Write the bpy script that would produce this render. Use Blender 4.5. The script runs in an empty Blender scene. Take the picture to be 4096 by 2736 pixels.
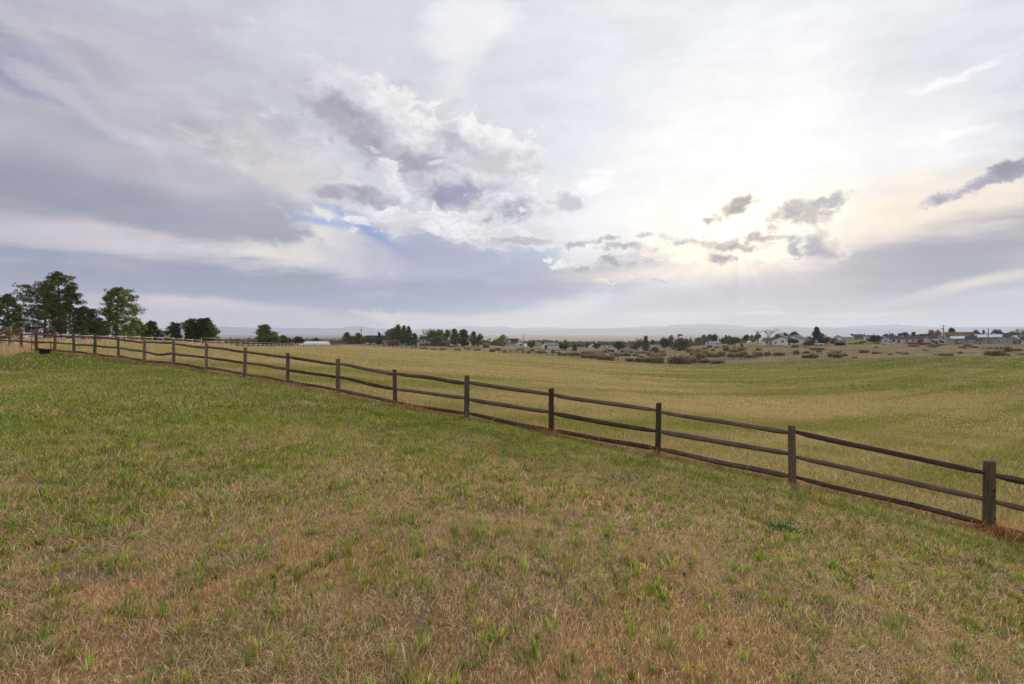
import bpy, math, random
import numpy as np
from mathutils import Vector, Matrix

random.seed(7)
RNG = np.random.default_rng(11)
scene = bpy.context.scene
COL = scene.collection
PI = math.pi

# ------------------------------------------------------------------ camera facts
F, CX, CY, EYE = 1820.4, 2048.0, 1368.0, 1.6       # 16 mm lens on a 36 mm sensor, in 4096-pixel units


def xz(px, Z):
    """plan position of a bearing at forward distance Z"""
    return (px - CX) / F * Z


def zat(py, Z):
    return EYE - (py - CY) / F * Z


# ------------------------------------------------------------------ numpy noise
def _h(ix, iy, seed):
    with np.errstate(over='ignore'):
        n = (ix.astype(np.int64) * 374761393 + iy.astype(np.int64) * 668265263 + seed * 1274126177).astype(np.uint64)
        n = (n ^ (n >> np.uint64(13))) * np.uint64(1274126177)
        n = n ^ (n >> np.uint64(16))
    return (n & np.uint64(0xffff)).astype(np.float64) / 65535.0


def vnoise(x, y, seed=0):
    x = np.asarray(x, float); y = np.asarray(y, float)
    ix = np.floor(x); iy = np.floor(y)
    fx = x - ix; fy = y - iy
    fx = fx * fx * (3 - 2 * fx); fy = fy * fy * (3 - 2 * fy)
    a = _h(ix, iy, seed); b = _h(ix + 1, iy, seed); c = _h(ix, iy + 1, seed); d = _h(ix + 1, iy + 1, seed)
    return (a * (1 - fx) + b * fx) * (1 - fy) + (c * (1 - fx) + d * fx) * fy


def fbm(x, y, seed=0, octs=4):
    s = 0.0; a = 0.5; t = 0.0
    for k in range(octs):
        s = s + a * vnoise(x * 2 ** k + 17.3 * k, y * 2 ** k - 9.1 * k, seed + k)
        t += a; a *= 0.5
    return s / t


def sstep(a, b, x):
    t = np.clip((x - a) / (b - a), 0, 1)
    return t * t * (3 - 2 * t)


# ------------------------------------------------------------------ custom properties
def tag(o, label=None, cat=None, group=None, kind=None):
    if label: o['label'] = label
    if cat: o['category'] = cat
    if group: o['group'] = group
    if kind: o['kind'] = kind
    return o


def empty(name, loc, rz=0.0, label=None, cat=None, group=None):
    o = bpy.data.objects.new(name, None)
    o.empty_display_size = 0.3
    COL.objects.link(o)
    o.location = loc
    o.rotation_euler = (0, 0, rz)
    return tag(o, label, cat, group)


def link(name, me, parent=None, mat=None):
    if mat is not None and not me.materials:
        me.materials.append(mat)
    o = bpy.data.objects.new(name, me)
    COL.objects.link(o)
    if parent is not None:
        o.parent = parent
    return o


KIDS = {}


def copy_tree(o, parent=None):
    c = o.copy()
    COL.objects.link(c)
    if parent is not None:
        c.parent = parent
    for ch in list(o.children):
        copy_tree(ch, c)
    return c


# ------------------------------------------------------------------ small mesh builder
class MB:
    def __init__(s):
        s.v = []; s.f = []

    def quad(s, *p):
        n = len(s.v); s.v += [tuple(q) for q in p]; s.f.append(tuple(range(n, n + len(p))))
        return s

    def box(s, x0, x1, y0, y1, z0, z1):
        n = len(s.v)
        s.v += [(x0, y0, z0), (x1, y0, z0), (x1, y1, z0), (x0, y1, z0), (x0, y0, z1), (x1, y0, z1), (x1, y1, z1), (x0, y1, z1)]
        for f in ((0, 3, 2, 1), (4, 5, 6, 7), (0, 1, 5, 4), (1, 2, 6, 5), (2, 3, 7, 6), (3, 0, 4, 7)):
            s.f.append(tuple(n + i for i in f))
        return s

    def prism(s, poly, a0, a1, axis='y'):
        """extrude a 2-D outline (u,z) along an axis: axis y -> u is x, axis x -> u is y"""
        n = len(s.v); k = len(poly)
        for a in (a0, a1):
            for (u, z) in poly:
                s.v.append((u, a, z) if axis == 'y' else (a, u, z))
        s.f.append(tuple(n + i for i in range(k)))
        s.f.append(tuple(n + k + i for i in reversed(range(k))))
        for i in range(k):
            j = (i + 1) % k
            s.f.append((n + i, n + k + i, n + k + j, n + j))
        return s

    def tube(s, p0, p1, r0, r1=None, n=8, cap=True):
        if r1 is None: r1 = r0
        p0 = Vector(p0); p1 = Vector(p1)
        d = (p1 - p0)
        if d.length < 1e-6: return s
        d.normalize()
        a = d.orthogonal().normalized(); b = d.cross(a)
        k = len(s.v)
        for p, r in ((p0, r0), (p1, r1)):
            for i in range(n):
                t = 2 * PI * i / n
                s.v.append(tuple(p + a * (r * math.cos(t)) + b * (r * math.sin(t))))
        for i in range(n):
            j = (i + 1) % n
            s.f.append((k + i, k + j, k + n + j, k + n + i))
        if cap:
            s.f.append(tuple(k + i for i in reversed(range(n))))
            s.f.append(tuple(k + n + i for i in range(n)))
        return s

    def path(s, pts, radii, n=8):
        """a smooth tube through points"""
        k0 = len(s.v)
        pts = [Vector(p) for p in pts]
        ref = None
        for i, p in enumerate(pts):
            d = (pts[min(i + 1, len(pts) - 1)] - pts[max(i - 1, 0)]).normalized()
            if ref is None: ref = d.orthogonal().normalized()
            a = (ref - d * ref.dot(d)).normalized(); ref = a
            b = d.cross(a)
            r = radii[i] if hasattr(radii, '__len__') else radii
            for q in range(n):
                t = 2 * PI * q / n
                s.v.append(tuple(p + a * (r * math.cos(t)) + b * (r * math.sin(t))))
        for i in range(len(pts) - 1):
            for q in range(n):
                w = (q + 1) % n
                s.f.append((k0 + i * n + q, k0 + i * n + w, k0 + (i + 1) * n + w, k0 + (i + 1) * n + q))
        s.f.append(tuple(k0 + q for q in reversed(range(n))))
        e = k0 + (len(pts) - 1) * n
        s.f.append(tuple(e + q for q in range(n)))
        return s

    def mesh(s, name, mat, smooth=False):
        me = bpy.data.meshes.new(name)
        me.from_pydata(s.v, [], s.f)
        me.materials.append(mat)
        if smooth:
            me.polygons.foreach_set('use_smooth', [True] * len(me.polygons))
        me.update()
        return me

    def build(s, name, mat, parent=None, smooth=False):
        return link(name, s.mesh(name, mat, smooth), parent)


def np_mesh(name, verts, faces_list, mat, cols=None, smooth=False):
    """verts (n,3); faces_list: list of int arrays (m,k); cols (n,3) per-vertex base colour"""
    me = bpy.data.meshes.new(name)
    nv = len(verts)
    me.vertices.add(nv)
    me.vertices.foreach_set('co', np.ascontiguousarray(verts, dtype=np.float32).ravel())
    loops = np.concatenate([f.ravel() for f in faces_list]).astype(np.int32)
    tot = np.concatenate([np.full(len(f), f.shape[1], np.int32) for f in faces_list])
    start = np.concatenate([[0], np.cumsum(tot)[:-1]]).astype(np.int32)
    me.loops.add(len(loops)); me.loops.foreach_set('vertex_index', loops)
    me.polygons.add(len(tot)); me.polygons.foreach_set('loop_start', start)
    try: me.polygons.foreach_set('loop_total', tot)
    except Exception: pass
    if smooth: me.polygons.foreach_set('use_smooth', np.ones(len(tot), bool))
    if cols is not None:
        at = me.attributes.new('Col', 'FLOAT_COLOR', 'POINT')
        c = np.ones((nv, 4), np.float32); c[:, :3] = cols
        at.data.foreach_set('color', c.ravel())
    me.materials.append(mat)
    me.update(calc_edges=True)
    return me


# ------------------------------------------------------------------ materials
def new_mat(name):
    m = bpy.data.materials.new(name); m.use_nodes = True
    nt = m.node_tree; nt.nodes.clear()
    out = nt.nodes.new('ShaderNodeOutputMaterial')
    return m, nt, out


def N(nt, kind, **kw):
    n = nt.nodes.new(kind)
    for k, v in kw.items():
        if k in n.inputs: n.inputs[k].default_value = v
        else: setattr(n, k, v)
    return n


def mixc(nt, blend, fac, a, b):
    n = nt.nodes.new('ShaderNodeMix'); n.data_type = 'RGBA'; n.blend_type = blend
    for i, v in ((0, fac), (6, a), (7, b)):
        if isinstance(v, bpy.types.NodeSocket): nt.links.new(v, n.inputs[i])
        elif i == 0: n.inputs[0].default_value = v
        else: n.inputs[i].default_value = (*v, 1) if len(v) == 3 else v
    return n.outputs[2]


def noise_node(nt, vec, scale, detail=4, rough=0.6, dims='3D'):
    n = nt.nodes.new('ShaderNodeTexNoise'); n.noise_dimensions = dims
    n.inputs['Scale'].default_value = scale; n.inputs['Detail'].default_value = detail
    n.inputs['Roughness'].default_value = rough
    if vec is not None: nt.links.new(vec, n.inputs['Vector'])
    return n


def ramp(nt, sock, a, b, va=0.0, vb=1.0):
    n = nt.nodes.new('ShaderNodeMapRange'); n.clamp = True
    n.inputs[1].default_value = a; n.inputs[2].default_value = b
    n.inputs[3].default_value = va; n.inputs[4].default_value = vb
    nt.links.new(sock, n.inputs[0])
    return n.outputs[0]


def paint(name, rgb, rough=0.7, var=0.25, scale=1.5, stretch=(1, 1, 1), metal=0.0, bump=0.0, bscale=20, rgb2=None, spec=0.3):
    """a plain material with a worn, uneven tone"""
    m, nt, out = new_mat(name)
    tc = N(nt, 'ShaderNodeTexCoord')
    mp = N(nt, 'ShaderNodeMapping'); mp.inputs['Scale'].default_value = stretch
    nt.links.new(tc.outputs['Object'], mp.inputs['Vector'])
    n1 = noise_node(nt, mp.outputs[0], scale, 6, 0.65)
    f = ramp(nt, n1.outputs['Fac'], 0.3, 0.7)
    c2 = rgb2 if rgb2 else tuple(max(0, c * (1 - var)) for c in rgb)
    base = mixc(nt, 'MIX', f, c2, rgb)
    b = N(nt, 'ShaderNodeBsdfPrincipled')
    nt.links.new(base, b.inputs['Base Color'])
    b.inputs['Roughness'].default_value = rough; b.inputs['Metallic'].default_value = metal
    b.inputs['Specular IOR Level'].default_value = spec
    if bump > 0:
        n2 = noise_node(nt, mp.outputs[0], bscale, 4, 0.6)
        bp = N(nt, 'ShaderNodeBump'); bp.inputs['Strength'].default_value = bump; bp.inputs['Distance'].default_value = 0.02
        nt.links.new(n2.outputs['Fac'], bp.inputs['Height']); nt.links.new(bp.outputs[0], b.inputs['Normal'])
    nt.links.new(b.outputs[0], out.inputs['Surface'])
    return m


def lap(name, rgb, axis='Z', per=5.0, var=0.18, rough=0.6):
    """boards or courses: thin grooves across an axis, with a soft tonal variation"""
    m, nt, out = new_mat(name)
    tc = N(nt, 'ShaderNodeTexCoord')
    sp = N(nt, 'ShaderNodeSeparateXYZ'); nt.links.new(tc.outputs['Object'], sp.inputs[0])
    mu = N(nt, 'ShaderNodeMath', operation='MULTIPLY'); nt.links.new(sp.outputs[axis], mu.inputs[0]); mu.inputs[1].default_value = per
    fr = N(nt, 'ShaderNodeMath', operation='FRACT'); nt.links.new(mu.outputs[0], fr.inputs[0])
    g = ramp(nt, fr.outputs[0], 0.0, 0.18, 0.55, 1.0)
    n1 = noise_node(nt, tc.outputs['Object'], 1.3, 5)
    v = ramp(nt, n1.outputs['Fac'], 0.3, 0.7, 1 - var, 1.0)
    mm = N(nt, 'ShaderNodeMath', operation='MULTIPLY'); nt.links.new(g, mm.inputs[0]); nt.links.new(v, mm.inputs[1])
    c = mixc(nt, 'MULTIPLY', 1.0, rgb, (1, 1, 1))
    n = nt.nodes[-1]
    sc = N(nt, 'ShaderNodeVectorMath', operation='SCALE'); nt.links.new(c, sc.inputs[0]); nt.links.new(mm.outputs[0], sc.inputs['Scale'])
    b = N(nt, 'ShaderNodeBsdfPrincipled'); nt.links.new(sc.outputs[0], b.inputs['Base Color'])
    b.inputs['Roughness'].default_value = rough; b.inputs['Specular IOR Level'].default_value = 0.3
    nt.links.new(b.outputs[0], out.inputs['Surface'])
    return m


def leafy(name, transl=0.3, vary=0.12, tint=(1, 1, 1)):
    """vertex-coloured thin foliage: diffuse plus light coming through"""
    m, nt, out = new_mat(name)
    a = N(nt, 'ShaderNodeAttribute'); a.attribute_name = 'Col'
    oi = N(nt, 'ShaderNodeObjectInfo')
    v = ramp(nt, oi.outputs['Random'], 0, 1, 1 - vary, 1 + vary)
    c = mixc(nt, 'MULTIPLY', 1.0, a.outputs['Color'], tint)
    sc = N(nt, 'ShaderNodeVectorMath', operation='SCALE'); nt.links.new(c, sc.inputs[0]); nt.links.new(v, sc.inputs['Scale'])
    d = N(nt, 'ShaderNodeBsdfDiffuse'); nt.links.new(sc.outputs[0], d.inputs['Color'])
    t = N(nt, 'ShaderNodeBsdfTranslucent'); nt.links.new(sc.outputs[0], t.inputs['Color'])
    mx = N(nt, 'ShaderNodeMixShader'); mx.inputs[0].default_value = transl
    nt.links.new(d.outputs[0], mx.inputs[1]); nt.links.new(t.outputs[0], mx.inputs[2])
    nt.links.new(mx.outputs[0], out.inputs['Surface'])
    return m


def timber(name, dark, light, axis='X', knots=True, rust=None):
    """weathered round timber; the grain runs along one local axis"""
    m, nt, out = new_mat(name)
    tc = N(nt, 'ShaderNodeTexCoord'); oi = N(nt, 'ShaderNodeObjectInfo')
    ad = N(nt, 'ShaderNodeVectorMath', operation='MULTIPLY_ADD')
    cv = N(nt, 'ShaderNodeCombineXYZ')
    for i in range(3): nt.links.new(oi.outputs['Random'], cv.inputs[i])
    nt.links.new(cv.outputs[0], ad.inputs[0]); ad.inputs[1].default_value = (37, 53, 71); nt.links.new(tc.outputs['Object'], ad.inputs[2])
    mp = N(nt, 'ShaderNodeMapping')
    mp.inputs['Scale'].default_value = (0.06, 1, 1) if axis == 'X' else (1, 1, 0.06)
    nt.links.new(ad.outputs[0], mp.inputs['Vector'])
    g = noise_node(nt, mp.outputs[0], 45, 6, 0.7)
    p = noise_node(nt, ad.outputs[0], 2.2, 5, 0.65)
    f1 = ramp(nt, g.outputs['Fac'], 0.36, 0.64)
    f2 = ramp(nt, p.outputs['Fac'], 0.3, 0.72)
    mm = N(nt, 'ShaderNodeMath', operation='MULTIPLY_ADD'); nt.links.new(f1, mm.inputs[0]); mm.inputs[1].default_value = 0.6
    h = N(nt, 'ShaderNodeMath', operation='MULTIPLY'); nt.links.new(f2, h.inputs[0]); h.inputs[1].default_value = 0.4
    nt.links.new(h.outputs[0], mm.inputs[2])
    c = mixc(nt, 'MIX', mm.outputs[0], dark, light)
    val = ramp(nt, oi.outputs['Random'], 0, 1, 0.6, 1.45)
    sc = N(nt, 'ShaderNodeVectorMath', operation='SCALE'); nt.links.new(c, sc.inputs[0]); nt.links.new(val, sc.inputs['Scale'])
    c = sc.outputs[0]
    if knots:
        vo = N(nt, 'ShaderNodeTexVoronoi'); vo.inputs['Scale'].default_value = 5.5; nt.links.new(ad.outputs[0], vo.inputs['Vector'])
        k = ramp(nt, vo.outputs['Distance'], 0.07, 0.15, 0.15, 1.0)
        s2 = N(nt, 'ShaderNodeVectorMath', operation='SCALE'); nt.links.new(c, s2.inputs[0]); nt.links.new(k, s2.inputs['Scale'])
        c = s2.outputs[0]
    b = N(nt, 'ShaderNodeBsdfPrincipled'); nt.links.new(c, b.inputs['Base Color'])
    b.inputs['Roughness'].default_value = 0.85; b.inputs['Specular IOR Level'].default_value = 0.15
    bp = N(nt, 'ShaderNodeBump'); bp.inputs['Strength'].default_value = 0.7; bp.inputs['Distance'].default_value = 0.01
    nt.links.new(g.outputs['Fac'], bp.inputs['Height']); nt.links.new(bp.outputs[0], b.inputs['Normal'])
    nt.links.new(b.outputs[0], out.inputs['Surface'])
    return m


M = {}
M['post'] = timber('weathered_post', (0.044, 0.032, 0.022), (0.185, 0.135, 0.088), 'Z')
M['post_grey'] = timber('greyed_post', (0.075, 0.062, 0.046), (0.27, 0.225, 0.165), 'Z')
M['rail'] = timber('weathered_rail', (0.042, 0.029, 0.023), (0.215, 0.15, 0.115), 'X')
M['post_brown'] = timber('stained_post', (0.15, 0.062, 0.022), (0.33, 0.165, 0.07), 'Z')
M['pale_post'] = timber('pale_post', (0.24, 0.20, 0.155), (0.46, 0.40, 0.32), 'Z', False)
M['pale_rail'] = timber('pale_rail', (0.26, 0.21, 0.165), (0.50, 0.43, 0.35), 'X', False)
M['dark_post'] = timber('dark_post', (0.04, 0.032, 0.024), (0.12, 0.095, 0.07), 'Z', False)
M['pole'] = timber('pole_wood', (0.10, 0.075, 0.05), (0.24, 0.185, 0.125), 'Z', False)
M['log'] = timber('old_log', (0.12, 0.09, 0.07), (0.30, 0.25, 0.20), 'X')
M['log_brown'] = timber('old_brown_log', (0.17, 0.08, 0.035), (0.34, 0.19, 0.09), 'X')
M['bark'] = paint('bark', (0.17, 0.115, 0.085), 0.95, 0.5, 3.0, (1, 1, 0.3), bump=0.6, bscale=9)
M['bark_pale'] = paint('pale_bark', (0.40, 0.32, 0.27), 0.95, 0.35, 3.0, (1, 1, 0.3), bump=0.5, bscale=9)
M['bark_grey'] = paint('grey_bark', (0.20, 0.165, 0.14), 0.95, 0.4, 3.0, (1, 1, 0.3))
M['twig'] = paint('twig', (0.20, 0.155, 0.13), 0.95, 0.3)
M['leaf'] = leafy('foliage', 0.3)
M['blade'] = leafy('grass_blades', 0.38, 0.0)
M['glass'] = paint('window_glass', (0.035, 0.04, 0.05), 0.08, 0.2, 0.6, spec=0.6)
M['white'] = paint('white_paint', (0.72, 0.72, 0.74), 0.55, 0.12)
M['cream'] = paint('cream_paint', (0.62, 0.57, 0.47), 0.6, 0.12)
M['black'] = paint('black_plastic', (0.012, 0.012, 0.014), 0.45, 0.3)
M['rubber'] = paint('tyre_rubber', (0.02, 0.02, 0.022), 0.8, 0.3)
M['steel'] = paint('grey_metal', (0.42, 0.43, 0.45), 0.4, 0.2, metal=0.6)
M['darkmetal'] = paint('dark_metal', (0.07, 0.075, 0.08), 0.5, 0.3, metal=0.4)
# ------------------------------------------------------------------ the lie of the land
# main fence: bearing of each post's foot, and its height on the slope
FK = [(-1, 5004, None), (0, 3955, 2130), (1, 3170, 1934), (2, 2631, 1823), (3, 2205, 1741), (4, 1867, 1676), (5, 1581, 1625),
      (6, 1353, 1576), (7, 1152, 1540), (8, 979, 1509), (9, 827, 1485), (10, 696, 1463), (11, 578, 1453), (12, 475, 1437),
      (13, 380, 1424), (14, 297, 1417), (15, 219, 1410), (16, 146, 1404), (17, 86, 1399), (18, 40, 1396), (19, -20, 1392)]
FZ = {k: 7.02 + 1.182 * k for k, _, _ in FK}
FENCE = []                                            # (k, X, Y, ground height)
for k, px, py in FK:
    Z = FZ[k]
    if py is None: FENCE.append((k, xz(px, Z), Z, -1.72)); continue
    FENCE.append((k, xz(px, Z), Z, zat(py, Z)))

ctrl = []                                             # (X, Y, h)
def G(px, Z, py=None, h=None):
    ctrl.append((xz(px, Z), Z, zat(py, Z) if h is None else h))

for k, X, Y, h in FENCE:
    ctrl.append((X, Y, h))
for a in (-55, -30, -10, 10, 30, 55):
    ctrl.append((0.7 * math.sin(math.radians(a)), 0.7 * math.cos(math.radians(a)), 0.0))
for a, h in ((-52, .06), (-25, .0), (0, -.08), (25, -.2), (50, -.33)):
    ctrl.append((3 * math.sin(math.radians(a)), 3 * math.cos(math.radians(a)), h))
G(0, 10, h=.32); G(0, 18, h=.62); G(800, 7, h=.08); G(800, 12, h=.27); G(1500, 8, h=-.17); G(2048, 6.5, h=-.3); G(2600, 6, h=-.48); G(3300, 5.5, h=-.66)
# the mown field beyond it
for px, Z, py in ((235, 45.6, 1378), (450, 53.4, 1377), (728, 67, 1381), (844, 79.6, 1386), (1064, 103.5, 1388), (1210, 129, 1388),
                  (1390, 187, 1381), (1516, 175, 1388), (1690, 165, 1398), (2000, 165, 1411), (2150, 160, 1419), (2312, 150, 1434), (2500, 148, 1447),
                  (2700, 150, 1457), (2900, 148, 1456), (3100, 140, 1451), (3300, 135, 1444), (3500, 130, 1437), (3800, 126, 1427),
                  (4096, 125, 1425), (4700, 118, 1424)):
    G(px, Z, py)
G(-60, 38, h=1.25); G(1390, 28, h=.12); G(1390, 60, h=.25); G(1390, 110, h=.3); G(2048, 30, h=-.95); G(2048, 60, h=-1.45); G(2048, 105, h=-1.95)
G(2700, 25, h=-1.75); G(2700, 60, h=-3.2); G(2700, 100, h=-4.5)
G(3200, 20, h=-2.1); G(3200, 40, h=-3.2); G(3200, 80, h=-4.4); G(4096, 12, h=-2.0); G(4096, 25, h=-2.9); G(4096, 50, h=-3.5); G(4096, 85, h=-3.3)
G(4900, 30, h=-2.8); G(4900, 70, h=-3.0)
# scrub slope, yards and road behind
for px, Z, py in ((2831, 162, 1449), (2809, 185, 1423), (2763, 240, 1401), (2950, 205, 1392), (3100, 222, 1383), (3165, 225, 1383),
                  (3265, 215, 1383), (3360, 215, 1381), (3450, 215, 1379), (3536, 215, 1376), (3670, 205, 1378), (3774, 205, 1380),
                  (3850, 200, 1378), (4000, 200, 1376), (4096, 200, 1376), (4600, 200, 1376), (3365, 350, 1361), (3430, 400, 1360),
                  (3700, 320, 1368), (4000, 320, 1366), (4600, 320, 1366), (2860, 330, 1377), (2986, 330, 1372), (3120, 330, 1374),
                  (2000, 262, 1388), (2345, 228, 1413), (2094, 205, 1411), (2040, 330, 1382), (2075, 320, 1385), (2200, 300, 1397), (2620, 300, 1412),
                  (2515, 290, 1410), (2725, 280, 1403), (2660, 330, 1397), (2473, 270, 1409), (2389, 330, 1397), (1640, 240, 1385),
                  (1585, 190, 1384), (1800, 240, 1385), (1900, 230, 1388), (1446, 232, 1378), (1250, 220, 1386), (1000, 160, 1388), (1000, 300, 1390),
                  (0, 80, 1374), (230, 85, 1374), (470, 88, 1374), (800, 98, 1376), (230, 150, 1380), (600, 200, 1384), (-400, 90, 1373)):
    G(px, Z, py)
# valley and the plain rising to the mountains
for px in (-700, 0, 450, 900, 1300):
    for Z, py in ((500, 1384), (900, 1375), (1500, 1363), (2400, 1353), (4500, 1344), (8000, 1337), (14000, 1333)): G(px, Z, py)
for px in (1750, 2200, 2600, 2900):
    for Z, py in ((500, 1390), (900, 1379), (1500, 1368), (2400, 1358), (4500, 1346), (8000, 1337), (14000, 1334)): G(px, Z, py)
for px in (3300, 3700, 4096, 4700):
    for Z, py in ((700, 1375), (1500, 1370), (2400, 1362), (4500, 1349), (8000, 1341), (14000, 1337)): G(px, Z, py)


def qcoord(X, Y):
    r = np.hypot(X, Y)
    az = np.degrees(np.arctan2(X, Y))
    az = np.where(az > 90, 180 - az, np.where(az < -90, -180 - az, az))
    az = np.clip(az, -62, 62)
    return az / 24.0, np.log(np.maximum(r, 0.35))


_c = np.array(ctrl)
_qx, _qy = qcoord(_c[:, 0], _c[:, 1])
_P = np.stack([_qx, _qy], 1)


def _kern(d2):
    return 0.5 * d2 * np.log(np.maximum(d2, 1e-12))


_n = len(_P)
# heights grow with distance: fit height / (r + 6) so that the far plain does not swamp the garden slope
_w = 1.0 / (np.exp(_P[:, 1]) + 6.0)
_A = np.zeros((_n + 3, _n + 3))
_d2 = ((_P[:, None, :] - _P[None]) ** 2).sum(-1)
_A[:_n, :_n] = _kern(_d2) + np.eye(_n) * 2e-3
_A[:_n, _n] = 1; _A[:_n, _n + 1:] = _P
_A[_n:, :_n] = _A[:_n, _n:].T
_b = np.zeros(_n + 3); _b[:_n] = _c[:, 2] * _w
_sol = np.linalg.solve(_A, _b)


def h_exact(X, Y):
    X = np.asarray(X, float); Y = np.asarray(Y, float)
    sh = X.shape; X = X.ravel(); Y = Y.ravel()
    qx, qy = qcoord(X, Y)
    o = np.zeros(len(X))
    for i in range(0, len(X), 20000):
        a = qx[i:i + 20000, None] - _P[None, :, 0]; b = qy[i:i + 20000, None] - _P[None, :, 1]
        o[i:i + 20000] = _kern(a * a + b * b) @ _sol[:_n] + _sol[_n] + _sol[_n + 1] * qx[i:i + 20000] + _sol[_n + 2] * qy[i:i + 20000]
    r = np.exp(qy)
    o = o * (r + 6.0)
    o += (fbm(X * 0.45, Y * 0.45, 5, 3) - 0.5) * 0.07 * sstep(1, 6, r) * (1 - sstep(40, 90, r))
    o += (fbm(X * 0.05, Y * 0.05, 9, 3) - 0.5) * 0.0028 * r * sstep(170, 260, r) * (1 - sstep(2500, 6000, r))
    return o.reshape(sh)


# one polar sheet: dense in front, coarse behind
AZ = np.concatenate([np.arange(-180, -66, 6.0), np.arange(-66, 66.01, 0.33), np.arange(72, 180.1, 6.0)])
LR = np.linspace(math.log(0.35), math.log(16500), 434)
_az, _lr = np.meshgrid(np.radians(AZ), LR)
GX = np.exp(_lr) * np.sin(_az); GY = np.exp(_lr) * np.cos(_az)
GH = h_exact(GX, GY)
GH[:, -1] = GH[:, 0]


def hgt(X, Y):
    """height of the ground sheet (bilinear on the same grid the sheet is made from)"""
    X = np.asarray(X, float); Y = np.asarray(Y, float)
    az = np.degrees(np.arctan2(X, Y)); lr = np.log(np.maximum(np.hypot(X, Y), 0.36))
    i = np.clip(np.searchsorted(AZ, az, side='right') - 1, 0, len(AZ) - 2)
    fa = (az - AZ[i]) / (AZ[i + 1] - AZ[i])
    t = (lr - LR[0]) / (LR[1] - LR[0]); j = np.clip(t.astype(int) if hasattr(t, 'astype') else int(t), 0, len(LR) - 2); ft = t - j
    return (GH[j, i] * (1 - fa) + GH[j, i + 1] * fa) * (1 - ft) + (GH[j + 1, i] * (1 - fa) + GH[j + 1, i + 1] * fa) * ft


def g1(X, Y): return float(hgt(np.array([X]), np.array([Y]))[0])


def spot(px, Z, sink=0.0):
    X = xz(px, Z)
    return (X, Z, g1(X, Z) - sink)


def ground_hit(px, py, z0=100.0, z1=420.0):
    """forward distance at which the ground is seen along a bearing"""
    Zs = np.linspace(z0, z1, 900)
    X = (px - CX) / F * Zs
    y = CY - (hgt(X, Zs) - EYE) / Zs * F
    run = np.minimum.accumulate(y)
    idx = np.nonzero(run <= py)[0]
    return float(Zs[idx[0]]) if len(idx) else float(Zs[np.argmin(np.abs(y - py))])


# ------------------------------------------------------------------ what grows where
_f = np.array([(X, Y) for _, X, Y, _ in FENCE])[::-1]      # from far left to near right


def fence_dist(X, Y):
    """signed distance to the main fence: positive on the field side"""
    d0 = _f[-1] - _f[0]; L = np.hypot(*d0); d0 = d0 / L
    nrm = np.array([-d0[1], d0[0]])
    if nrm[1] < 0: nrm = -nrm
    tt = (_f - _f[0]) @ d0; off = (_f - _f[0]) @ nrm
    t = (X - _f[0][0]) * d0[0] + (Y - _f[0][1]) * d0[1]
    n = (X - _f[0][0]) * nrm[0] + (Y - _f[0][1]) * nrm[1]
    return n - np.interp(t, tt, off)


_fe = np.array([(-900, 30), (-60, 38), (235, 45.6), (450, 53.4), (728, 67), (844, 79.6), (1064, 103.5), (1210, 129), (1390, 187), (1516, 176), (1690, 166),
                (2000, 166), (2150, 161), (2312, 151), (2500, 149), (2700, 149), (2900, 147), (3100, 139), (3300, 134), (3500, 129), (3800, 126), (4096, 125), (4900, 118)], float)
_feaz = np.degrees(np.arctan((_fe[:, 0] - CX) / F)); _fer = _fe[:, 1] / np.cos(np.radians(_feaz))


def field_end(X, Y):
    """metres past the far edge of the mown field (negative inside it)"""
    az = np.degrees(np.arctan2(X, Y))
    return np.hypot(X, Y) - np.interp(az, _feaz, _fer)


def masks(X, Y):
    r = np.hypot(X, Y); fd = fence_dist(X, Y); fe = field_end(X, Y)
    az = np.degrees(np.arctan2(X, Y))
    big = fbm(X * 0.35, Y * 0.35, 21, 4); mid = fbm(X * 1.3, Y * 1.3, 22, 3)
    lawn = (fd < 0)
    # lawn: green takes over with distance from the dry patch where the photographer stands
    g = sstep(3.2, 10.0, r + (big - .5) * 5.5 + (mid - .5) * 2.0 - 0.025 * (az + 10)) * (0.55 + 0.7 * (big - .25))
    g = np.clip(g + 0.25 * sstep(-20, -42, az) * sstep(7, 13, r), 0, 1)
    strip = np.exp(-((fd + 1.15) / 0.75) ** 2) * sstep(6, 9, r)
    g = np.clip(g + strip * (0.2 + 0.8 * big), 0, 1)
    # field: straw with green showing through along the mowing lines
    u = X * 0.84 + Y * 0.54; v = -X * 0.54 + Y * 0.84
    rows = fbm(u * 0.035, v * 0.42, 31, 4)
    gf = np.clip(0.44 + (rows - .5) * 2.8 + (big - .5) * 0.9, 0, 1) * (0.9 - 0.25 * sstep(60, 140, r))
    gf = np.clip(gf + 0.58 * sstep(4, 32, az) * sstep(30, 70, r), 0, 1)
    gf = np.clip(gf + .28 * (1 - sstep(12, 30, r)), 0, 1)
    gf = gf * (1 - 0.45 * sstep(12, -28, az) * sstep(14, 40, r)) * (1 - 0.3 * sstep(0, -30, az) * sstep(60, 110, r))
    return r, az, fd, fe, lawn, g, gf, big, mid


PATCH = [  # bearing, distance, half width across, half depth, colour, strength
    (2640, 150, 13, 2.6, (.14, .22, .035), .9), (3050, 213, 12, 6.5, (.10, .20, .03), 1.0), (2220, 275, 12, 10, (.13, .17, .05), .9),
    (2130, 262, 10, 8, (.13, .16, .05), .8), (3400, 240, 14, 14, (.22, .22, .08), .8), (3970, 188, 30, 5, (.24, .23, .09), .8),
    (3420, 172, 8, 4, (.16, .21, .06), .6), (1665, 148, 7, 1.6, (.24, .27, .07), .7), (1960, 215, 22, 10, (.34, .26, .16), .5),
    (2640, 240, 26, 14, (.27, .25, .11), .6), (2330, 250, 10, 14, (.2, .22, .08), .7), (3300, 128, 30, 5, (.22, .25, .055), .6),
    (3900, 112, 40, 14, (.21, .24, .05), .5)]


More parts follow.
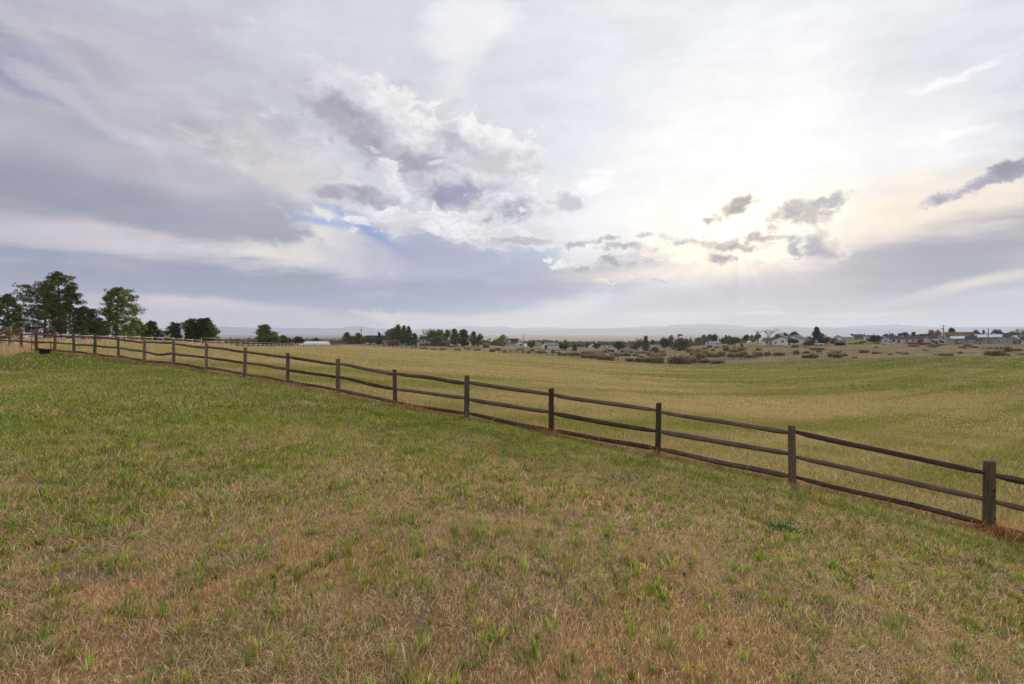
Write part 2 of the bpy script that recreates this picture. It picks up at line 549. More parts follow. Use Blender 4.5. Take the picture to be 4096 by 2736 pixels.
def ground_colour(X, Y):
    r, az, fd, fe, lawn, g, gf, big, mid = masks(X, Y)
    def c(*v): return np.array(v)[None, :]
    sh = X.shape
    m = lambda t: np.asarray(t)[..., None]
    straw = np.array([.42, .295, .175]); green = np.array([.19, .215, .055]); soil = np.array([.64, .36, .175])
    C = straw * (1 - m(g)) + green * m(g)
    s = sstep(.53, .66, fbm(X * 0.9, Y * 0.9, 41, 4)) * (1 - sstep(6, 11, r))
    C = C * (1 - m(s) * .75) + soil * m(s) * .75
    fstraw = np.array([.45, .35, .175]); fgreen = np.array([.235, .24, .058])
    Cf = fstraw * (1 - m(gf)) + fgreen * m(gf)
    C = np.where(m(lawn), C, Cf)
    line = .6 * np.exp(-(fd / (.12 + .25 * mid)) ** 2) * (r < 60)
    C = C * (1 - .8 * m(line)) + np.array([.44, .26, .12]) * .8 * m(line)
    # rough scrub beyond
    t1 = fbm(X * 0.12, Y * 0.12, 51, 4)
    scrub = np.array([.46, .34, .20]) * m(1 - sstep(.42, .62, t1)) + np.array([.32, .29, .145]) * m(sstep(.42, .62, t1))
    k = sstep(-1.0, 2.5, fe + (mid - .5) * 3)
    C = C * (1 - m(k)) + scrub * m(k)
    # the valley and the plain: bands of dry pasture, ploughland and tree cover
    pl = sstep(420, 900, r)
    b1 = fbm(X * 0.0011, Y * 0.0034, 61, 5)
    plain = np.array([.76, .53, .34]) * m(1 - b1) + np.array([.60, .46, .27]) * m(b1)
    b2 = sstep(.55, .68, fbm(X * 0.003, Y * 0.006, 67, 5))
    plain = plain * (1 - .45 * m(b2)) + np.array([.82, .64, .46]) * .45 * m(b2)
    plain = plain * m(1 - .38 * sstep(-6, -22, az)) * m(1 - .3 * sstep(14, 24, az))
    wood = (1 - sstep(1200, 2600, r)) * sstep(.36, .56, fbm(X * .004, Y * .004, 71, 4)) * (0.35 + .65 * sstep(2, -12, az))
    plain = plain * (1 - m(wood)) + np.array([.085, .105, .05]) * m(wood)
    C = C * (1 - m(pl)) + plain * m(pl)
    for px, Z, rx, ry, col, st in PATCH:
        cx = xz(px, Z); a = math.atan2(cx, Z)
        dx = (X - cx) * math.cos(a) - (Y - Z) * math.sin(a); dy = (X - cx) * math.sin(a) + (Y - Z) * math.cos(a)
        w = st * sstep(1.25, .75, np.hypot(dx / rx, dy / ry) + (mid - .5) * .5)
        C = C * (1 - m(w)) + np.array(col) * m(w)
    return C


def build_ground():
    m, nt, out = new_mat('ground_surface')
    a = N(nt, 'ShaderNodeAttribute'); a.attribute_name = 'Col'
    tc = N(nt, 'ShaderNodeTexCoord')
    n1 = noise_node(nt, tc.outputs['Object'], 22, 8, 0.75)
    n2 = noise_node(nt, tc.outputs['Object'], 1.1, 8, 0.7)
    n3 = noise_node(nt, tc.outputs['Object'], 0.16, 6, 0.7)
    v1 = ramp(nt, n1.outputs['Fac'], 0.3, 0.72, 0.55, 1.3)
    v2 = ramp(nt, n2.outputs['Fac'], 0.3, 0.72, 0.72, 1.22)
    v3 = ramp(nt, n3.outputs['Fac'], 0.32, 0.7, 0.82, 1.15)
    p = N(nt, 'ShaderNodeMath', operation='MULTIPLY'); nt.links.new(v1, p.inputs[0]); nt.links.new(v2, p.inputs[1])
    q = N(nt, 'ShaderNodeMath', operation='MULTIPLY'); nt.links.new(p.outputs[0], q.inputs[0]); nt.links.new(v3, q.inputs[1])
    sc = N(nt, 'ShaderNodeVectorMath', operation='SCALE'); nt.links.new(a.outputs['Color'], sc.inputs[0]); nt.links.new(q.outputs[0], sc.inputs['Scale'])
    b = N(nt, 'ShaderNodeBsdfDiffuse'); nt.links.new(sc.outputs[0], b.inputs['Color']); b.inputs['Roughness'].default_value = 0.9
    bp = N(nt, 'ShaderNodeBump'); bp.inputs['Strength'].default_value = 0.8; bp.inputs['Distance'].default_value = 0.05
    nt.links.new(n1.outputs['Fac'], bp.inputs['Height']); nt.links.new(bp.outputs[0], b.inputs['Normal'])
    nt.links.new(b.outputs[0], out.inputs['Surface'])
    nr, na = GX.shape
    v = np.stack([GX, GY, GH], -1).reshape(-1, 3)
    v = np.vstack([v, [[0, 0, GH[0].mean()]]])
    cols = np.vstack([ground_colour(GX, GY).reshape(-1, 3), [[.34, .25, .16]]])
    j, i = np.meshgrid(np.arange(nr - 1), np.arange(na - 1), indexing='ij')
    a0 = (j * na + i).ravel()
    quads = np.stack([a0, a0 + na, a0 + na + 1, a0 + 1], 1)
    ii = np.arange(na - 1)
    tris = np.stack([np.full(na - 1, nr * na), ii, ii + 1], 1)
    # face up
    me = np_mesh('ground', v, [quads, tris], m, cols, True)
    o = link('ground', me); tag(o, kind='structure')
    return o


ground = build_ground()


# ------------------------------------------------------------------ mountains
def ridge(name, pts, R, depth, seed, rgb, base_drop=120, rough=1.0):
    m, nt, out = new_mat(name + '_rock')
    tc = N(nt, 'ShaderNodeTexCoord')
    n1 = noise_node(nt, tc.outputs['Object'], 0.004, 8, 0.65)
    f = ramp(nt, n1.outputs['Fac'], 0.35, 0.65)
    c = mixc(nt, 'MIX', f, rgb, tuple(x * 1.9 for x in rgb))
    b = N(nt, 'ShaderNodeBsdfDiffuse'); nt.links.new(c, b.inputs['Color']); nt.links.new(b.outputs[0], out.inputs['Surface'])
    p = np.array(pts, float)
    az = np.radians(np.arange(-64, 64.01, 0.12))
    px = CX + F * np.tan(az)
    crest = np.interp(px, p[:, 0], p[:, 1])
    Zf = R * np.cos(az)
    hc = EYE - (crest - CY) / F * Zf
    hc = hc + (fbm(np.degrees(az) * 1.7, np.zeros_like(az), seed, 5) - .5) * 55 * rough
    T = np.linspace(-1, 1, 25)
    V = []
    foot = hgt(np.sin(az) * R, np.cos(az) * R) - base_drop
    for t in T:
        rr = R + t * depth
        sp = fbm(np.degrees(az) * 2.2 + 3 * t, np.full_like(az, t * 4.0), seed + 7, 5) - .5
        k = np.clip(1 - abs(t) ** 0.9, 0, 1)
        h = foot + (hc - foot) * k + sp * (hc - foot) * 0.55 * (k * (1 - k) * 4) * rough
        V.append(np.stack([np.sin(az) * rr, np.cos(az) * rr, h], -1))
    V = np.array(V); nr, na = V.shape[:2]
    j, i = np.meshgrid(np.arange(nr - 1), np.arange(na - 1), indexing='ij'); a0 = (j * na + i).ravel()
    q = np.stack([a0, a0 + 1, a0 + na + 1, a0 + na], 1)
    me = np_mesh(name, V.reshape(-1, 3), [q], m, None, True)
    return tag(link(name, me), kind='structure'), V[..., 2].max()


tops = []
o_, t_ = ridge('mountains', [(-900, 1308), (0, 1309), (450, 1311), (640, 1311), (820, 1311), (863, 1308), (920, 1307), (980, 1310), (1040, 1312), (1240, 1312), (1370, 1313), (1395, 1306), (1420, 1303), (1445, 1306),
                             (1470, 1310), (1500, 1313), (1560, 1315), (1650, 1318), (1750, 1322), (1850, 1318), (1950, 1320), (2040, 1321), (2090, 1327), (2160, 1322), (2230, 1318), (2370, 1313), (2420, 1314), (2475, 1310),
                             (2510, 1315), (2600, 1314), (2700, 1310), (2800, 1312), (3000, 1317), (3090, 1314), (3160, 1309), (3260, 1316), (3400, 1316), (3600, 1316), (3900, 1313), (4010, 1310), (4300, 1312), (6000, 1315)],
               11500, 1000, 3, (.05, .06, .085), rough=.5)
tops.append(t_)
o_, t_ = ridge('mountains', [(-900, 1315), (1500, 1318), (1650, 1319), (1700, 1315), (1747, 1310), (1770, 1313), (1830, 1308), (1850, 1306), (1880, 1304), (1940, 1308), (2000, 1306), (2012, 1305), (2040, 1310), (2060, 1314),
                             (2100, 1313), (2150, 1310), (2200, 1309), (2250, 1312), (2300, 1313), (2400, 1315), (2550, 1308), (2570, 1304), (2640, 1306), (2670, 1303), (2710, 1297), (2740, 1298), (2780, 1297), (2812, 1293), (2850, 1297),
                             (2890, 1297), (2950, 1303), (3000, 1307), (3030, 1310), (3070, 1308), (3120, 1303), (3160, 1302), (3200, 1308), (3260, 1311), (3300, 1306), (3340, 1311), (3400, 1305), (3470, 1303), (3500, 1300),
                             (3560, 1299), (3590, 1297), (3620, 1301), (3700, 1306), (3900, 1307), (4100, 1305), (6000, 1310)],
               14000, 1000, 13, (.055, .07, .095), rough=.5)
tops.append(t_)
# ------------------------------------------------------------------ grass: real blades
def blades(X, Y, h, w, lean, col, lift=0.0, flat=None):
    """arrays -> verts (n*5,3), quads, tris, colours.  lean = sideways travel of the tip"""
    n = len(X)
    z = hgt(X, Y) + lift
    yaw = RNG.uniform(0, 2 * PI, n); ly = RNG.uniform(0, 2 * PI, n)
    sx = np.cos(yaw) * w * .5; sy = np.sin(yaw) * w * .5
    lx = np.cos(ly) * lean; lyv = np.sin(ly) * lean
    return _blade(X, Y, z, h, sx, sy, lx, lyv, col)


def _blade(X, Y, z, h, sx, sy, lx, ly, col):
    n = len(X)
    V = np.zeros((n, 5, 3))
    V[:, 0] = np.stack([X - sx, Y - sy, z - .01], -1); V[:, 1] = np.stack([X + sx, Y + sy, z - .01], -1)
    mx, my, mz = X + lx * .38, Y + ly * .38, z + h * .62
    V[:, 2] = np.stack([mx - sx * .75, my - sy * .75, mz], -1); V[:, 3] = np.stack([mx + sx * .75, my + sy * .75, mz], -1)
    V[:, 4] = np.stack([X + lx, Y + ly, z + h], -1)
    b = np.arange(n)[:, None] * 5
    return V.reshape(-1, 3), b + np.array([[0, 1, 3, 2]]), b + np.array([[2, 3, 4]]), np.repeat(col, 5, 0)


class Bag:
    def __init__(s): s.V = []; s.Q = []; s.T = []; s.C = []; s.n = 0
    def add(s, V, Q, T, C):
        s.V.append(V); s.Q.append(Q + s.n); s.T.append(T + s.n); s.C.append(C); s.n += len(V)
    def build(s, name, mat):
        me = np_mesh(name, np.vstack(s.V), [np.vstack(s.Q), np.vstack(s.T)], mat, np.vstack(s.C))
        return link(name, me)


def fan(n, r0, r1, amax=61.0):
    """points spread evenly over a sector in front of the viewer"""
    r = np.sqrt(RNG.uniform(r0 * r0, r1 * r1, n)); a = np.radians(RNG.uniform(-amax, amax, n))
    return r * np.sin(a), r * np.cos(a)


def tone(n, base, v=.28, hue=.1):
    b = np.asarray(base, float)
    if b.ndim == 1: b = np.tile(b, (n, 1))
    k = np.clip(RNG.normal(1, v, (n, 1)), .45, 1.75)
    return np.clip(b * k * (1 + RNG.normal(0, hue, (n, 3))), .005, .9)


STRAW = np.array([[.78, .57, .32], [.64, .44, .235], [.48, .32, .165], [.86, .69, .42], [.62, .46, .31]])
GREEN = np.array([[.24, .315, .05], [.31, .37, .062], [.17, .25, .045], [.42, .41, .10]])


def pick(pal, n): return pal[RNG.integers(0, len(pal), n)]


lawn = Bag()
# 1 dead thatch lying on the ground close by
for n, r0, r1, L, W in ((270000, 1.4, 4.5, .052, .0033), (300000, 4.5, 10, .068, .0055), (120000, 10, 20, .10, .011)):
    X, Y = fan(n, r0, r1)
    r, az, fd, fe, lw, g, gf, big, mid = masks(X, Y)
    bare = sstep(.53, .66, fbm(X * 0.9, Y * 0.9, 41, 4)) * (1 - sstep(6, 11, r))
    clump = fbm(X * 3.1, Y * 3.1, 77, 3)
    keep = (fd < -.05) & (RNG.uniform(0, 1, n) > .66 * bare) & (RNG.uniform(0, 1, n) < np.clip(.20 + 2.2 * (clump - .32), .06, 1)) & (RNG.uniform(0, 1, n) > .35 * g)
    X, Y, g, bare = X[keep], Y[keep], g[keep], bare[keep]; n = len(X)
    ln = L * RNG.uniform(.45, 1.5, n) * (1 - .55 * bare)
    up = np.abs(RNG.normal(0, .22, n)) + .03
    lawn.add(*blades(X, Y, ln * np.sin(up) + .004, W * RNG.uniform(.6, 1.4, n), ln * np.cos(up), tone(n, pick(STRAW, n)), lift=RNG.uniform(.004, .022, n)))
# 2 short upright turf, straw or green according to the place
for n, r0, r1, H, W in ((220000, 1.4, 5, .040, .0036), (270000, 5, 11, .052, .0056), (280000, 11, 24, .060, .0105), (80000, 24, 44, .07, .021)):
    X, Y = fan(n, r0, r1)
    r, az, fd, fe, lw, g, gf, big, mid = masks(X, Y)
    cl = fbm(X * 2.3, Y * 2.3, 83, 3)
    keep = (fd < -.05) & (RNG.uniform(0, 1, n) < np.clip(.25 + .85 * g + (cl - .5), .1, 1))
    X, Y, g, mid, cl = X[keep], Y[keep], g[keep], mid[keep], cl[keep]; n = len(X)
    isg = RNG.uniform(0, 1, n) < np.clip(.24 + .64 * g + (mid - .5) * 1.1, .05, .93)
    base = np.where(isg[:, None], pick(GREEN, n), pick(STRAW, n))
    hh = H * RNG.uniform(.5, 1.5, n)
    lawn.add(*blades(X, Y, hh, W * RNG.uniform(.7, 1.4, n), hh * RNG.uniform(.25, 1.1, n), tone(n, base, .17)))
# 3 separate fresh green tufts in the dry patch
nt_ = 19000
X, Y = fan(nt_, 2.0, 12.5)
r, az, fd, fe, lw, g, gf, big, mid = masks(X, Y)
k = (fd < -.1) & (RNG.uniform(0, 1, nt_) < .40 + .5 * (fbm(X * .8, Y * .8, 91, 3) - .25) + .2 * sstep(3, 8, r))
X, Y, rr = X[k], Y[k], r[k]
per = 15
S = RNG.lognormal(-.42, .34, len(X))
cx = np.repeat(X, per); cy = np.repeat(Y, per); ss = np.repeat(S, per); n = len(cx)
a = RNG.uniform(0, 2 * PI, n); q = np.abs(RNG.normal(0, .030, n)) * ss
hh = .080 * ss * RNG.uniform(.45, 1.3, n); ln = hh * RNG.uniform(.12, .75, n)
tc_ = np.repeat(tone(len(X), pick(GREEN, len(X)), .18), per, 0)
isd = RNG.uniform(0, 1, n) < .07
cc = np.where(isd[:, None], pick(STRAW, n), tc_)
xx = cx + np.cos(a) * q; yy = cy + np.sin(a) * q
yaw = RNG.uniform(0, 2 * PI, n); w = .0068 * RNG.uniform(.6, 1.3, n) * (1 + .05 * np.repeat(rr, per))
lawn.add(*_blade(xx, yy, hgt(xx, yy), hh, np.cos(yaw) * w / 2, np.sin(yaw) * w / 2, np.cos(a) * ln, np.sin(a) * ln, tone(n, cc, .14)))
o = lawn.build('lawn_grass', M['blade'])
tag(o, 'short patchy grass, dry and brown in front and greener towards the fence', 'grass', kind='stuff')

# 4 the mown field over the fence
fld = Bag()
FST = np.array([[.61, .475, .24], [.53, .41, .205], [.69, .56, .305], [.44, .34, .165]])
FGR = np.array([[.27, .29, .065], [.34, .335, .085], [.22, .25, .055], [.40, .37, .12]])
for n, r0, r1, H, W in ((150000, 6, 15, .10, .010), (300000, 13, 30, .10, .014), (330000, 28, 62, .10, .026), (190000, 60, 125, .11, .062), (60000, 120, 215, .14, .15)):
    X, Y = fan(n, r0, r1)
    r, az, fd, fe, lw, g, gf, big, mid = masks(X, Y)
    keep = (fd > .12) & (fe < 0)
    X, Y, gf, mid = X[keep], Y[keep], gf[keep], mid[keep]; n = len(X)
    isg = RNG.uniform(0, 1, n) < np.clip(gf * .78 + (mid - .5) * .7 + .04, .03, .92)
    base = np.where(isg[:, None], pick(FGR, n), pick(FST, n))
    hh = H * RNG.uniform(.45, 1.35, n)
    fld.add(*blades(X, Y, hh, W * RNG.uniform(.6, 1.5, n), hh * RNG.uniform(.2, 1.2, n), tone(n, base * .55 + .45 * np.where(np.ones((n, 1)) > 0, FST.mean(0) * (1 - gf[:, None]) + FGR.mean(0) * gf[:, None], 0), .13)))
o = fld.build('field_grass', M['blade'])
tag(o, 'mown straw and green grass of the wide field beyond the rail fence', 'grass', kind='stuff')

# 5 orange dry grass left standing under the rails, and one taller clump
dry = Bag()
ORG = np.array([[.60, .31, .12], [.68, .42, .19], [.48, .25, .10], [.72, .53, .29]])
ks = [f for f in FENCE]
px_ = np.array([f[1] for f in ks]); py_ = np.array([f[2] for f in ks])
n = 56000
t = (len(ks) - 1.001) * RNG.uniform(0, 1, n) ** 1.7
i = t.astype(int); fr = t - i
X = px_[i] * (1 - fr) + px_[i + 1] * fr; Y = py_[i] * (1 - fr) + py_[i + 1] * fr
dn = np.array([-(py_[1] - py_[0]), px_[1] - px_[0]]); dn = dn / np.hypot(*dn)
off = RNG.normal(0, .10, n) * (1 + 1.4 * (RNG.uniform(0, 1, n) < .3))
X = X + dn[0] * off; Y = Y + dn[1] * off
cl = fbm(t * 2.1, t * 0, 5, 3)
post = np.minimum(fr, 1 - fr)
k = RNG.uniform(0, 1, n) < np.clip(1.9 * (cl - .3) + .5 * np.exp(-(post / .06) ** 2), .12, 1)
X, Y, cl = X[k], Y[k], cl[k]; n = len(X)
hh = (.045 + .15 * np.clip(cl - .35, 0, 1)) * RNG.uniform(.4, 1.5, n)
tl = RNG.uniform(0, 1, n) < .05
hh = np.where(tl, hh * 2.2, hh) * (1 + .45 * (np.hypot(X, Y) < 14))
dry.add(*blades(X, Y, hh, .0055 * RNG.uniform(.7, 1.5, n) * (1 + .02 * np.hypot(X, Y)), hh * RNG.uniform(.4, 1.6, n), tone(n, pick(ORG, n), .22)))
for kq, Xp, Yp, hp_ in FENCE:                           # ragged tufts round the posts
    n = 70
    a = RNG.uniform(0, 2 * PI, n); q = .07 + np.abs(RNG.normal(0, .07, n))
    X = Xp + np.cos(a) * q; Y = Yp + np.sin(a) * q; hh = RNG.uniform(.06, .24, n)
    gr = RNG.uniform(0, 1, n) < .35
    dry.add(*blades(X, Y, hh, .006 * (1 + .03 * np.hypot(X, Y)), hh * RNG.uniform(.2, .8, n), tone(n, np.where(gr[:, None], pick(GREEN, n), pick(ORG, n)), .2)))
n = 380                                                # the taller clump behind the rail
c0 = np.array([xz(2140, 10.9), 10.9])
X = c0[0] + RNG.normal(0, .13, n); Y = c0[1] + RNG.normal(0, .09, n)
hh = RNG.uniform(.12, .30, n)
dry.add(*blades(X, Y, hh, .006 * np.ones(n), hh * RNG.uniform(.2, .8, n), tone(n, pick(ORG, n), .2)))
o = dry.build('dry_grass', M['blade'])
tag(o, 'orange dry grass left uncut under the rails of the fence', 'grass', kind='stuff')

# 6 tall tan grass by the old logs at the far left, and along the pale fence
tall = Bag()
TAN = np.array([[.68, .50, .30], [.58, .41, .24], [.76, .60, .38], [.50, .35, .21]])
n = 11000
px = RNG.uniform(-330, 165, n); Z = RNG.uniform(21.5, 37, n) - .004 * px
X = (px - CX) / F * Z; Y = Z
fd = fence_dist(X, Y)
k = (fd > -3.0 + 3.4 * np.clip((px - 20) / 110, 0, 1)) & (fd < 3) & (RNG.uniform(0, 1, n) < .25 + .9 * fbm(X * .9, Y * .9, 15, 3) - .3 * np.clip(px / 190, 0, 1))
X, Y = X[k], Y[k]; n = len(X)
hh = RNG.uniform(.18, .62, n) * (1 - .4 * np.clip(px[k] / 165, 0, 1))
tall.add(*blades(X, Y, hh, .016 * RNG.uniform(.6, 1.4, n), hh * RNG.uniform(.15, .7, n), tone(n, pick(TAN, n), .22)))
n = 16000
t = RNG.uniform(0, 1, n); Z = 36 + 44 * t; px = 1785 - 29300 / (Z / 2.41)
X = (px - CX) / F * Z + RNG.normal(-.5, .9, n); Y = Z + RNG.normal(0, .5, n)
hh = RNG.uniform(.25, .75, n) * (.35 + 1.0 * fbm(X * .5, Y * .5, 19, 3))
tall.add(*blades(X, Y, hh, .03 * RNG.uniform(.6, 1.4, n), hh * RNG.uniform(.15, .6, n), tone(n, pick(TAN, n), .22)))
o = tall.build('tall_dry_grass', M['blade'])
tag(o, 'tall tan dead grass around the old logs and along the pale fence', 'grass', kind='stuff')

# 7 tussocks and low sage over the rough slope beyond the field
sc = Bag()
SCR = np.array([[.50, .38, .22], [.44, .33, .19], [.36, .32, .17], [.29, .29, .14], [.54, .42, .26], [.30, .23, .15]])
n = 90000
X, Y = fan(n, 118, 330, 54)
r, az, fd, fe, lw, g, gf, big, mid = masks(X, Y)
d = fbm(X * .16, Y * .16, 55, 4)
lawnish = np.zeros(n)
for px, Z, rx, ry, col, st in PATCH:
    cx = xz(px, Z); lawnish = np.maximum(lawnish, (np.hypot((X - cx) / rx, (Y - Z) / ry) < 1.0) * st)
k = (fe > .3) & (RNG.uniform(0, 1, n) < np.clip(2.2 * (d - .28), .05, 1)) & (lawnish < .65)
X, Y, r = X[k], Y[k], r[k]; n = len(X)
ci = np.clip((fbm(X * .22, Y * .22, 57, 3) * 9 - 2 + RNG.normal(0, 1.1, n)).astype(int), 0, 5)
hh = RNG.uniform(.10, .36, n)
sc.add(*blades(X, Y, hh, hh * RNG.uniform(.3, .9, n), hh * RNG.uniform(.1, .9, n), tone(n, SCR[ci], .2)))
o = sc.build('scrub', M['blade'])
tag(o, 'tan tussocks and grey green sage over the rough slope beyond the field', 'scrub', kind='stuff')
# ------------------------------------------------------------------ the post and rail fence
PH = 1.07                                              # post height above ground


def post_mesh(name, r, h, mat, seed, n=12):
    rd = random.Random(seed); mb = MB()
    rings = [(-.25, 1.03), (0.0, 1.02), (h * .35, 1.0), (h * .7, .985), (h - .02, .97), (h, .90)]
    ph = rd.uniform(0, 6)
    for z, s in rings:
        for i in range(n):
            t = 2 * PI * i / n
            q = r * s * (1 + .035 * math.sin(2 * t + ph) + .02 * math.sin(5 * t + ph * 2) + rd.uniform(-.012, .012))
            mb.v.append((q * math.cos(t), q * math.sin(t), z + (.012 * math.cos(t + ph) if z == h else 0)))
    for j in range(len(rings) - 1):
        for i in range(n):
            k = (i + 1) % n
            mb.f.append((j * n + i, j * n + k, (j + 1) * n + k, (j + 1) * n + i))
    e = (len(rings) - 1) * n
    mb.v.append((0, 0, h + .006)); c = len(mb.v) - 1
    for i in range(n): mb.f.append((e + i, e + (i + 1) % n, c))
    me = mb.mesh(name, mat, True)
    for p in me.polygons[-n:]: p.use_smooth = False
    return me


def rail_obj(p0, p1, r, mat, parent, seed, sag=0.0, n=10, segs=12):
    rd = random.Random(seed)
    p0 = Vector(p0); p1 = Vector(p1); d = p1 - p0; L = d.length
    pts = []; rad = []; taper = rd.choice((-1.5, 1.5))
    wob = [rd.uniform(-.010, .010) for _ in range(4)]
    for i in range(segs + 1):
        t = i / segs
        x = (t - .5) * L
        y = wob[0] * math.sin(PI * t) + wob[1] * math.sin(2 * PI * t)
        z = wob[2] * math.sin(2 * PI * t) + wob[3] * math.sin(3 * PI * t) - sag * math.sin(PI * t)
        e = min(t, 1 - t) * L
        pts.append((x, y, z)); rad.append(r * (1 + .10 * (t - .5) * taper + rd.uniform(-.05, .05)) * (0.62 + .38 * min(1, e / .13)))
    mb = MB(); mb.path(pts, rad, n)
    o = mb.build('rail', mat, parent, True)
    o.rotation_mode = 'QUATERNION'
    o.rotation_quaternion = Vector((1, 0, 0)).rotation_difference(d.normalized())
    return o, (p0 + p1) / 2


fx, fy, fz = FENCE[8][1], FENCE[8][2], FENCE[8][3]
fence = empty('rail_fence', (fx, fy, fz), 0, 'dark weathered three rail wooden fence running across the grass from near right to far left', 'fence')
base = Vector((fx, fy, fz))
rd = random.Random(4)
R_POST = {0: .073, 1: .062, 2: .058, 3: .061, 4: .071, 5: .066, 6: .068, 7: .064, -1: .07}
posts = []
for k, X, Y, h in FENCE:
    hg = g1(X, Y)
    brown = k in (15, 16, 17, 18, 19)
    r = R_POST.get(k, .064 + rd.uniform(-.004, .006)) * (1.12 if brown else 1)
    ph = PH + {0: .02, 4: .03}.get(k, 0) + rd.uniform(-.025, .025) + (.05 if brown else 0)
    me = post_mesh('post', r, ph, M['post_brown'] if brown else M['post_grey' if k > 7 or k == 4 else 'post'], 100 + k)
    o = link('post', me, fence)
    o.location = Vector((X, Y, hg)) - base
    o.rotation_euler = (rd.uniform(-.028, .028), rd.uniform(-.028, .028), rd.uniform(0, 6))
    if brown: o['label'] = 'orange brown stained fence post'
    posts.append((Vector((X, Y, hg)), ph, r))
for i in range(len(posts) - 1):
    a, ha, ra = posts[i]; b, hb, rb = posts[i + 1]
    k = FENCE[i][0]
    dirn = (b - a); dirn.z = 0; dirn.normalize()
    for lv, fr in enumerate((.865, .485, .115)):
        if lv == 2 and k >= 16: continue
        za = a.z + PH * fr + rd.uniform(-.022, .022); zb = b.z + PH * fr + rd.uniform(-.028, .018)
        p0 = Vector((a.x, a.y, za)) + dirn * (ra * .55); p1 = Vector((b.x, b.y, zb)) - dirn * (rb * .55)
        sag = .085 if (k == 10 and lv == 1) else rd.uniform(-.008, .02)
        if lv == 2: sag += -.25 * (g1((a.x + b.x) / 2, (a.y + b.y) / 2) - (a.z + b.z) / 2) * .8
        o, mid = rail_obj(p0, p1, .047 + rd.uniform(-.004, .004), M['rail'], fence, 300 + i * 7 + lv, sag)
        o.location = mid - base
bpy.context.view_layer.update()


def simple_fence(name, label, P, ph, rp, rr, levels, pm, rm, group=None, skip=()):
    """P: list of plan points of the posts"""
    root = empty(name, (P[0][0], P[0][1], g1(*P[0])), 0, label, 'fence', group)
    b = Vector(root.location); pts = []
    pmesh = [post_mesh('post', rp * s, ph, pm, 40 + i, 6) for i, s in enumerate((1, 1.1, .92))]
    for i, (X, Y) in enumerate(P):
        h = g1(X, Y)
        o = link('post', pmesh[i % 3], root)
        o.location = Vector((X, Y, h)) - b
        o.rotation_euler = (rd.uniform(-.03, .03), rd.uniform(-.03, .03), 0)
        o.scale = (1, 1, 1 + rd.uniform(-.06, .06))
        pts.append(Vector((X, Y, h)))
    if rr > 0:
        for lv in levels:                               # one long run of rail per level
            mb = MB()
            for i in range(len(pts) - 1):
                if i in skip: continue
                a = pts[i] - b + Vector((0, 0, lv + rd.uniform(-.04, .04))); c = pts[i + 1] - b + Vector((0, 0, lv + rd.uniform(-.04, .04)))
                m_ = (a + c) / 2 - Vector((0, 0, rd.uniform(0, .06)))
                mb.path([a, m_, c], rr, 6)
            mb.build('rail', rm, root, True)
    return root


vp = 1785
PA = []
for k in range(-4, 12):
    Z = (18.9 + k) * 2.41; px = vp - 29300 / (18.9 + k)
    PA.append((xz(px, Z), Z))
simple_fence('pale_rail_fence', 'pale bare wood rail fence in front of the left pines', PA, 1.08, .075, .05, (.95, .52, .10), M['pale_post'], M['pale_rail'])
PB = []
for k in range(0, 45):
    Z = (33 + k) * 2.41; px = 1795 - 31400 / (33 + k)
    PB.append((xz(px, Z), Z))
simple_fence('dark_rail_fence', 'thin brown rail fence along the far left edge of the field', PB, 1.1, .085, .048, (.95, .5, .1), M['dark_post'], M['pale_rail'])
# the short braced panel where the two meet
PG = [(xz(797, 77), 77.5), (xz(833, 78.5), 80.5), (xz(868, 82), 84)]
simple_fence('corner_fence', 'short taller rail panel set back where the pale and the brown fences meet', PG, 1.6, .09, .05, (1.45, .85), M['pale_post'], M['pale_rail'])
ctl = np.array([(1396, 187), (1445, 184), (1516, 177), (1607, 171), (1700, 167)], float)
xs = [1396, 1412, 1429, 1445, 1463, 1480, 1497, 1516, 1534, 1552, 1570, 1589, 1607, 1626, 1645, 1664, 1683, 1702]
PC = [(xz(x, np.interp(x, ctl[:, 0], ctl[:, 1])), float(np.interp(x, ctl[:, 0], ctl[:, 1]))) for x in xs]
simple_fence('dark_post_fence', 'dark post and rail fence crossing in front of the red shed', PC, 1.7, .10, .05, (1.5, .8), M['dark_post'], M['dark_post'])
xs = [2001, 2020, 2043, 2066, 2090, 2113, 2137, 2162, 2186, 2210, 2235, 2260, 2285, 2312, 2338, 2364, 2390, 2417, 2445, 2474, 2501, 2530, 2560]
PD = [(xz(x, float(np.interp(x, _fe[:, 0], _fe[:, 1])) + 1.2), float(np.interp(x, _fe[:, 0], _fe[:, 1])) + 1.2) for x in xs]
simple_fence('dark_post_fence', 'dark post and rail fence at the field edge below the green roofed barn', PD, 1.25, .11, .045, (1.05, .45), M['dark_post'], M['dark_post'])
xs = [2832, 2864, 2896, 2929, 2963, 2997, 3031, 3066, 3101, 3137, 3174, 3211, 3248, 3285, 3324, 3363]
ys = [1449, 1447, 1444, 1442, 1440, 1437, 1434, 1430, 1427, 1424, 1421, 1418, 1418, 1419, 1418, 1417]
PE = []
for x, y in zip(xs, ys):
    Z = ground_hit(x, y, 120, 260); Z = min(max(Z, 150), 190); PE.append((xz(x, Z), Z))
zs = np.array([p[1] for p in PE]); zs = np.convolve(np.pad(zs, 2, 'edge'), np.ones(5) / 5, 'valid')
PE = [(xz(x, z), float(z)) for x, z in zip(xs, zs)]
simple_fence('ranch_fence', 'dark post fence with thin rails crossing the brush below the white house', PE, 1.3, .09, .028, (1.1, .6), M['dark_post'], M['dark_post'])

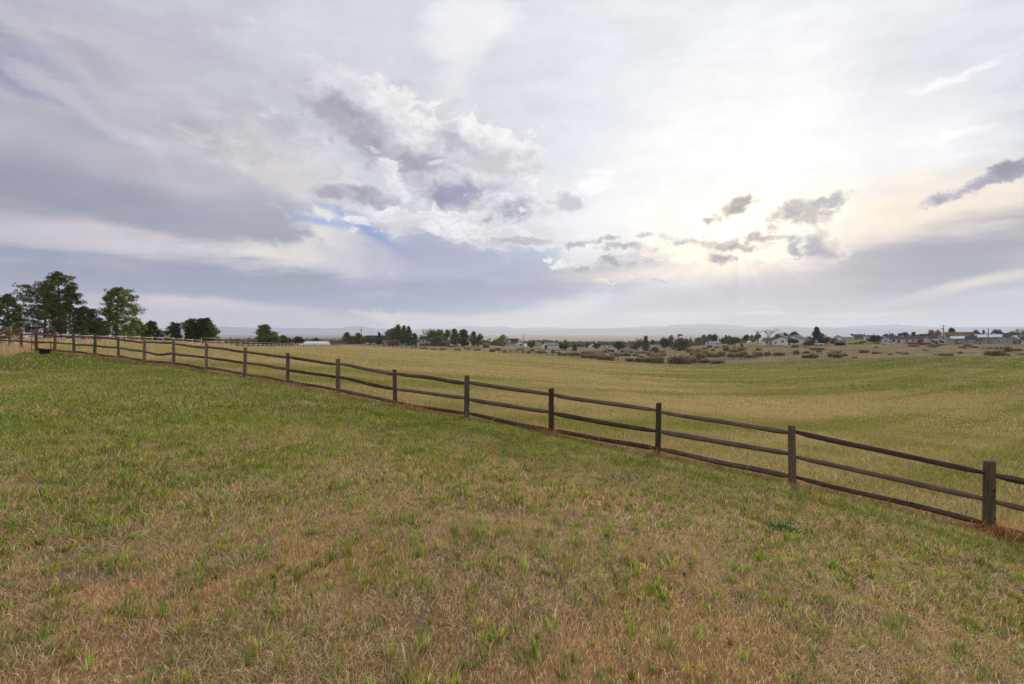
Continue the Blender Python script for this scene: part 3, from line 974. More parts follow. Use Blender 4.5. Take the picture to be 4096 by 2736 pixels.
# ------------------------------------------------------------------ things at the left end of the fence
def tee_post(px, Z, h, mat, name, label, plate=None):
    X, Y, z = spot(px, Z)
    root = empty(name, (X, Y, z), 0, label, 'stake')
    mb = MB(); mb.box(-.018, .018, -.004, .004, -.2, h); mb.box(-.004, .004, .004, .03, -.2, h)
    mb.build('shaft', mat, root)
    if plate:
        m2 = MB(); m2.box(.02, .20, -.05, .07, .30, .55)
        m2.prism([(.02, .55), (.20, .55), (.19, .575), (.03, .575)], -.055, .075)
        m2.build('box', plate, root)
    return root


M['red_paint'] = paint('red_paint', (.42, .02, .025), .5, .25)
M['grey_paint'] = paint('grey_paint', (.33, .33, .34), .6, .25)
tee_post(126, 26.3, .93, M['red_paint'], 'metal_stake', 'red metal stake with a small grey box, standing among the brown fence posts', M['grey_paint'])
tee_post(203, 24.6, .62, M['darkmetal'], 'metal_stake', 'thin dark metal stake beside the black tub at the fence')
# black plastic tub
X, Y, z = spot(179, 23.6)
tub = empty('plastic_tub', (X, Y, z), math.radians(44), 'black plastic tub sitting on the grass at the left end of the fence', 'tub')
mb = MB()
o4 = [(-.19, -.13), (.19, -.13), (.19, .13), (-.19, .13)]
o4t = [(-.215, -.15), (.215, -.15), (.215, .15), (-.215, .15)]
for i in range(4):
    a, b = o4[i], o4[(i + 1) % 4]; c, d = o4t[(i + 1) % 4], o4t[i]
    mb.quad((*a, 0), (*b, 0), (*c, .24), (*d, .24))
    mb.quad((d[0] * .93, d[1] * .93, .24), (c[0] * .93, c[1] * .93, .24), (b[0] * .93, b[1] * .93, .02), (a[0] * .93, a[1] * .93, .02))
mb.quad(*[(p[0] * .93, p[1] * .93, .02) for p in o4]); mb.quad(*[(p[0], p[1], 0.0) for p in reversed(o4)])
mb.build('body', M['black'], tub)
mb = MB()
for i in range(4):
    a, b = o4t[i], o4t[(i + 1) % 4]
    s, u = 1.08, .93
    mb.quad((a[0] * s, a[1] * s, .245), (b[0] * s, b[1] * s, .245), (b[0] * u, b[1] * u, .247), (a[0] * u, a[1] * u, .247))
    mb.quad((a[0] * s, a[1] * s, .215), (b[0] * s, b[1] * s, .215), (b[0] * s, b[1] * s, .245), (a[0] * s, a[1] * s, .245))
mb.build('rim', M['black'], tub)
# yellow strap
M['yellow'] = paint('yellow_strap', (.75, .42, .03), .6, .2)
X, Y, z = spot(104, 24.4)
mb = MB(); pts = []
for i in range(26):
    t = i / 25; a = t * 4 * PI
    pts.append((-.32 + .64 * t + .10 * math.cos(a), .12 * math.sin(a), .05 + .045 * math.sin(a * .5) ** 2 + .012 * t))
mb.path(pts, .022, 6)
o = mb.build('yellow_strap', M['yellow'], None, True); o.location = (X, Y, z)
tag(o, 'bright yellow strap lying in the dry grass near the brown fence posts', 'strap')


def log(px, py, Z, L, r, pitch, yaw, mat, label, holes=False):
    X = xz(px, Z); z = zat(py, Z)
    mb = MB()
    pts = [(-L / 2 + L * i / 6, .012 * math.sin(i * 2.1), .01 * math.sin(i * 1.7)) for i in range(7)]
    mb.path(pts, [r * (1 + .05 * math.sin(i * 3)) for i in range(7)], 9)
    o = mb.build('old_fence_post', mat, None, True)
    o.location = (X, Z, z); o.rotation_euler = (0, -math.radians(pitch), math.radians(yaw))
    tag(o, label, 'log', 'old fence posts dumped at the left edge')
    if holes:
        for s in (.18, .38):
            h = MB(); h.tube((s * L, -r * 1.03, .0), (s * L, -r * .6, .0), r * .38, None, 8)
            link('slot_shade', h.mesh('slot_shade', M['black']), o)  # black plug in solid wood colours in the shade of a hollow slot
    return o


log(6, 1333, 29.0, 1.15, .085, 26, 12, M['log'], 'grey weathered old post leaning out at the left frame edge, nearer of the grey pair')
log(-14, 1329, 29.7, 1.2, .08, 30, 20, M['log'], 'grey weathered old post behind the other grey one, cut by the frame edge')
log(58, 1329, 29.6, 1.0, .10, 30, 10, M['log_brown'], 'brown old post with dark rail slots leaning on the pile', True)
log(-34, 1352, 28.8, 1.5, .085, 6, 30, M['log'], 'old grey post lying low in the pile behind the tall dry grass')
# dead brush that the posts were thrown on
tw = MB(); rq = random.Random(3)
for i in range(420):
    a = rq.uniform(0, 2 * PI); d0 = rq.uniform(0, .9)
    p = Vector((d0 * math.cos(a) * .85 - .45, d0 * math.sin(a) * .7, rq.uniform(0, .15)))
    q = p + Vector((rq.uniform(-.6, .6), rq.uniform(-.4, .4), rq.uniform(.05, .5)))
    tw.tube(p, q, .012, .004, 3, False)
X, Y, z = spot(-8, 29.6)
M['dead_twig'] = paint('dead_twig', (.055, .038, .03), .95, .4)
o = tw.build('brush_pile', M['dead_twig']); o.location = (X, Y, z)
tag(o, 'dark heap of dead brush under the leaning old posts at the left edge', 'brush pile')
# ------------------------------------------------------------------ trees
def leaf_quads(P, D, ln, wd, rng):
    """quads at P pointing along D (n,3)"""
    n = len(P)
    D = D / np.maximum(np.linalg.norm(D, axis=1, keepdims=True), 1e-6)
    q = rng.normal(0, 1, (n, 3)); S = np.cross(D, q); S /= np.maximum(np.linalg.norm(S, axis=1, keepdims=True), 1e-6)
    ln = np.asarray(ln).reshape(-1, 1) * np.ones((n, 1)); wd = np.asarray(wd).reshape(-1, 1) * np.ones((n, 1))
    V = np.stack([P - S * wd * .35, P + S * wd * .35, P + D * ln + S * wd * .5, P + D * ln - S * wd * .5], 1)
    return V.reshape(-1, 3), np.arange(n * 4).reshape(-1, 4)


def crown_mesh(name, tufts, radii, per, ln, wd, pal, seed, up=.35, vary=.22):
    """leaf tufts: every tuft is a small spray of leaf faces with its own tone"""
    rng = np.random.default_rng(seed)
    T = np.repeat(np.asarray(tufts), per, 0); R = np.repeat(np.asarray(radii).reshape(-1, 1), per, 0)
    n = len(T)
    d = rng.normal(0, 1, (n, 3)); d /= np.linalg.norm(d, axis=1, keepdims=True)
    P = T + d * R * rng.uniform(.1, 1, (n, 1)) ** .6
    D = d + np.array([0, 0, up]) + rng.normal(0, .35, (n, 3))
    V, Q = leaf_quads(P, D, ln * rng.uniform(.7, 1.3, n), wd * rng.uniform(.7, 1.3, n), rng)
    pal = np.asarray(pal)
    tone_ = pal[rng.integers(0, len(pal), len(tufts))] * np.clip(rng.normal(1, vary, (len(tufts), 1)), .5, 1.6)
    c = np.repeat(np.repeat(tone_, per, 0) * np.clip(rng.normal(1, .15, (n, 1)), .6, 1.5), 4, 0)
    return np_mesh(name, V, [Q], M['leaf'], c)


PINE = [[.115, .155, .040], [.080, .115, .034], [.155, .19, .050], [.125, .135, .045]]
PINE_Y = [[.16, .215, .042], [.115, .165, .036], [.21, .26, .055], [.16, .18, .046]]
DARK = [[.055, .085, .038], [.07, .10, .042], [.045, .068, .034], [.085, .108, .048]]
DECID = [[.155, .22, .052], [.20, .265, .066], [.12, .175, .046], [.24, .275, .09]]
LIME = [[.22, .30, .05], [.28, .35, .06], [.18, .25, .045]]
OLIVE = [[.17, .155, .065], [.22, .19, .085], [.13, .12, .05]]
RUST = [[.18, .105, .06], [.14, .085, .05], [.22, .14, .075], [.12, .10, .05]]
GREY = [[.23, .22, .17], [.28, .26, .20], [.18, .175, .13]]
BROWN = [[.22, .15, .12], [.165, .11, .09], [.27, .19, .15]]


def pine(name, h, prof, seed, pal, nb, tuft_r=.28, per=26, ln=.20, wd=.09, tufts=12, t0=.1, trunk_r=.2, lean=0.0, bark='bark', dead=0, parent=None, fork=None):
    """a pine whose limbs reach as far as the profile says on each side (t, left, right)"""
    rd = random.Random(seed); pr = np.array(prof, float)
    wood = MB(); pts = []
    for i in range(9):
        t = i / 8
        pts.append(Vector((lean * t * h * .1 + .10 * math.sin(t * 5 + seed), .08 * math.sin(t * 4 + seed * 2), t * h * .96 - (.3 if i == 0 else 0))))
    rad = [trunk_r * (1.15 - 1.05 * (i / 8)) + .012 for i in range(9)]
    wood.path(pts, rad, 9)
    def axis(t):
        f = min(max(t, 0), .999) * 8; i = int(f); return pts[i].lerp(pts[i + 1], f - i)
    C = []; R = []
    def limb(t, e, phi, rise, leafy_=True):
        p0 = axis(t)
        d = Vector((math.cos(phi), math.sin(phi), 0))
        p1 = p0 + d * e * .5 + Vector((0, 0, rise * e * .25)); p2 = p0 + d * e + Vector((0, 0, rise * e * .75))
        r0 = .018 + .016 * e
        wood.path([p0, p1, p2], [r0, r0 * .6, r0 * .2], 4)
        if not leafy_:
            for _ in range(5):
                q = p0.lerp(p2, rd.uniform(.35, .95)); w = q + Vector((d.x * .5 + rd.uniform(-.4, .4), d.y * .5 + rd.uniform(-.4, .4), rd.uniform(-.1, .4))) * e * .35
                wood.tube(q, w, r0 * .35, .006, 3, False)
            return
        k = max(3, int(tufts * (0.5 + .5 * e / max(.3, pr[:, 1:].max()))))
        for i in range(k):
            f = rd.uniform(.30, 1.0) ** .75
            q = p1.lerp(p2, (f - .5) * 2) if f > .5 else p0.lerp(p1, f * 2)
            s = e * .22 * (.5 + f)
            C.append((q.x + rd.gauss(0, s * .6), q.y + rd.gauss(0, s * .6), q.z + rd.gauss(.06, s * .14)))
            R.append(tuft_r * rd.uniform(.65, 1.25))
    for b in range(nb):
        t = t0 + (1 - t0) * ((b + rd.uniform(0, 1)) / nb) ** .9
        L = np.interp(t, pr[:, 0], pr[:, 1]); Rr = np.interp(t, pr[:, 0], pr[:, 2])
        if L + Rr < .05: continue
        phi = b * 2.39996 + rd.uniform(-.5, .5)
        c = math.cos(phi); side = Rr if c > 0 else L
        e = (abs(c) * side + (1 - abs(c)) * min(L, Rr)) * rd.uniform(.62, 1.04)
        if e < .12: continue
        limb(t, e, phi, rd.uniform(-.05, .25) + .5 * max(0, t - .7))
    for b in range(dead):
        t = rd.uniform(.28, .92); phi = rd.choice((0, 0, 0, PI)) + rd.uniform(-.9, .9)
        limb(t, rd.uniform(.9, 2.1), phi, rd.uniform(-.15, .3), False)
    C.append((pts[-1].x, pts[-1].y, h * .97)); R.append(tuft_r)
    wo = wood.build('trunk', M[bark], parent, True)
    cr = link('crown', crown_mesh('crown', C, R, per, ln, wd, pal, seed), parent)
    return wo, cr


def blob_tree(name, h, blobs, seed, pal, nt_=120, tuft_r=.34, per=22, ln=.2, wd=.13, trunk=(.16, .45), bark='bark_grey', parent=None, multi=1, up=.1):
    """broad crown: tufts scattered through the outer part of a few overlapping lobes (x,y,z,rx,ry,rz)"""
    rd = random.Random(seed); wood = MB(); C = []; R = []
    vol = [b[3] * b[4] * b[5] for b in blobs]
    for _ in range(nt_):
        b = rd.choices(blobs, vol)[0]
        while True:
            u = Vector((rd.gauss(0, 1), rd.gauss(0, 1), rd.gauss(0, 1)))
            if u.length > .1: break
        u.normalize(); f = rd.uniform(.25, 1.0) ** .45 * (1 + .12 * math.sin(5 * u.x + seed) * math.sin(4 * u.z))
        C.append((b[0] + u.x * b[3] * f, b[1] + u.y * b[4] * f, max(.15, b[2] + u.z * b[5] * f))); R.append(tuft_r * rd.uniform(.6, 1.3))
    for m in range(multi):
        a = 2 * PI * m / multi + .4; sp = .0 if multi == 1 else .16
        p0 = Vector((sp * math.cos(a), sp * math.sin(a), -.3))
        p1 = Vector((sp * 3 * math.cos(a), sp * 3 * math.sin(a), h * trunk[1]))
        wood.path([p0, (p0 + p1) / 2 + Vector((.05, .03, 0)), p1], [trunk[0] * 1.2 / multi ** .5, trunk[0] / multi ** .5, trunk[0] * .75 / multi ** .5], 8)
        for b in blobs:
            if multi > 1 and rd.random() < .4: continue
            q = Vector(b[:3]); wood.path([p1 * .9, p1.lerp(q, .5) + Vector((0, 0, .1)), q], [trunk[0] * .5, trunk[0] * .3, .02], 5)
    wo = wood.build('trunk', M[bark], parent, True)
    cr = link('crown', crown_mesh('crown', C, R, per, ln, wd, pal, seed, up), parent)
    return wo, cr


def bare_tree(name, h, seed, parent, spread=.55, bark='bark_grey', levels=5, r0=.17, kids=3):
    rd = random.Random(seed); wood = MB(); fine = MB()
    def grow(p, d, L, r, lv):
        q = p + d * L
        mid = p.lerp(q, .5) + Vector((rd.uniform(-.06, .06), rd.uniform(-.06, .06), 0)) * L
        (wood if lv < 2 else fine).path([p, mid, q], [r, r * .82, r * .62], 6 if lv < 2 else 3)
        if lv >= levels: return
        for _ in range(kids if lv < levels - 1 else kids + 1):
            a = rd.uniform(0, 2 * PI); s = rd.uniform(.3, 1.0) * spread
            o1 = d.orthogonal().normalized(); o2 = d.cross(o1)
            nd = (d + (o1 * math.cos(a) + o2 * math.sin(a)) * s + Vector((0, 0, .12))).normalized()
            grow(p.lerp(q, rd.uniform(.7, 1)), nd, L * rd.uniform(.6, .86), r * .58, lv + 1)
    grow(Vector((0, 0, -.2)), Vector((.03, 0, 1)).normalized(), h * .30, r0, 0)
    a = wood.build('trunk', M[bark], parent, True); b = fine.build('crown', M['twig'], parent)
    return a, b


def place(px, Z, sink=.05):
    return spot(px, Z, sink)


# ---- the pines on the left, each grown to its own outline (pixel profile -> metres)
def left_pine(px, Z, ytop, prof_px, seed, nb, label, pal=PINE, **kw):
    X, Y, z = place(px, Z, .1)
    root = empty('pine_tree', (X, Y, z), 0, label, 'pine tree', None)
    h = zat(ytop, Z) - z; s = Z / F
    pr = [((zat(py, Z) - z) / h, max(0, (px - l)) * s, max(0, (r - px)) * s) for py, l, r in prof_px]
    pr.sort()
    pine('pine', h, pr, seed, pal, nb, parent=root, t0=max(.03, pr[0][0]), **kw)
    return root


left_pine(30, 74, 1177, [(1345, -10, 60), (1310, -55, 100), (1270, -70, 92), (1235, -60, 80), (1205, -40, 62), (1185, 10, 42), (1177, 22, 36)], 11, 46,
          'dark pine cut by the left frame edge, behind the leaning old posts', trunk_r=.17)
left_pine(178, 84, 1140, [(1345, 70, 260), (1300, 82, 260), (1255, 88, 240), (1215, 78, 235), (1180, 50, 225), (1165, 45, 222), (1150, 78, 215), (1142, 100, 205)], 12, 78,
          'bushy dark pine forming the left shoulder of the big cluster', trunk_r=.19, tufts=12)
left_pine(238, 80, 1086, [(1330, 225, 255), (1262, 190, 268), (1205, 178, 285), (1170, 165, 290), (1125, 158, 290), (1105, 200, 280), (1090, 205, 262), (1086, 228, 248)], 13, 62,
          'tallest pine of the left cluster with a ragged rounded top', trunk_r=.24, dead=8, tufts=12)
left_pine(281, 77, 1138, [(1255, 255, 300), (1220, 250, 325), (1195, 262, 335), (1175, 262, 318), (1150, 268, 322), (1140, 272, 305)], 14, 24,
          'half bare pine with dead grey branches, right of the tallest pine', trunk_r=.21, dead=34)
left_pine(336, 79, 1229, [(1345, 290, 385), (1300, 295, 380), (1265, 290, 378), (1245, 305, 380), (1232, 326, 366)], 15, 42,
          'small pine between the half bare pine and the lone bright one', trunk_r=.14)
left_pine(392, 90, 1278, [(1355, 350, 440), (1320, 362, 432), (1290, 378, 412), (1280, 385, 400)], 16, 30, 'low dark pine filling the gap left of the lone bright pine', trunk_r=.12)
left_pine(468, 84, 1148, [(1350, 412, 530), (1315, 405, 545), (1282, 420, 535), (1258, 398, 560), (1245, 404, 572), (1225, 425, 540), (1205, 412, 520), (1180, 414, 536), (1165, 440, 525), (1152, 458, 500)], 17, 78,
          'lone bright green pine with layered limbs, right of the big cluster', PINE_Y, trunk_r=.22, tufts=14)
left_pine(545, 90, 1284, [(1360, 490, 590), (1330, 500, 582), (1305, 515, 578), (1288, 530, 562)], 18, 34, 'low bushy pine at the right foot of the lone bright pine', PINE_Y, trunk_r=.12)
left_pine(607, 94, 1288, [(1365, 570, 650), (1330, 575, 645), (1310, 580, 632), (1292, 595, 630)], 19, 32, 'small open pine left of the pale trunked tree, first of the low pair', trunk_r=.12)
left_pine(705, 98, 1293, [(1370, 640, 742), (1345, 648, 735), (1320, 668, 722), (1300, 690, 718)], 20, 34, 'wide low pine just left of the pale trunked tree', trunk_r=.13)
left_pine(764, 99, 1276, [(1362, 740, 775), (1330, 742, 785), (1308, 722, 792), (1288, 738, 790), (1278, 755, 782)], 21, 30, 'pine with a bare pale trunk and flat top, beside the round dark pine', trunk_r=.15, bark='bark_pale', dead=6)
left_pine(815, 101, 1278, [(1372, 768, 866), (1345, 766, 866), (1318, 772, 862), (1300, 780, 848), (1285, 795, 838)], 22, 90, 'dense round dark pine at the right end of the left trees', DARK + PINE, trunk_r=.18, tufts=16, wd=.09, per=34)

# dark undergrowth closing the foot of the left trees
UG = [[.055, .075, .035], [.075, .09, .04], [.10, .085, .05], [.045, .06, .03]]
UGM = [crown_mesh('undergrowth', [(random.gauss(0, 1.0), random.gauss(0, .5), abs(random.gauss(.35, .35))) for _ in range(60)], [.30] * 60, 24, .2, .1, UG, 200 + i, .5) for i in range(3)]
for i, (px, Z, w, h) in enumerate(((-20, 82, 1.3, 1.0), (60, 87, 1.3, 1.1), (130, 88, 1.4, 1.1), (195, 86, 1.2, 1.2), (262, 84, 1.2, 1.0), (318, 85, 1.2, .9), (372, 90, 1.3, 1.1), (430, 90, 1.2, 1.0),
                                   (505, 91, 1.4, 1.1), (580, 95, 1.2, .8), (640, 97, 1.2, .7), (690, 99, 1.2, .8), (745, 100, 1.3, .9), (845, 102, 1.2, .9))):
    X, Y, z = spot(px, Z, .1)
    o = link('low_bush', UGM[i % 3]); o.location = (X, Y, z); o.scale = (w, 1, h); o.rotation_euler = (0, 0, random.uniform(-.5, .5))
    tag(o, 'low dark undergrowth at the foot of the pines behind the pale fence', 'bush', 'undergrowth below the left pines')

# ---- kinds for the middle distance; each is built once and then copied
KIND = {}


def proto(name, fn):
    root = empty(name, (0, 0, -500)); fn(root); KIND[name] = KIND.get(name, []) + [root]
    return root


for sd in (31, 32, 33):
    w = {31: 1.0, 32: .85, 33: 1.15}[sd]
    proto('pine_tree', lambda r, sd=sd, w=w: pine('p', 8, [(.08, 1.7 * w, 1.9 * w), (.3, 2.2 * w, 2.0 * w), (.5, 1.7 * w, 2.1 * w), (.7, 1.6 * w, 1.3 * w), (.88, 1.0 * w, .9 * w), (1, .25, .2)], sd, PINE, 46, .42, 14, .34, .16, 7, .10, .16, parent=r))
for sd in (36, 37):
    proto('spruce_tree', lambda r, sd=sd: pine('p', 8, [(.05, 2.0, 2.0), (.25, 1.9, 1.8), (.5, 1.35, 1.4), (.75, .8, .75), (1, .08, .08)], sd, DARK + PINE, 60, .36, 15, .32, .15, 8, .05, .14, parent=r))
for sd in (41, 42):
    proto('juniper_tree', lambda r, sd=sd: blob_tree('j', 8, [(0, 0, 2.0, 2.2, 2.2, 2.0), (0, 0, 3.9, 1.6, 1.6, 2.0), (.05, 0, 5.9, .85, .85, 2.0)], sd, [[.11, .12, .045], [.085, .105, .042], [.14, .13, .052]], 230, .34, 20, .3, .13, (.15, .3), parent=r, up=.9))
for sd in (46, 47, 48):
    rq = random.Random(sd)
    bl = [(rq.uniform(-1.5, 1.5), rq.uniform(-1.3, 1.3), rq.uniform(3.6, 6.2), rq.uniform(1.2, 1.9), rq.uniform(1.2, 1.8), rq.uniform(1.1, 1.7)) for _ in range(7)]
    proto('leafy_tree', lambda r, sd=sd, bl=bl: blob_tree('d', 8, bl, sd, DECID, 190, .42, 22, .3, .2, (.16, .36), parent=r, multi=2))
for sd in (51, 52):
    rq = random.Random(sd)
    bl = [(rq.uniform(-1.2, 1.2), rq.uniform(-1.1, 1.1), rq.uniform(2.4, 5.0), rq.uniform(1.6, 2.2), rq.uniform(1.5, 2.0), rq.uniform(1.4, 2.2)) for _ in range(5)] + [(0, 0, 5.8, 1.4, 1.4, 1.6)]
    proto('round_tree', lambda r, sd=sd, bl=bl: blob_tree('d', 8, bl, sd, DARK, 240, .40, 22, .3, .18, (.16, .25), parent=r))
rq = random.Random(60)
bl = [(rq.uniform(-1.4, 1.4), rq.uniform(-1.3, 1.3), rq.uniform(3.0, 5.8), rq.uniform(1.2, 1.9), rq.uniform(1.2, 1.8), rq.uniform(1.2, 1.8)) for _ in range(7)]
for nm, pal in (('lime_tree', LIME), ('olive_tree', OLIVE), ('rusty_tree', RUST), ('grey_tree', GREY), ('brown_tree', BROWN)):
    proto(nm, lambda r, pal=pal: blob_tree('d', 8, bl, 61, pal, 170, .42, 22, .28, .16, (.15, .35), parent=r, multi=2))
proto('bare_tree', lambda r: bare_tree('b', 8, 71, r))
proto('bare_tree', lambda r: bare_tree('b', 8, 74, r, .75))
# a clipped tree like an umbrella on a stem
proto('clipped_tree', lambda r: blob_tree('c', 8, [(0, 0, 5.2, 3.4, 3.2, 2.0), (-1, 0, 5.6, 2.2, 2.2, 1.8), (1.2, 0, 5.0, 2.2, 2.2, 1.6)], 81, DARK + PINE, 260, .38, 22, .28, .16, (.22, .5), parent=r, up=.6))
DIM = {}
HALF = {'pine_tree': 2.1, 'spruce_tree': 2.05, 'juniper_tree': 2.25, 'leafy_tree': 2.6, 'round_tree': 2.6, 'lime_tree': 2.6, 'olive_tree': 2.6, 'rusty_tree': 2.6, 'grey_tree': 2.6, 'brown_tree': 2.6, 'bare_tree': 3.2, 'clipped_tree': 3.4}
_used = set()


def tree(kind, px, ytop, half, Z, label, group=None, ybase=None, var=None):
    ps = KIND[kind]; k = (int(px * 7) if var is None else var) % len(ps)
    r = ps[k]
    X, Y, z = place(px, Z)
    h = zat(ytop, Z) - z
    cm = [c for c in r.children if c.name.startswith('crown')][0].data
    if k not in DIM.setdefault(kind, {}):
        co = np.empty(len(cm.vertices) * 3, np.float32); cm.vertices.foreach_get('co', co); co = co.reshape(-1, 3)
        DIM[kind][k] = (float(np.percentile(np.abs(co[:, 0]), 97)), float(np.percentile(co[:, 2], 99.6)))
    hw_, hh_ = DIM[kind][k]
    w = half * Z / F / hw_
    o = r if (kind, k) not in _used else copy_tree(r)
    _used.add((kind, k))
    o.location = (X, Y, z); o.scale = (w, (w + h / hh_) / 2, h / hh_); o.rotation_euler = (0, 0, random.uniform(-.4, .4))
    tag(o, label, 'tree', group)
    return o


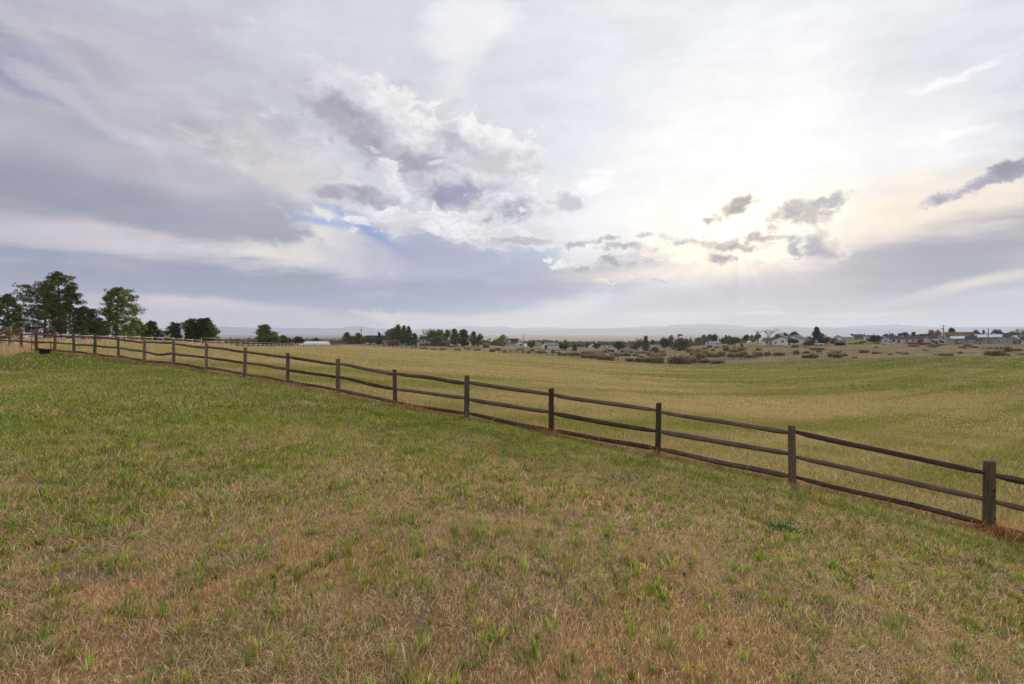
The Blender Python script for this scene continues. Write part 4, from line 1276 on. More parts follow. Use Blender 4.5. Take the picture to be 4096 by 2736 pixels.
TREES = [
    # left of centre
    ('pine_tree', 1060, 1299, 36, 168, 'tall dark pine standing alone beyond the far corner of the pale fence line'),
    ('pine_tree', 1097, 1330, 26, 172, 'shorter pine touching the right side of the lone far pine'),
    ('round_tree', 1133, 1341, 17, 190, 'dark rounded tree just left of the short pole by the white metal roof'),
    ('round_tree', 1156, 1352, 12, 192, 'low dark tree just right of the short pole near the white metal roof'),
    ('round_tree', 1193, 1346, 20, 188, 'round dark tree at the left end of the white metal roof'),
    ('round_tree', 1264, 1351, 12, 260, 'small round tree rising behind the white metal roof'),
    ('pine_tree', 1388, 1329, 21, 232, 'pine at the left end of the row behind the corner of the field'),
    ('leafy_tree', 1412, 1343, 17, 240, 'low leafy tree between the two left pines near the tall pole'),
    ('pine_tree', 1434, 1332, 20, 238, 'pine directly left of the tall pole at the field corner'),
    ('olive_tree', 1453, 1344, 13, 246, 'small yellowish brown tree just right of the tall pole'),
    ('leafy_tree', 1478, 1349, 17, 236, 'dark leafy bush tree in front of the left half of the dark roofed house'),
    ('leafy_tree', 1504, 1352, 15, 236, 'leafy bush tree in front of the right half of the dark roofed house'),
    ('spruce_tree', 1517, 1330, 11, 250, 'narrow spruce rising over the ridge of the dark roofed house'),
    ('leafy_tree', 1566, 1314, 27, 250, 'broad green tree at the left side of the clump behind the red shed'),
    ('pine_tree', 1592, 1299, 21, 246, 'tallest pine of the clump behind the red shed'),
    ('pine_tree', 1616, 1303, 19, 248, 'pine in the middle of the clump, above the right end of the red shed'),
    ('spruce_tree', 1635, 1306, 15, 252, 'slim spruce at the right side of the clump, above the blue box'),
    ('pine_tree', 1659, 1333, 15, 256, 'small pine between the clump and the brick and cream house'),
    ('leafy_tree', 1648, 1358, 12, 236, 'low light green bush tree right of the blue box'),
    ('bare_tree', 1697, 1308, 24, 262, 'leafless tree rising behind the brick and cream house'),
    ('bare_tree', 1683, 1330, 15, 266, 'smaller leafless tree behind the left corner of the brick house'),
    ('leafy_tree', 1727, 1320, 19, 236, 'green leafy tree covering the right end of the cream siding'),
    ('leafy_tree', 1752, 1319, 19, 240, 'green leafy tree right of the one covering the cream siding'),
    ('leafy_tree', 1745, 1345, 24, 228, 'low spreading green tree in front of the middle of the brick house'),
    ('lime_tree', 1771, 1336, 9, 252, 'small yellow green tree between the leafy pair and the poplar'),
    ('leafy_tree', 1789, 1319, 14, 238, 'upright green tree over the low right wing of the brick house'),
    ('pine_tree', 1818, 1316, 19, 234, 'dark pine with a bare stem right of the brick house wing'),
    ('pine_tree', 1855, 1318, 27, 240, 'broad open pine, second right of the brick house'),
    ('round_tree', 1853, 1363, 18, 222, 'low dense black green bush tree in front of the broad open pine'),
    ('pine_tree', 1895, 1326, 17, 228, 'pine with a slender stem, third right of the brick house'),
    ('rusty_tree', 1914, 1335, 17, 226, 'brownish thin pine at the right end of the row by the brick house'),
    ('spruce_tree', 1957, 1366, 6, 300, 'tiny dark spruce beside the long brown board fence'),
    ('lime_tree', 2004, 1338, 19, 300, 'bright green leafy tree left of the white house with the dark roof'),
    ('leafy_tree', 2131, 1368, 11, 246, 'dark leafy tree left of the green roofed barn, beside the road'),
    # belt around the barns
    ('spruce_tree', 2103, 1365, 6, 420, 'small spruce behind the white garage roof'),
    ('round_tree', 2117, 1368, 9, 440, 'round tree between the white garage and the roadside tree'),
    ('pine_tree', 2152, 1368, 9, 430, 'pine right above the dark cottage left of the green roof'),
    ('pine_tree', 2186, 1366, 8, 440, 'pine whose top shows over the left part of the green roof'),
    ('spruce_tree', 2216, 1365, 8, 440, 'spruce whose top shows over the right part of the green roof'),
    ('leafy_tree', 2259, 1368, 18, 292, 'broad leafy tree at the right end of the green roofed barn'),
    ('round_tree', 2246, 1376, 9, 286, 'low dark tree close against the right wall of the green roofed barn'),
    ('round_tree', 2262, 1381, 10, 272, 'low dark bush tree in front of the broad leafy one by the barn'),
    ('spruce_tree', 2298, 1376, 9, 270, 'small spruce on the lawn right of the green roofed barn'),
    ('olive_tree', 2317, 1374, 15, 400, 'greyish tree above the lawn right of the small spruce'),
    ('pine_tree', 2351, 1372, 12, 400, 'pine left of the tiny white gable in the tree belt'),
    ('round_tree', 2388, 1373, 15, 324, 'big dense dark round tree in the middle of the belt'),
    ('pine_tree', 2415, 1370, 9, 420, 'pine right behind the dense dark round tree'),
    ('pine_tree', 2433, 1369, 10, 430, 'second pine right of the dense dark round tree'),
    ('round_tree', 2429, 1396, 11, 262, 'short dark bush tree near the field left of the beige garage'),
    ('round_tree', 2473, 1366, 21, 268, 'large round dark tree left of the beige garage'),
    ('brown_tree', 2548, 1360, 23, 296, 'broad purplish brown tree right of the beige garage'),
    ('bare_tree', 2556, 1350, 16, 330, 'thin leafless tree rising behind the purplish brown one'),
    ('pine_tree', 2584, 1344, 13, 292, 'tall pine immediately left of the red barn'),
    ('pine_tree', 2611, 1359, 11, 360, 'pine behind the silver roof of the red barn yard'),
    ('round_tree', 2657, 1351, 19, 312, 'tall dark full tree right of the red barn'),
    ('olive_tree', 2679, 1341, 14, 330, 'olive brown tree leaning over the tall dark one right of the barn'),
    ('juniper_tree', 2722, 1338, 28, 276, 'large brownish green cone shaped juniper right of the red barn'),
    ('spruce_tree', 2746, 1355, 10, 330, 'small dark spruce at the right shoulder of the cone juniper'),
    ('pine_tree', 2762, 1353, 8, 380, 'little pine behind the left one of the four wire poles'),
    ('leafy_tree', 2793, 1350, 15, 370, 'leafy tree top between the left two wire poles'),
    ('pine_tree', 2816, 1339, 14, 360, 'pine between the two right wire poles'),
    ('leafy_tree', 2839, 1337, 12, 370, 'leafy tree top behind the blue ranch house, left end'),
    ('round_tree', 2858, 1337, 13, 360, 'dark tree rising over the roof of the small blue ranch house'),
    ('spruce_tree', 2904, 1341, 9, 350, 'dark spruce just right of the small blue ranch house'),
    ('round_tree', 2917, 1343, 8, 350, 'dark tree touching the right side of that spruce'),
    ('round_tree', 2889, 1355, 8, 338, 'low dark tree at the right gable of the small blue ranch house'),
    ('leafy_tree', 2938, 1349, 28, 206, 'wide low green tree on the lawn left of the white gabled house'),
    ('spruce_tree', 2966, 1374, 8, 200, 'tiny dark spruce at the right foot of the wide low green tree'),
    ('round_tree', 2986, 1339, 14, 320, 'dense dark round tree behind the right side of the wide green tree'),
    ('pine_tree', 3008, 1339, 8, 350, 'small pine right of the dense dark round tree'),
    ('leafy_tree', 3012, 1352, 13, 300, 'low green tree left of the white gabled house yard'),
    ('leafy_tree', 3031, 1336, 14, 290, 'green tree behind the left corner of the white gabled house'),
    ('bare_tree', 3031, 1317, 16, 300, 'pale leafless tree left of the large bare tree'),
    ('bare_tree', 3071, 1311, 34, 224, 'large bare spreading tree in front of the white gabled house'),
    ('rusty_tree', 3106, 1334, 13, 270, 'reddish brown tree behind the front gable of the white house'),
    ('bare_tree', 3123, 1325, 14, 300, 'thin leafless tree behind the tall gable of the white house'),
    ('round_tree', 3139, 1331, 10, 290, 'small dark tree behind the ridge of the white house'),
    ('clipped_tree', 3172, 1355, 18, 212, 'clipped dark tree like an umbrella in front of the white house'),
    ('round_tree', 3176, 1327, 20, 268, 'large round dark tree behind the long brown roof'),
    ('round_tree', 3236, 1346, 13, 246, 'dark tree at the left foot of the tall spruce'),
    ('juniper_tree', 3232, 1358, 20, 214, 'low dark juniper left of the white pickup'),
    ('spruce_tree', 3266, 1309, 19, 222, 'tall dark spruce standing over the white pickup'),
    ('olive_tree', 3289, 1334, 10, 262, 'pale olive tree at the right side of the tall spruce'),
    ('rusty_tree', 3307, 1347, 22, 222, 'large rust tinged bush tree left of the open shed'),
    ('rusty_tree', 3336, 1354, 13, 220, 'smaller rust tinged bush tree touching the open shed'),
    ('round_tree', 3502, 1341, 24, 226, 'wide dark bush tree left of the long pale blue house'),
    ('lime_tree', 3446, 1362, 18, 222, 'bright green bush tree right of the black tank'),
    ('lime_tree', 3512, 1366, 11, 216, 'small bright green bush tree at the deck of the pale blue house'),
    ('round_tree', 3544, 1336, 16, 262, 'dark tree behind the left gable of the long pale blue house'),
    ('olive_tree', 3566, 1333, 11, 270, 'olive tree behind the ridge of the long pale blue house, left part'),
    ('rusty_tree', 3598, 1332, 10, 280, 'brown green tree behind the ridge of the pale blue house'),
    ('round_tree', 3618, 1329, 17, 280, 'broad dark tree behind the right part of the pale blue house roof'),
    ('pine_tree', 3655, 1328, 11, 275, 'ragged pine behind the right end of the pale blue house'),
    ('leafy_tree', 3672, 1336, 12, 270, 'leafy tree between the ragged pine and the low dark tree'),
    ('round_tree', 3696, 1336, 17, 268, 'low dark tree above the red trailer'),
    ('rusty_tree', 3726, 1319, 12, 270, 'tall reddish olive tree above the camper trailer'),
    ('grey_tree', 3739, 1330, 14, 258, 'greyish blossoming tree behind the camper trailer'),
    ('olive_tree', 3750, 1320, 9, 274, 'tall olive tree left of the big crossarm pole'),
    ('leafy_tree', 3680, 1356, 10, 202, 'sparse green bush tree in front of the red trailer'),
    ('spruce_tree', 3806, 1313, 20, 262, 'broad spruce at the left end of the long red roof'),
    ('lime_tree', 3789, 1333, 15, 246, 'yellow green bush tree right of the big crossarm pole'),
    ('grey_tree', 3884, 1330, 9, 262, 'pale blossoming tree at the right end of the long red roof'),
    ('round_tree', 3902, 1321, 10, 272, 'dark round tree behind the grey house, right of the red roof'),
    ('spruce_tree', 3934, 1321, 6, 280, 'small pale spruce behind the grey house ridge'),
    ('round_tree', 3980, 1319, 10, 300, 'dark tree top behind the grey house, right of the pole'),
    ('round_tree', 3996, 1320, 7, 300, 'smaller dark tree top beside the other one over the grey roof'),
    ('bare_tree', 4078, 1312, 22, 252, 'leafless tree above the greenhouse at the right frame edge'),
    ('pine_tree', 4098, 1322, 10, 262, 'dark tree cut by the right frame edge above the greenhouse'),
    ('bare_tree', 3766, 1329, 8, 262, 'thin purple leafless tree just left of the big crossarm pole'),
]
for t in TREES:
    tree(*t)
for k, ps in KIND.items():                              # a kind that no tree used
    for i, r in enumerate(ps):
        if (k, i) not in _used:
            for c in list(r.children): bpy.data.objects.remove(c)
            bpy.data.objects.remove(r)

# ---- the tree cover of the valley, one mass far away
rng = np.random.default_rng(5)
C = []; R = []
n = 5200
px = rng.uniform(700, 2980, n); Z = np.exp(rng.uniform(math.log(430), math.log(1900), n))
X = (px - CX) / F * Z
d = fbm(X * .004, Z * .004, 71, 4)
lim = np.where(px < 1400, 1900, 900)
k = (d > .40) & (Z < lim) & ((px < 1500) | (px > 1900))
X, Z = X[k], Z[k]; hh = rng.uniform(3.0, 7.5, len(X)); z = hgt(X, Z)
for i in range(len(X)):
    for q in range(3):
        C.append((X[i] + rng.normal(0, hh[i] * .14), Z[i] + rng.normal(0, hh[i] * .14), z[i] + hh[i] * (.25 + .28 * q))); R.append(hh[i] * (.34 - .08 * q))
wm = crown_mesh('distant_woods', C, R, 12, 1.5, 1.1, [[.07, .085, .04], [.055, .07, .036], [.10, .105, .05], [.13, .14, .07], [.09, .085, .05]], 9, .2)
o = link('distant_woods', wm); tag(o, 'wooded valley far below, before the tan plain', 'woods', kind='stuff')

# ------------------------------------------------------------------ shrubs
def shrub_mesh(seed, pal, n=800, w=1.0, h=.75):
    rng = np.random.default_rng(seed)
    a = rng.uniform(0, 2 * PI, n); q = np.sqrt(rng.uniform(0, 1, n)) * .55
    P = np.stack([np.cos(a) * q * w, np.sin(a) * q * w, rng.uniform(-.05, .3, n)], -1)
    out = np.stack([np.cos(a) * (.25 + q), np.sin(a) * (.25 + q), rng.uniform(.45, 1.2, n)], -1) + rng.normal(0, .2, (n, 3))
    lump = (.75 + .225 * np.sin(3 * a + seed)) * (1.15 - .75 * (q / .55) ** 2)
    V, Q = leaf_quads(P, out, h * .62 * lump * rng.uniform(.6, 1.15, n), .05, rng)
    pal = np.asarray(pal)
    c = pal[rng.integers(0, len(pal), n)] * np.clip(rng.normal(1, .22, (n, 1)), .5, 1.6)
    V[:, :2] /= np.percentile(np.abs(V[:, 0]), 96); V[:, 2] /= np.percentile(V[:, 2], 97)
    return np_mesh('shrub', V, [Q], M['leaf'], np.repeat(c, 4, 0))


SH_B = [[.38, .29, .18], [.30, .225, .14], [.44, .34, .21], [.24, .185, .115]]
SH_G = [[.34, .33, .18], [.27, .27, .14], [.38, .36, .20], [.28, .235, .14]]
SHM = {'b': [shrub_mesh(s, SH_B) for s in (1, 2, 3)], 'g': [shrub_mesh(s, SH_G) for s in (4, 5, 6)]}
GRP = {
    'edge': ('low dark brown shrub in the thicket along the field edge below the red barn', 'shrub thicket along the field edge'),
    'road': ('low brown shrub on the rough strip between the pale road and the field fence', 'shrubs below the road'),
    'barn': ('dark brown shrub scattered on the dry slope before the red barn', 'shrubs before the red barn'),
    'pole': ('rounded brown shrub on the dry slope around the wire poles', 'shrubs around the wire poles'),
    'yard': ('brown or grey shrub in the brush below the white house and its lawn', 'shrubs below the white house'),
    'right': ('low sage or brown shrub scattered over the sandy slope below the right hand houses', 'shrubs on the sandy slope'),
    'left': ('small sage clump in the rough strip before the brick house', 'sage before the brick house'),
}
SHRUBS = [  # kind, bearing, foot, half width, height, group or own label
    ('b', 2715, 1454, 44, 26, 'long dark brown shrub thicket at the field edge right below the red barn'), ('b', 2760, 1452, 26, 20, 'edge'), ('b', 2618, 1452, 18, 19, 'edge'), ('g', 2640, 1453, 17, 22, 'edge'),
    ('b', 2595, 1449, 20, 16, 'edge'), ('b', 2560, 1448, 22, 14, 'edge'), ('b', 2520, 1446, 15, 12, 'edge'), ('b', 2436, 1442, 22, 17, 'edge'), ('b', 2408, 1440, 20, 15, 'edge'), ('g', 2400, 1428, 24, 12, 'edge'),
    ('b', 2372, 1434, 20, 15, 'edge'), ('b', 2340, 1432, 18, 12, 'edge'), ('b', 2300, 1423, 26, 12, 'edge'), ('b', 2345, 1422, 28, 15, 'edge'), ('b', 2385, 1420, 24, 13, 'edge'), ('b', 2270, 1421, 16, 9, 'edge'), ('b', 2786, 1440, 20, 20, 'edge'), ('b', 2803, 1440, 18, 22, 'edge'),
    ('b', 2420, 1412, 16, 9, 'barn'), ('b', 2455, 1427, 18, 13, 'barn'), ('b', 2478, 1425, 16, 11, 'barn'), ('b', 2506, 1425, 17, 12, 'barn'), ('b', 2542, 1425, 13, 9, 'barn'), ('b', 2494, 1411, 14, 9, 'barn'), ('g', 2516, 1414, 16, 11, 'barn'),
    ('b', 2601, 1423, 15, 12, 'barn'), ('b', 2645, 1425, 21, 11, 'barn'), ('b', 2612, 1431, 15, 12, 'barn'), ('b', 2564, 1435, 13, 10, 'barn'), ('b', 2646, 1414, 14, 9, 'barn'), ('g', 2560, 1415, 20, 9, 'barn'), ('g', 2588, 1416, 12, 9, 'barn'),
    ('b', 2757, 1410, 14, 14, 'pole'), ('b', 2786, 1412, 18, 12, 'pole'), ('b', 2773, 1423, 14, 13, 'pole'), ('b', 2793, 1404, 12, 9, 'pole'), ('b', 2821, 1413, 11, 8, 'pole'), ('b', 2840, 1417, 10, 7, 'pole'), ('b', 2852, 1404, 10, 7, 'pole'),
    ('b', 2840, 1391, 8, 9, 'pole'), ('b', 2866, 1393, 9, 6, 'pole'), ('b', 2820, 1398, 8, 7, 'pole'), ('b', 2820, 1452, 26, 14, 'pole'), ('b', 2870, 1455, 30, 13, 'pole'),
    ('b', 2886, 1426, 16, 18, 'yard'), ('b', 2904, 1404, 12, 15, 'yard'), ('b', 2900, 1388, 11, 7, 'yard'), ('b', 2968, 1407, 17, 16, 'yard'), ('b', 2935, 1411, 17, 12, 'yard'), ('g', 2925, 1428, 17, 13, 'yard'), ('g', 2950, 1429, 15, 14, 'yard'), ('b', 2975, 1427, 18, 18, 'yard'),
    ('b', 3000, 1431, 22, 11, 'yard'), ('b', 3033, 1402, 13, 9, 'yard'), ('g', 3015, 1421, 6, 13, 'yard'), ('g', 3035, 1424, 16, 14, 'yard'), ('g', 3070, 1422, 14, 13, 'yard'), ('b', 3115, 1422, 20, 11, 'yard'), ('b', 3180, 1391, 14, 10, 'yard'), ('g', 3186, 1418, 12, 14, 'yard'),
    ('b', 3268, 1400, 26, 8, 'yard'), ('b', 3275, 1409, 11, 6, 'yard'), ('b', 3226, 1414, 12, 8, 'yard'), ('g', 2840, 1428, 20, 14, 'yard'), ('g', 2862, 1429, 14, 12, 'yard'), ('b', 3250, 1432, 22, 14, 'yard'), ('g', 3218, 1432, 12, 10, 'yard'),
    ('g', 3325, 1427, 15, 15, 'right'), ('b', 3350, 1431, 18, 14, 'right'), ('b', 3375, 1425, 14, 10, 'right'), ('b', 3344, 1413, 14, 8, 'right'), ('b', 3455, 1411, 20, 10, 'right'), ('g', 3500, 1416, 12, 8, 'right'), ('b', 3518, 1415, 8, 5, 'right'), ('b', 3504, 1392, 7, 5, 'right'), ('g', 3420, 1432, 9, 6, 'right'),
    ('b', 3656, 1387, 18, 7, 'dark flat shrub in front of the red trailer, nearer the field'), ('b', 3736, 1386, 20, 8, 'dark shrub in front of the camper trailer, left of the crossarm pole'), ('b', 3728, 1390, 16, 5, 'right'), ('g', 3782, 1423, 26, 9, 'right'), ('g', 3745, 1421, 9, 5, 'right'), ('b', 3596, 1414, 8, 6, 'right'), ('b', 3700, 1403, 10, 5, 'right'), ('g', 3620, 1417, 12, 6, 'right'), ('b', 3560, 1420, 9, 6, 'right'),
    ('b', 3980, 1422, 36, 17, 'large dark brown shrub on the slope below the grey house with the bright roof panels'), ('b', 4030, 1408, 16, 18, 'upright brown shrub on the slope below the greenhouse'), ('b', 4070, 1404, 16, 9, 'right'), ('g', 3995, 1397, 13, 8, 'right'), ('g', 3960, 1395, 10, 5, 'right'), ('b', 3870, 1385, 14, 7, 'right'), ('b', 3895, 1392, 14, 6, 'right'), ('g', 3850, 1392, 16, 6, 'right'), ('b', 3842, 1414, 9, 7, 'right'), ('g', 3855, 1396, 7, 4, 'right'), ('b', 4085, 1420, 14, 6, 'right'), ('g', 4030, 1422, 9, 6, 'right'), ('b', 3773, 1381, 10, 4, 'right'), ('b', 3934, 1394, 8, 4, 'right'),
    ('b', 1970, 1408, 12, 11, 'rounded brown shrub at the field edge left of the road fence'), ('g', 1992, 1402, 12, 9, 'road'), ('g', 1945, 1391, 14, 14, 'brown grey shrub beside the right end of the brick house row'), ('b', 2018, 1411, 9, 7, 'road'), ('b', 2080, 1400, 16, 5, 'road'), ('b', 2165, 1413, 20, 9, 'road'), ('b', 2213, 1412, 10, 12, 'road'), ('b', 2235, 1417, 9, 9, 'road'), ('b', 2250, 1423, 14, 9, 'road'), ('g', 2130, 1405, 10, 8, 'road'), ('g', 2115, 1414, 9, 9, 'road'), ('b', 2010, 1384, 9, 6, 'road'),
    ('g', 1700, 1396, 14, 5, 'left'), ('b', 1735, 1399, 12, 5, 'left'), ('g', 1770, 1400, 16, 6, 'left'), ('g', 1830, 1401, 16, 6, 'left'), ('g', 1910, 1403, 14, 7, 'left'), ('b', 1805, 1389, 10, 6, 'left'), ('g', 1870, 1397, 14, 5, 'left'), ('g', 1660, 1390, 12, 4, 'left'), ('b', 1478, 1381, 9, 5, 'left'), ('b', 1535, 1384, 7, 4, 'left'), ('g', 1323, 1377, 7, 8, 'left'),
]
for i, (kd, px, yb, hw, hp, gl) in enumerate(SHRUBS):
    Z = ground_hit(px, yb, 125, 300)
    X = xz(px, Z); z = g1(X, Z)
    o = link('shrub', SHM[kd][i % 3])
    s = Z / F
    w = hw * s * .92
    o.location = (X, Z, z - .05); o.scale = (w, w * random.uniform(.7, 1.0), hp * s * 1.2); o.rotation_euler = (0, 0, random.uniform(-.3, .3))
    if gl in GRP: tag(o, GRP[gl][0], 'shrub', GRP[gl][1])
    else: tag(o, gl, 'shrub')
# ------------------------------------------------------------------ buildings
M['lap_white'] = lap('white_siding', (.80, .81, .84), 'Z', 4.5, .08)
M['lap_blue'] = lap('pale_blue_siding', (.60, .67, .79), 'Z', 4.5, .08)
M['lap_grey'] = lap('grey_siding', (.40, .40, .39), 'Z', 4.5, .1)
M['lap_cream'] = lap('cream_siding', (.58, .54, .45), 'Z', 4.5, .1)
M['lap_red'] = lap('red_boards', (.22, .018, .022), 'X', 4.0, .35)
M['lap_red2'] = lap('dull_red_boards', (.25, .055, .05), 'X', 4.0, .3)
M['lap_pink'] = lap('pinkish_red_boards', (.36, .17, .14), 'Y', 4.0, .3)
M['metal_white'] = lap('white_metal_wall', (.79, .81, .84), 'X', 3.0, .08, .45)
M['metal_tan'] = lap('tan_metal_wall', (.42, .39, .33), 'X', 3.0, .1, .5)
M['brick'] = paint('brick', (.25, .12, .085), .9, .35, 6)
M['roof_dark'] = paint('dark_shingles', (.045, .048, .058), .85, .4, 3)
M['roof_grey'] = paint('grey_shingles', (.07, .07, .078), .9, .3, 3)
M['roof_brown'] = paint('brown_shingles', (.16, .115, .10), .9, .3, 3)
M['roof_maroon'] = paint('maroon_shingles', (.13, .062, .055), .9, .3, 3)
M['roof_red'] = paint('red_roof', (.25, .075, .045), .9, .25, 3)
M['roof_green'] = lap('green_metal_roof', (.11, .20, .155), 'Y', 2.0, .12, .4)
M['roof_silver'] = lap('silver_metal_roof', (.27, .30, .35), 'X', 1.8, .1, .8)
M['roof_white'] = lap('white_metal_roof', (.80, .81, .84), 'X', 1.2, .06, .4)
M['dark_in'] = paint('interior_shade', (.012, .011, .010), .95, .3)  # near-black colour standing for the shade inside openings
M['wood_brown'] = lap('brown_boards', (.20, .105, .06), 'X', 4, .3)
M['timber_frame'] = paint('stained_timber', (.24, .10, .045), .7, .35, 4)
M['timber_light'] = paint('light_panel_wood', (.52, .36, .19), .6, .25, 4)
M['panel_bright'] = paint('pale_roof_panel', (.72, .68, .70), .25, .05, .4, spec=.6)
M['concrete'] = paint('concrete', (.52, .49, .44), .9, .15, .8)
M['hedge'] = M['leaf']


def face_root(name, px, Z, turn, label, cat, sink=.15, group=None):
    X, Y, z = spot(px, Z, sink)
    return empty(name, (X, Y, z), -math.atan2(X, Y) + math.radians(turn), label, cat, group)


def window(root, x, y, z, w, h, nx=0, ny=-1, fm='white', bars=1, name='window', trim=.07):
    """a framed window standing 3 cm proud of a wall whose outward normal is (nx, ny)"""
    a = math.atan2(nx, -ny)
    f = MB(); t = trim
    f.box(-w / 2 - t, w / 2 + t, -.03, .02, -h / 2 - t, -h / 2); f.box(-w / 2 - t, w / 2 + t, -.03, .02, h / 2, h / 2 + t)
    f.box(-w / 2 - t, -w / 2, -.03, .02, -h / 2, h / 2); f.box(w / 2, w / 2 + t, -.03, .02, -h / 2, h / 2)
    for i in range(bars): f.box(-.025 + w * ((i + 1) / (bars + 1) - .5), .025 + w * ((i + 1) / (bars + 1) - .5), -.026, .02, -h / 2, h / 2)
    o = f.build(name, M[fm], root); o.location = (x, y, z); o.rotation_euler = (0, 0, a)
    g = MB(); g.box(-w / 2, w / 2, -.015, .015, -h / 2, h / 2)
    g.build('pane', M['glass'], o)
    return o


def door(root, x, y, z, w, h, nx=0, ny=-1, mat='white', name='door'):
    a = math.atan2(nx, -ny)
    f = MB(); f.box(-w / 2, w / 2, -.03, .02, 0, h)
    for q in (.25, .5, .75): f.box(-w / 2 + .05, w / 2 - .05, -.036, -.03, h * q - .02, h * q + .02)
    o = f.build(name, M[mat], root); o.location = (x, y, z); o.rotation_euler = (0, 0, a)
    return o


def gable(root, w, d, wall, rise, ridge, wm, rm, over=.35, x0=0, y0=0, z0=0, trim=None, thick=.16):
    """gabled block: w along x, d along y (front at y0), ridge along 'x' or 'y'"""
    hw, hd = w / 2, d / 2; cy = y0 + hd
    mb = MB(); rf = MB(); tr = MB()
    if ridge == 'y':
        mb.prism([(x0 - hw, z0 - .6), (x0 + hw, z0 - .6), (x0 + hw, z0 + wall), (x0, z0 + wall + rise), (x0 - hw, z0 + wall)], y0, y0 + d, 'y')
        s = rise / hw
        for sg in (-1, 1):
            a = (x0 + sg * (hw + over), z0 + wall - s * over + .02); b = (x0, z0 + wall + rise + .02)
            rf.prism([a, b, (b[0], b[1] + thick), (a[0], a[1] + thick)], y0 - over, y0 + d + over, 'y')
            tr.prism([(a[0], a[1] - .16), (b[0], b[1] - .16), (b[0], b[1] - .002), (a[0], a[1] - .002)], y0 - over + .03, y0 - over + .09, 'y')
            tr.prism([(a[0], a[1] - .16), (b[0], b[1] - .16), (b[0], b[1] - .002), (a[0], a[1] - .002)], y0 + d + over - .09, y0 + d + over - .03, 'y')
    else:
        mb.prism([(y0, z0 - .6), (y0 + d, z0 - .6), (y0 + d, z0 + wall), (cy, z0 + wall + rise), (y0, z0 + wall)], x0 - hw, x0 + hw, 'x')
        s = rise / hd
        for sg in (-1, 1):
            a = (cy + sg * (hd + over), z0 + wall - s * over + .02); b = (cy, z0 + wall + rise + .02)
            rf.prism([a, b, (b[0], b[1] + thick), (a[0], a[1] + thick)], x0 - hw - over, x0 + hw + over, 'x')
            for e in (x0 - hw - over + .03, x0 + hw + over - .09):
                tr.prism([(a[0], a[1] - .16), (b[0], b[1] - .16), (b[0], b[1] - .002), (a[0], a[1] - .002)], e, e + .06, 'x')
            if sg == -1:
                tr.box(x0 - hw - over + .1, x0 + hw + over - .1, a[0] - .03, a[0] + .03, a[1] - .14, a[1] - .004)
    wo = mb.build('wall', M[wm], root); ro = rf.build('roof', M[rm], root)
    if trim: tr.build('fascia', M[trim], root)
    return wo, ro


def chimney(roof, x, y, z0, z1, s=.5, mat='brick'):
    c = MB(); c.box(x - s / 2, x + s / 2, y - s / 2, y + s / 2, z0, z1); c.box(x - s / 2 - .06, x + s / 2 + .06, y - s / 2 - .06, y + s / 2 + .06, z1, z1 + .1)
    return c.build('chimney', M[mat], roof)


# 1 long low building with a white metal roof, half sunk behind the crest
r = face_root('low_barn', 1258, 205, 14, 'long low building with a bright white metal roof, showing over the field crest', 'barn')
zb = zat(1379, 205) - r.location.z
gable(r, 13.5, 8, zb, 1.35, 'x', 'metal_tan', 'roof_white', .3, trim='white')
for x in (-4, 0, 4): window(r, x, 0, max(.8, zb - .8), 1.0, .6)
# 2 dark rusty low shed
r = face_root('low_shed', 1362, 226, 20, 'low rusty red shed just left of the far field corner', 'shed')
gable(r, 7, 4, 1.3, .5, 'x', 'lap_red2', 'roof_maroon', .2); door(r, 1.5, 0, 0, 1, 1.2, mat='dark_in')
# 3 house with dark roof behind trees
r = face_root('dark_roof_house', 1514, 262, 8, 'dark roofed beige house mostly hidden behind leafy bush trees', 'house')
_, rf = gable(r, 12.0, 8, 3.0, 2.6, 'x', 'lap_cream', 'roof_dark', .4, trim='white')
for x in (-4, -1, 2.2, 4.6): window(r, x, 0, 1.7, 1.0, 1.1)
chimney(rf, 3, 4, 4.8, 6.4)
# 4 red shed
r = face_root('red_shed', 1585, 190, 34, 'small red wooden shed with a slanting roof behind the dark post fence', 'shed')
w_, d_ = 3.3, 3.9
mb = MB(); mb.prism([(0, -.4), (d_, -.4), (d_, 1.85), (0, 2.35)], -w_ / 2, w_ / 2, 'x'); mb.build('wall', M['lap_red2'], r)
mb = MB(); mb.prism([(-.3, 2.42), (d_ + .3, 1.83), (d_ + .3, 1.95), (-.3, 2.54)], -w_ / 2 - .25, w_ / 2 + .25, 'x'); mb.build('roof', M['roof_silver'], r)
mb = MB(); mb.box(w_ / 2 - .0, w_ / 2 + .03, .02, d_ - .02, -.3, 1.8); mb.build('side_wall', M['lap_pink'], r)  # right side wall in a paler, pinker red than the front
door(r, w_ / 2 + .035, 1.1, 0, .9, 1.7, 1, 0, 'white'); door(r, -w_ / 2, 2, 0, .9, 1.6, -1, 0, 'lap_red')
mb = MB(); mb.box(-.5, .5, -.03, .0, .9, 1.5); mb.build('hatch', M['dark_in'], r)
# 5 bright blue box
M['blue_box'] = paint('blue_plastic', (.06, .26, .62), .5, .12)
r = face_root('blue_shed', 1622, 196, 12, 'small bright blue box shed with a darker lid, left of the brick house', 'shed')
mb = MB(); mb.box(-.62, .62, 0, 1.1, 0, 1.3); mb.box(-.58, -.5, -.03, 0, 0, 1.3); mb.box(.5, .58, -.03, 0, 0, 1.3); mb.build('body', M['blue_box'], r)
M['blue_lid'] = paint('blue_lid', (.10, .14, .33), .5, .2)
mb = MB(); mb.prism([(-.7, 1.3), (.7, 1.3), (.62, 1.42), (0, 1.52), (-.62, 1.42)], -.06, 1.16); mb.build('roof', M['blue_lid'], r)
door(r, 0, 0, .05, .8, 1.15, mat='blue_box')
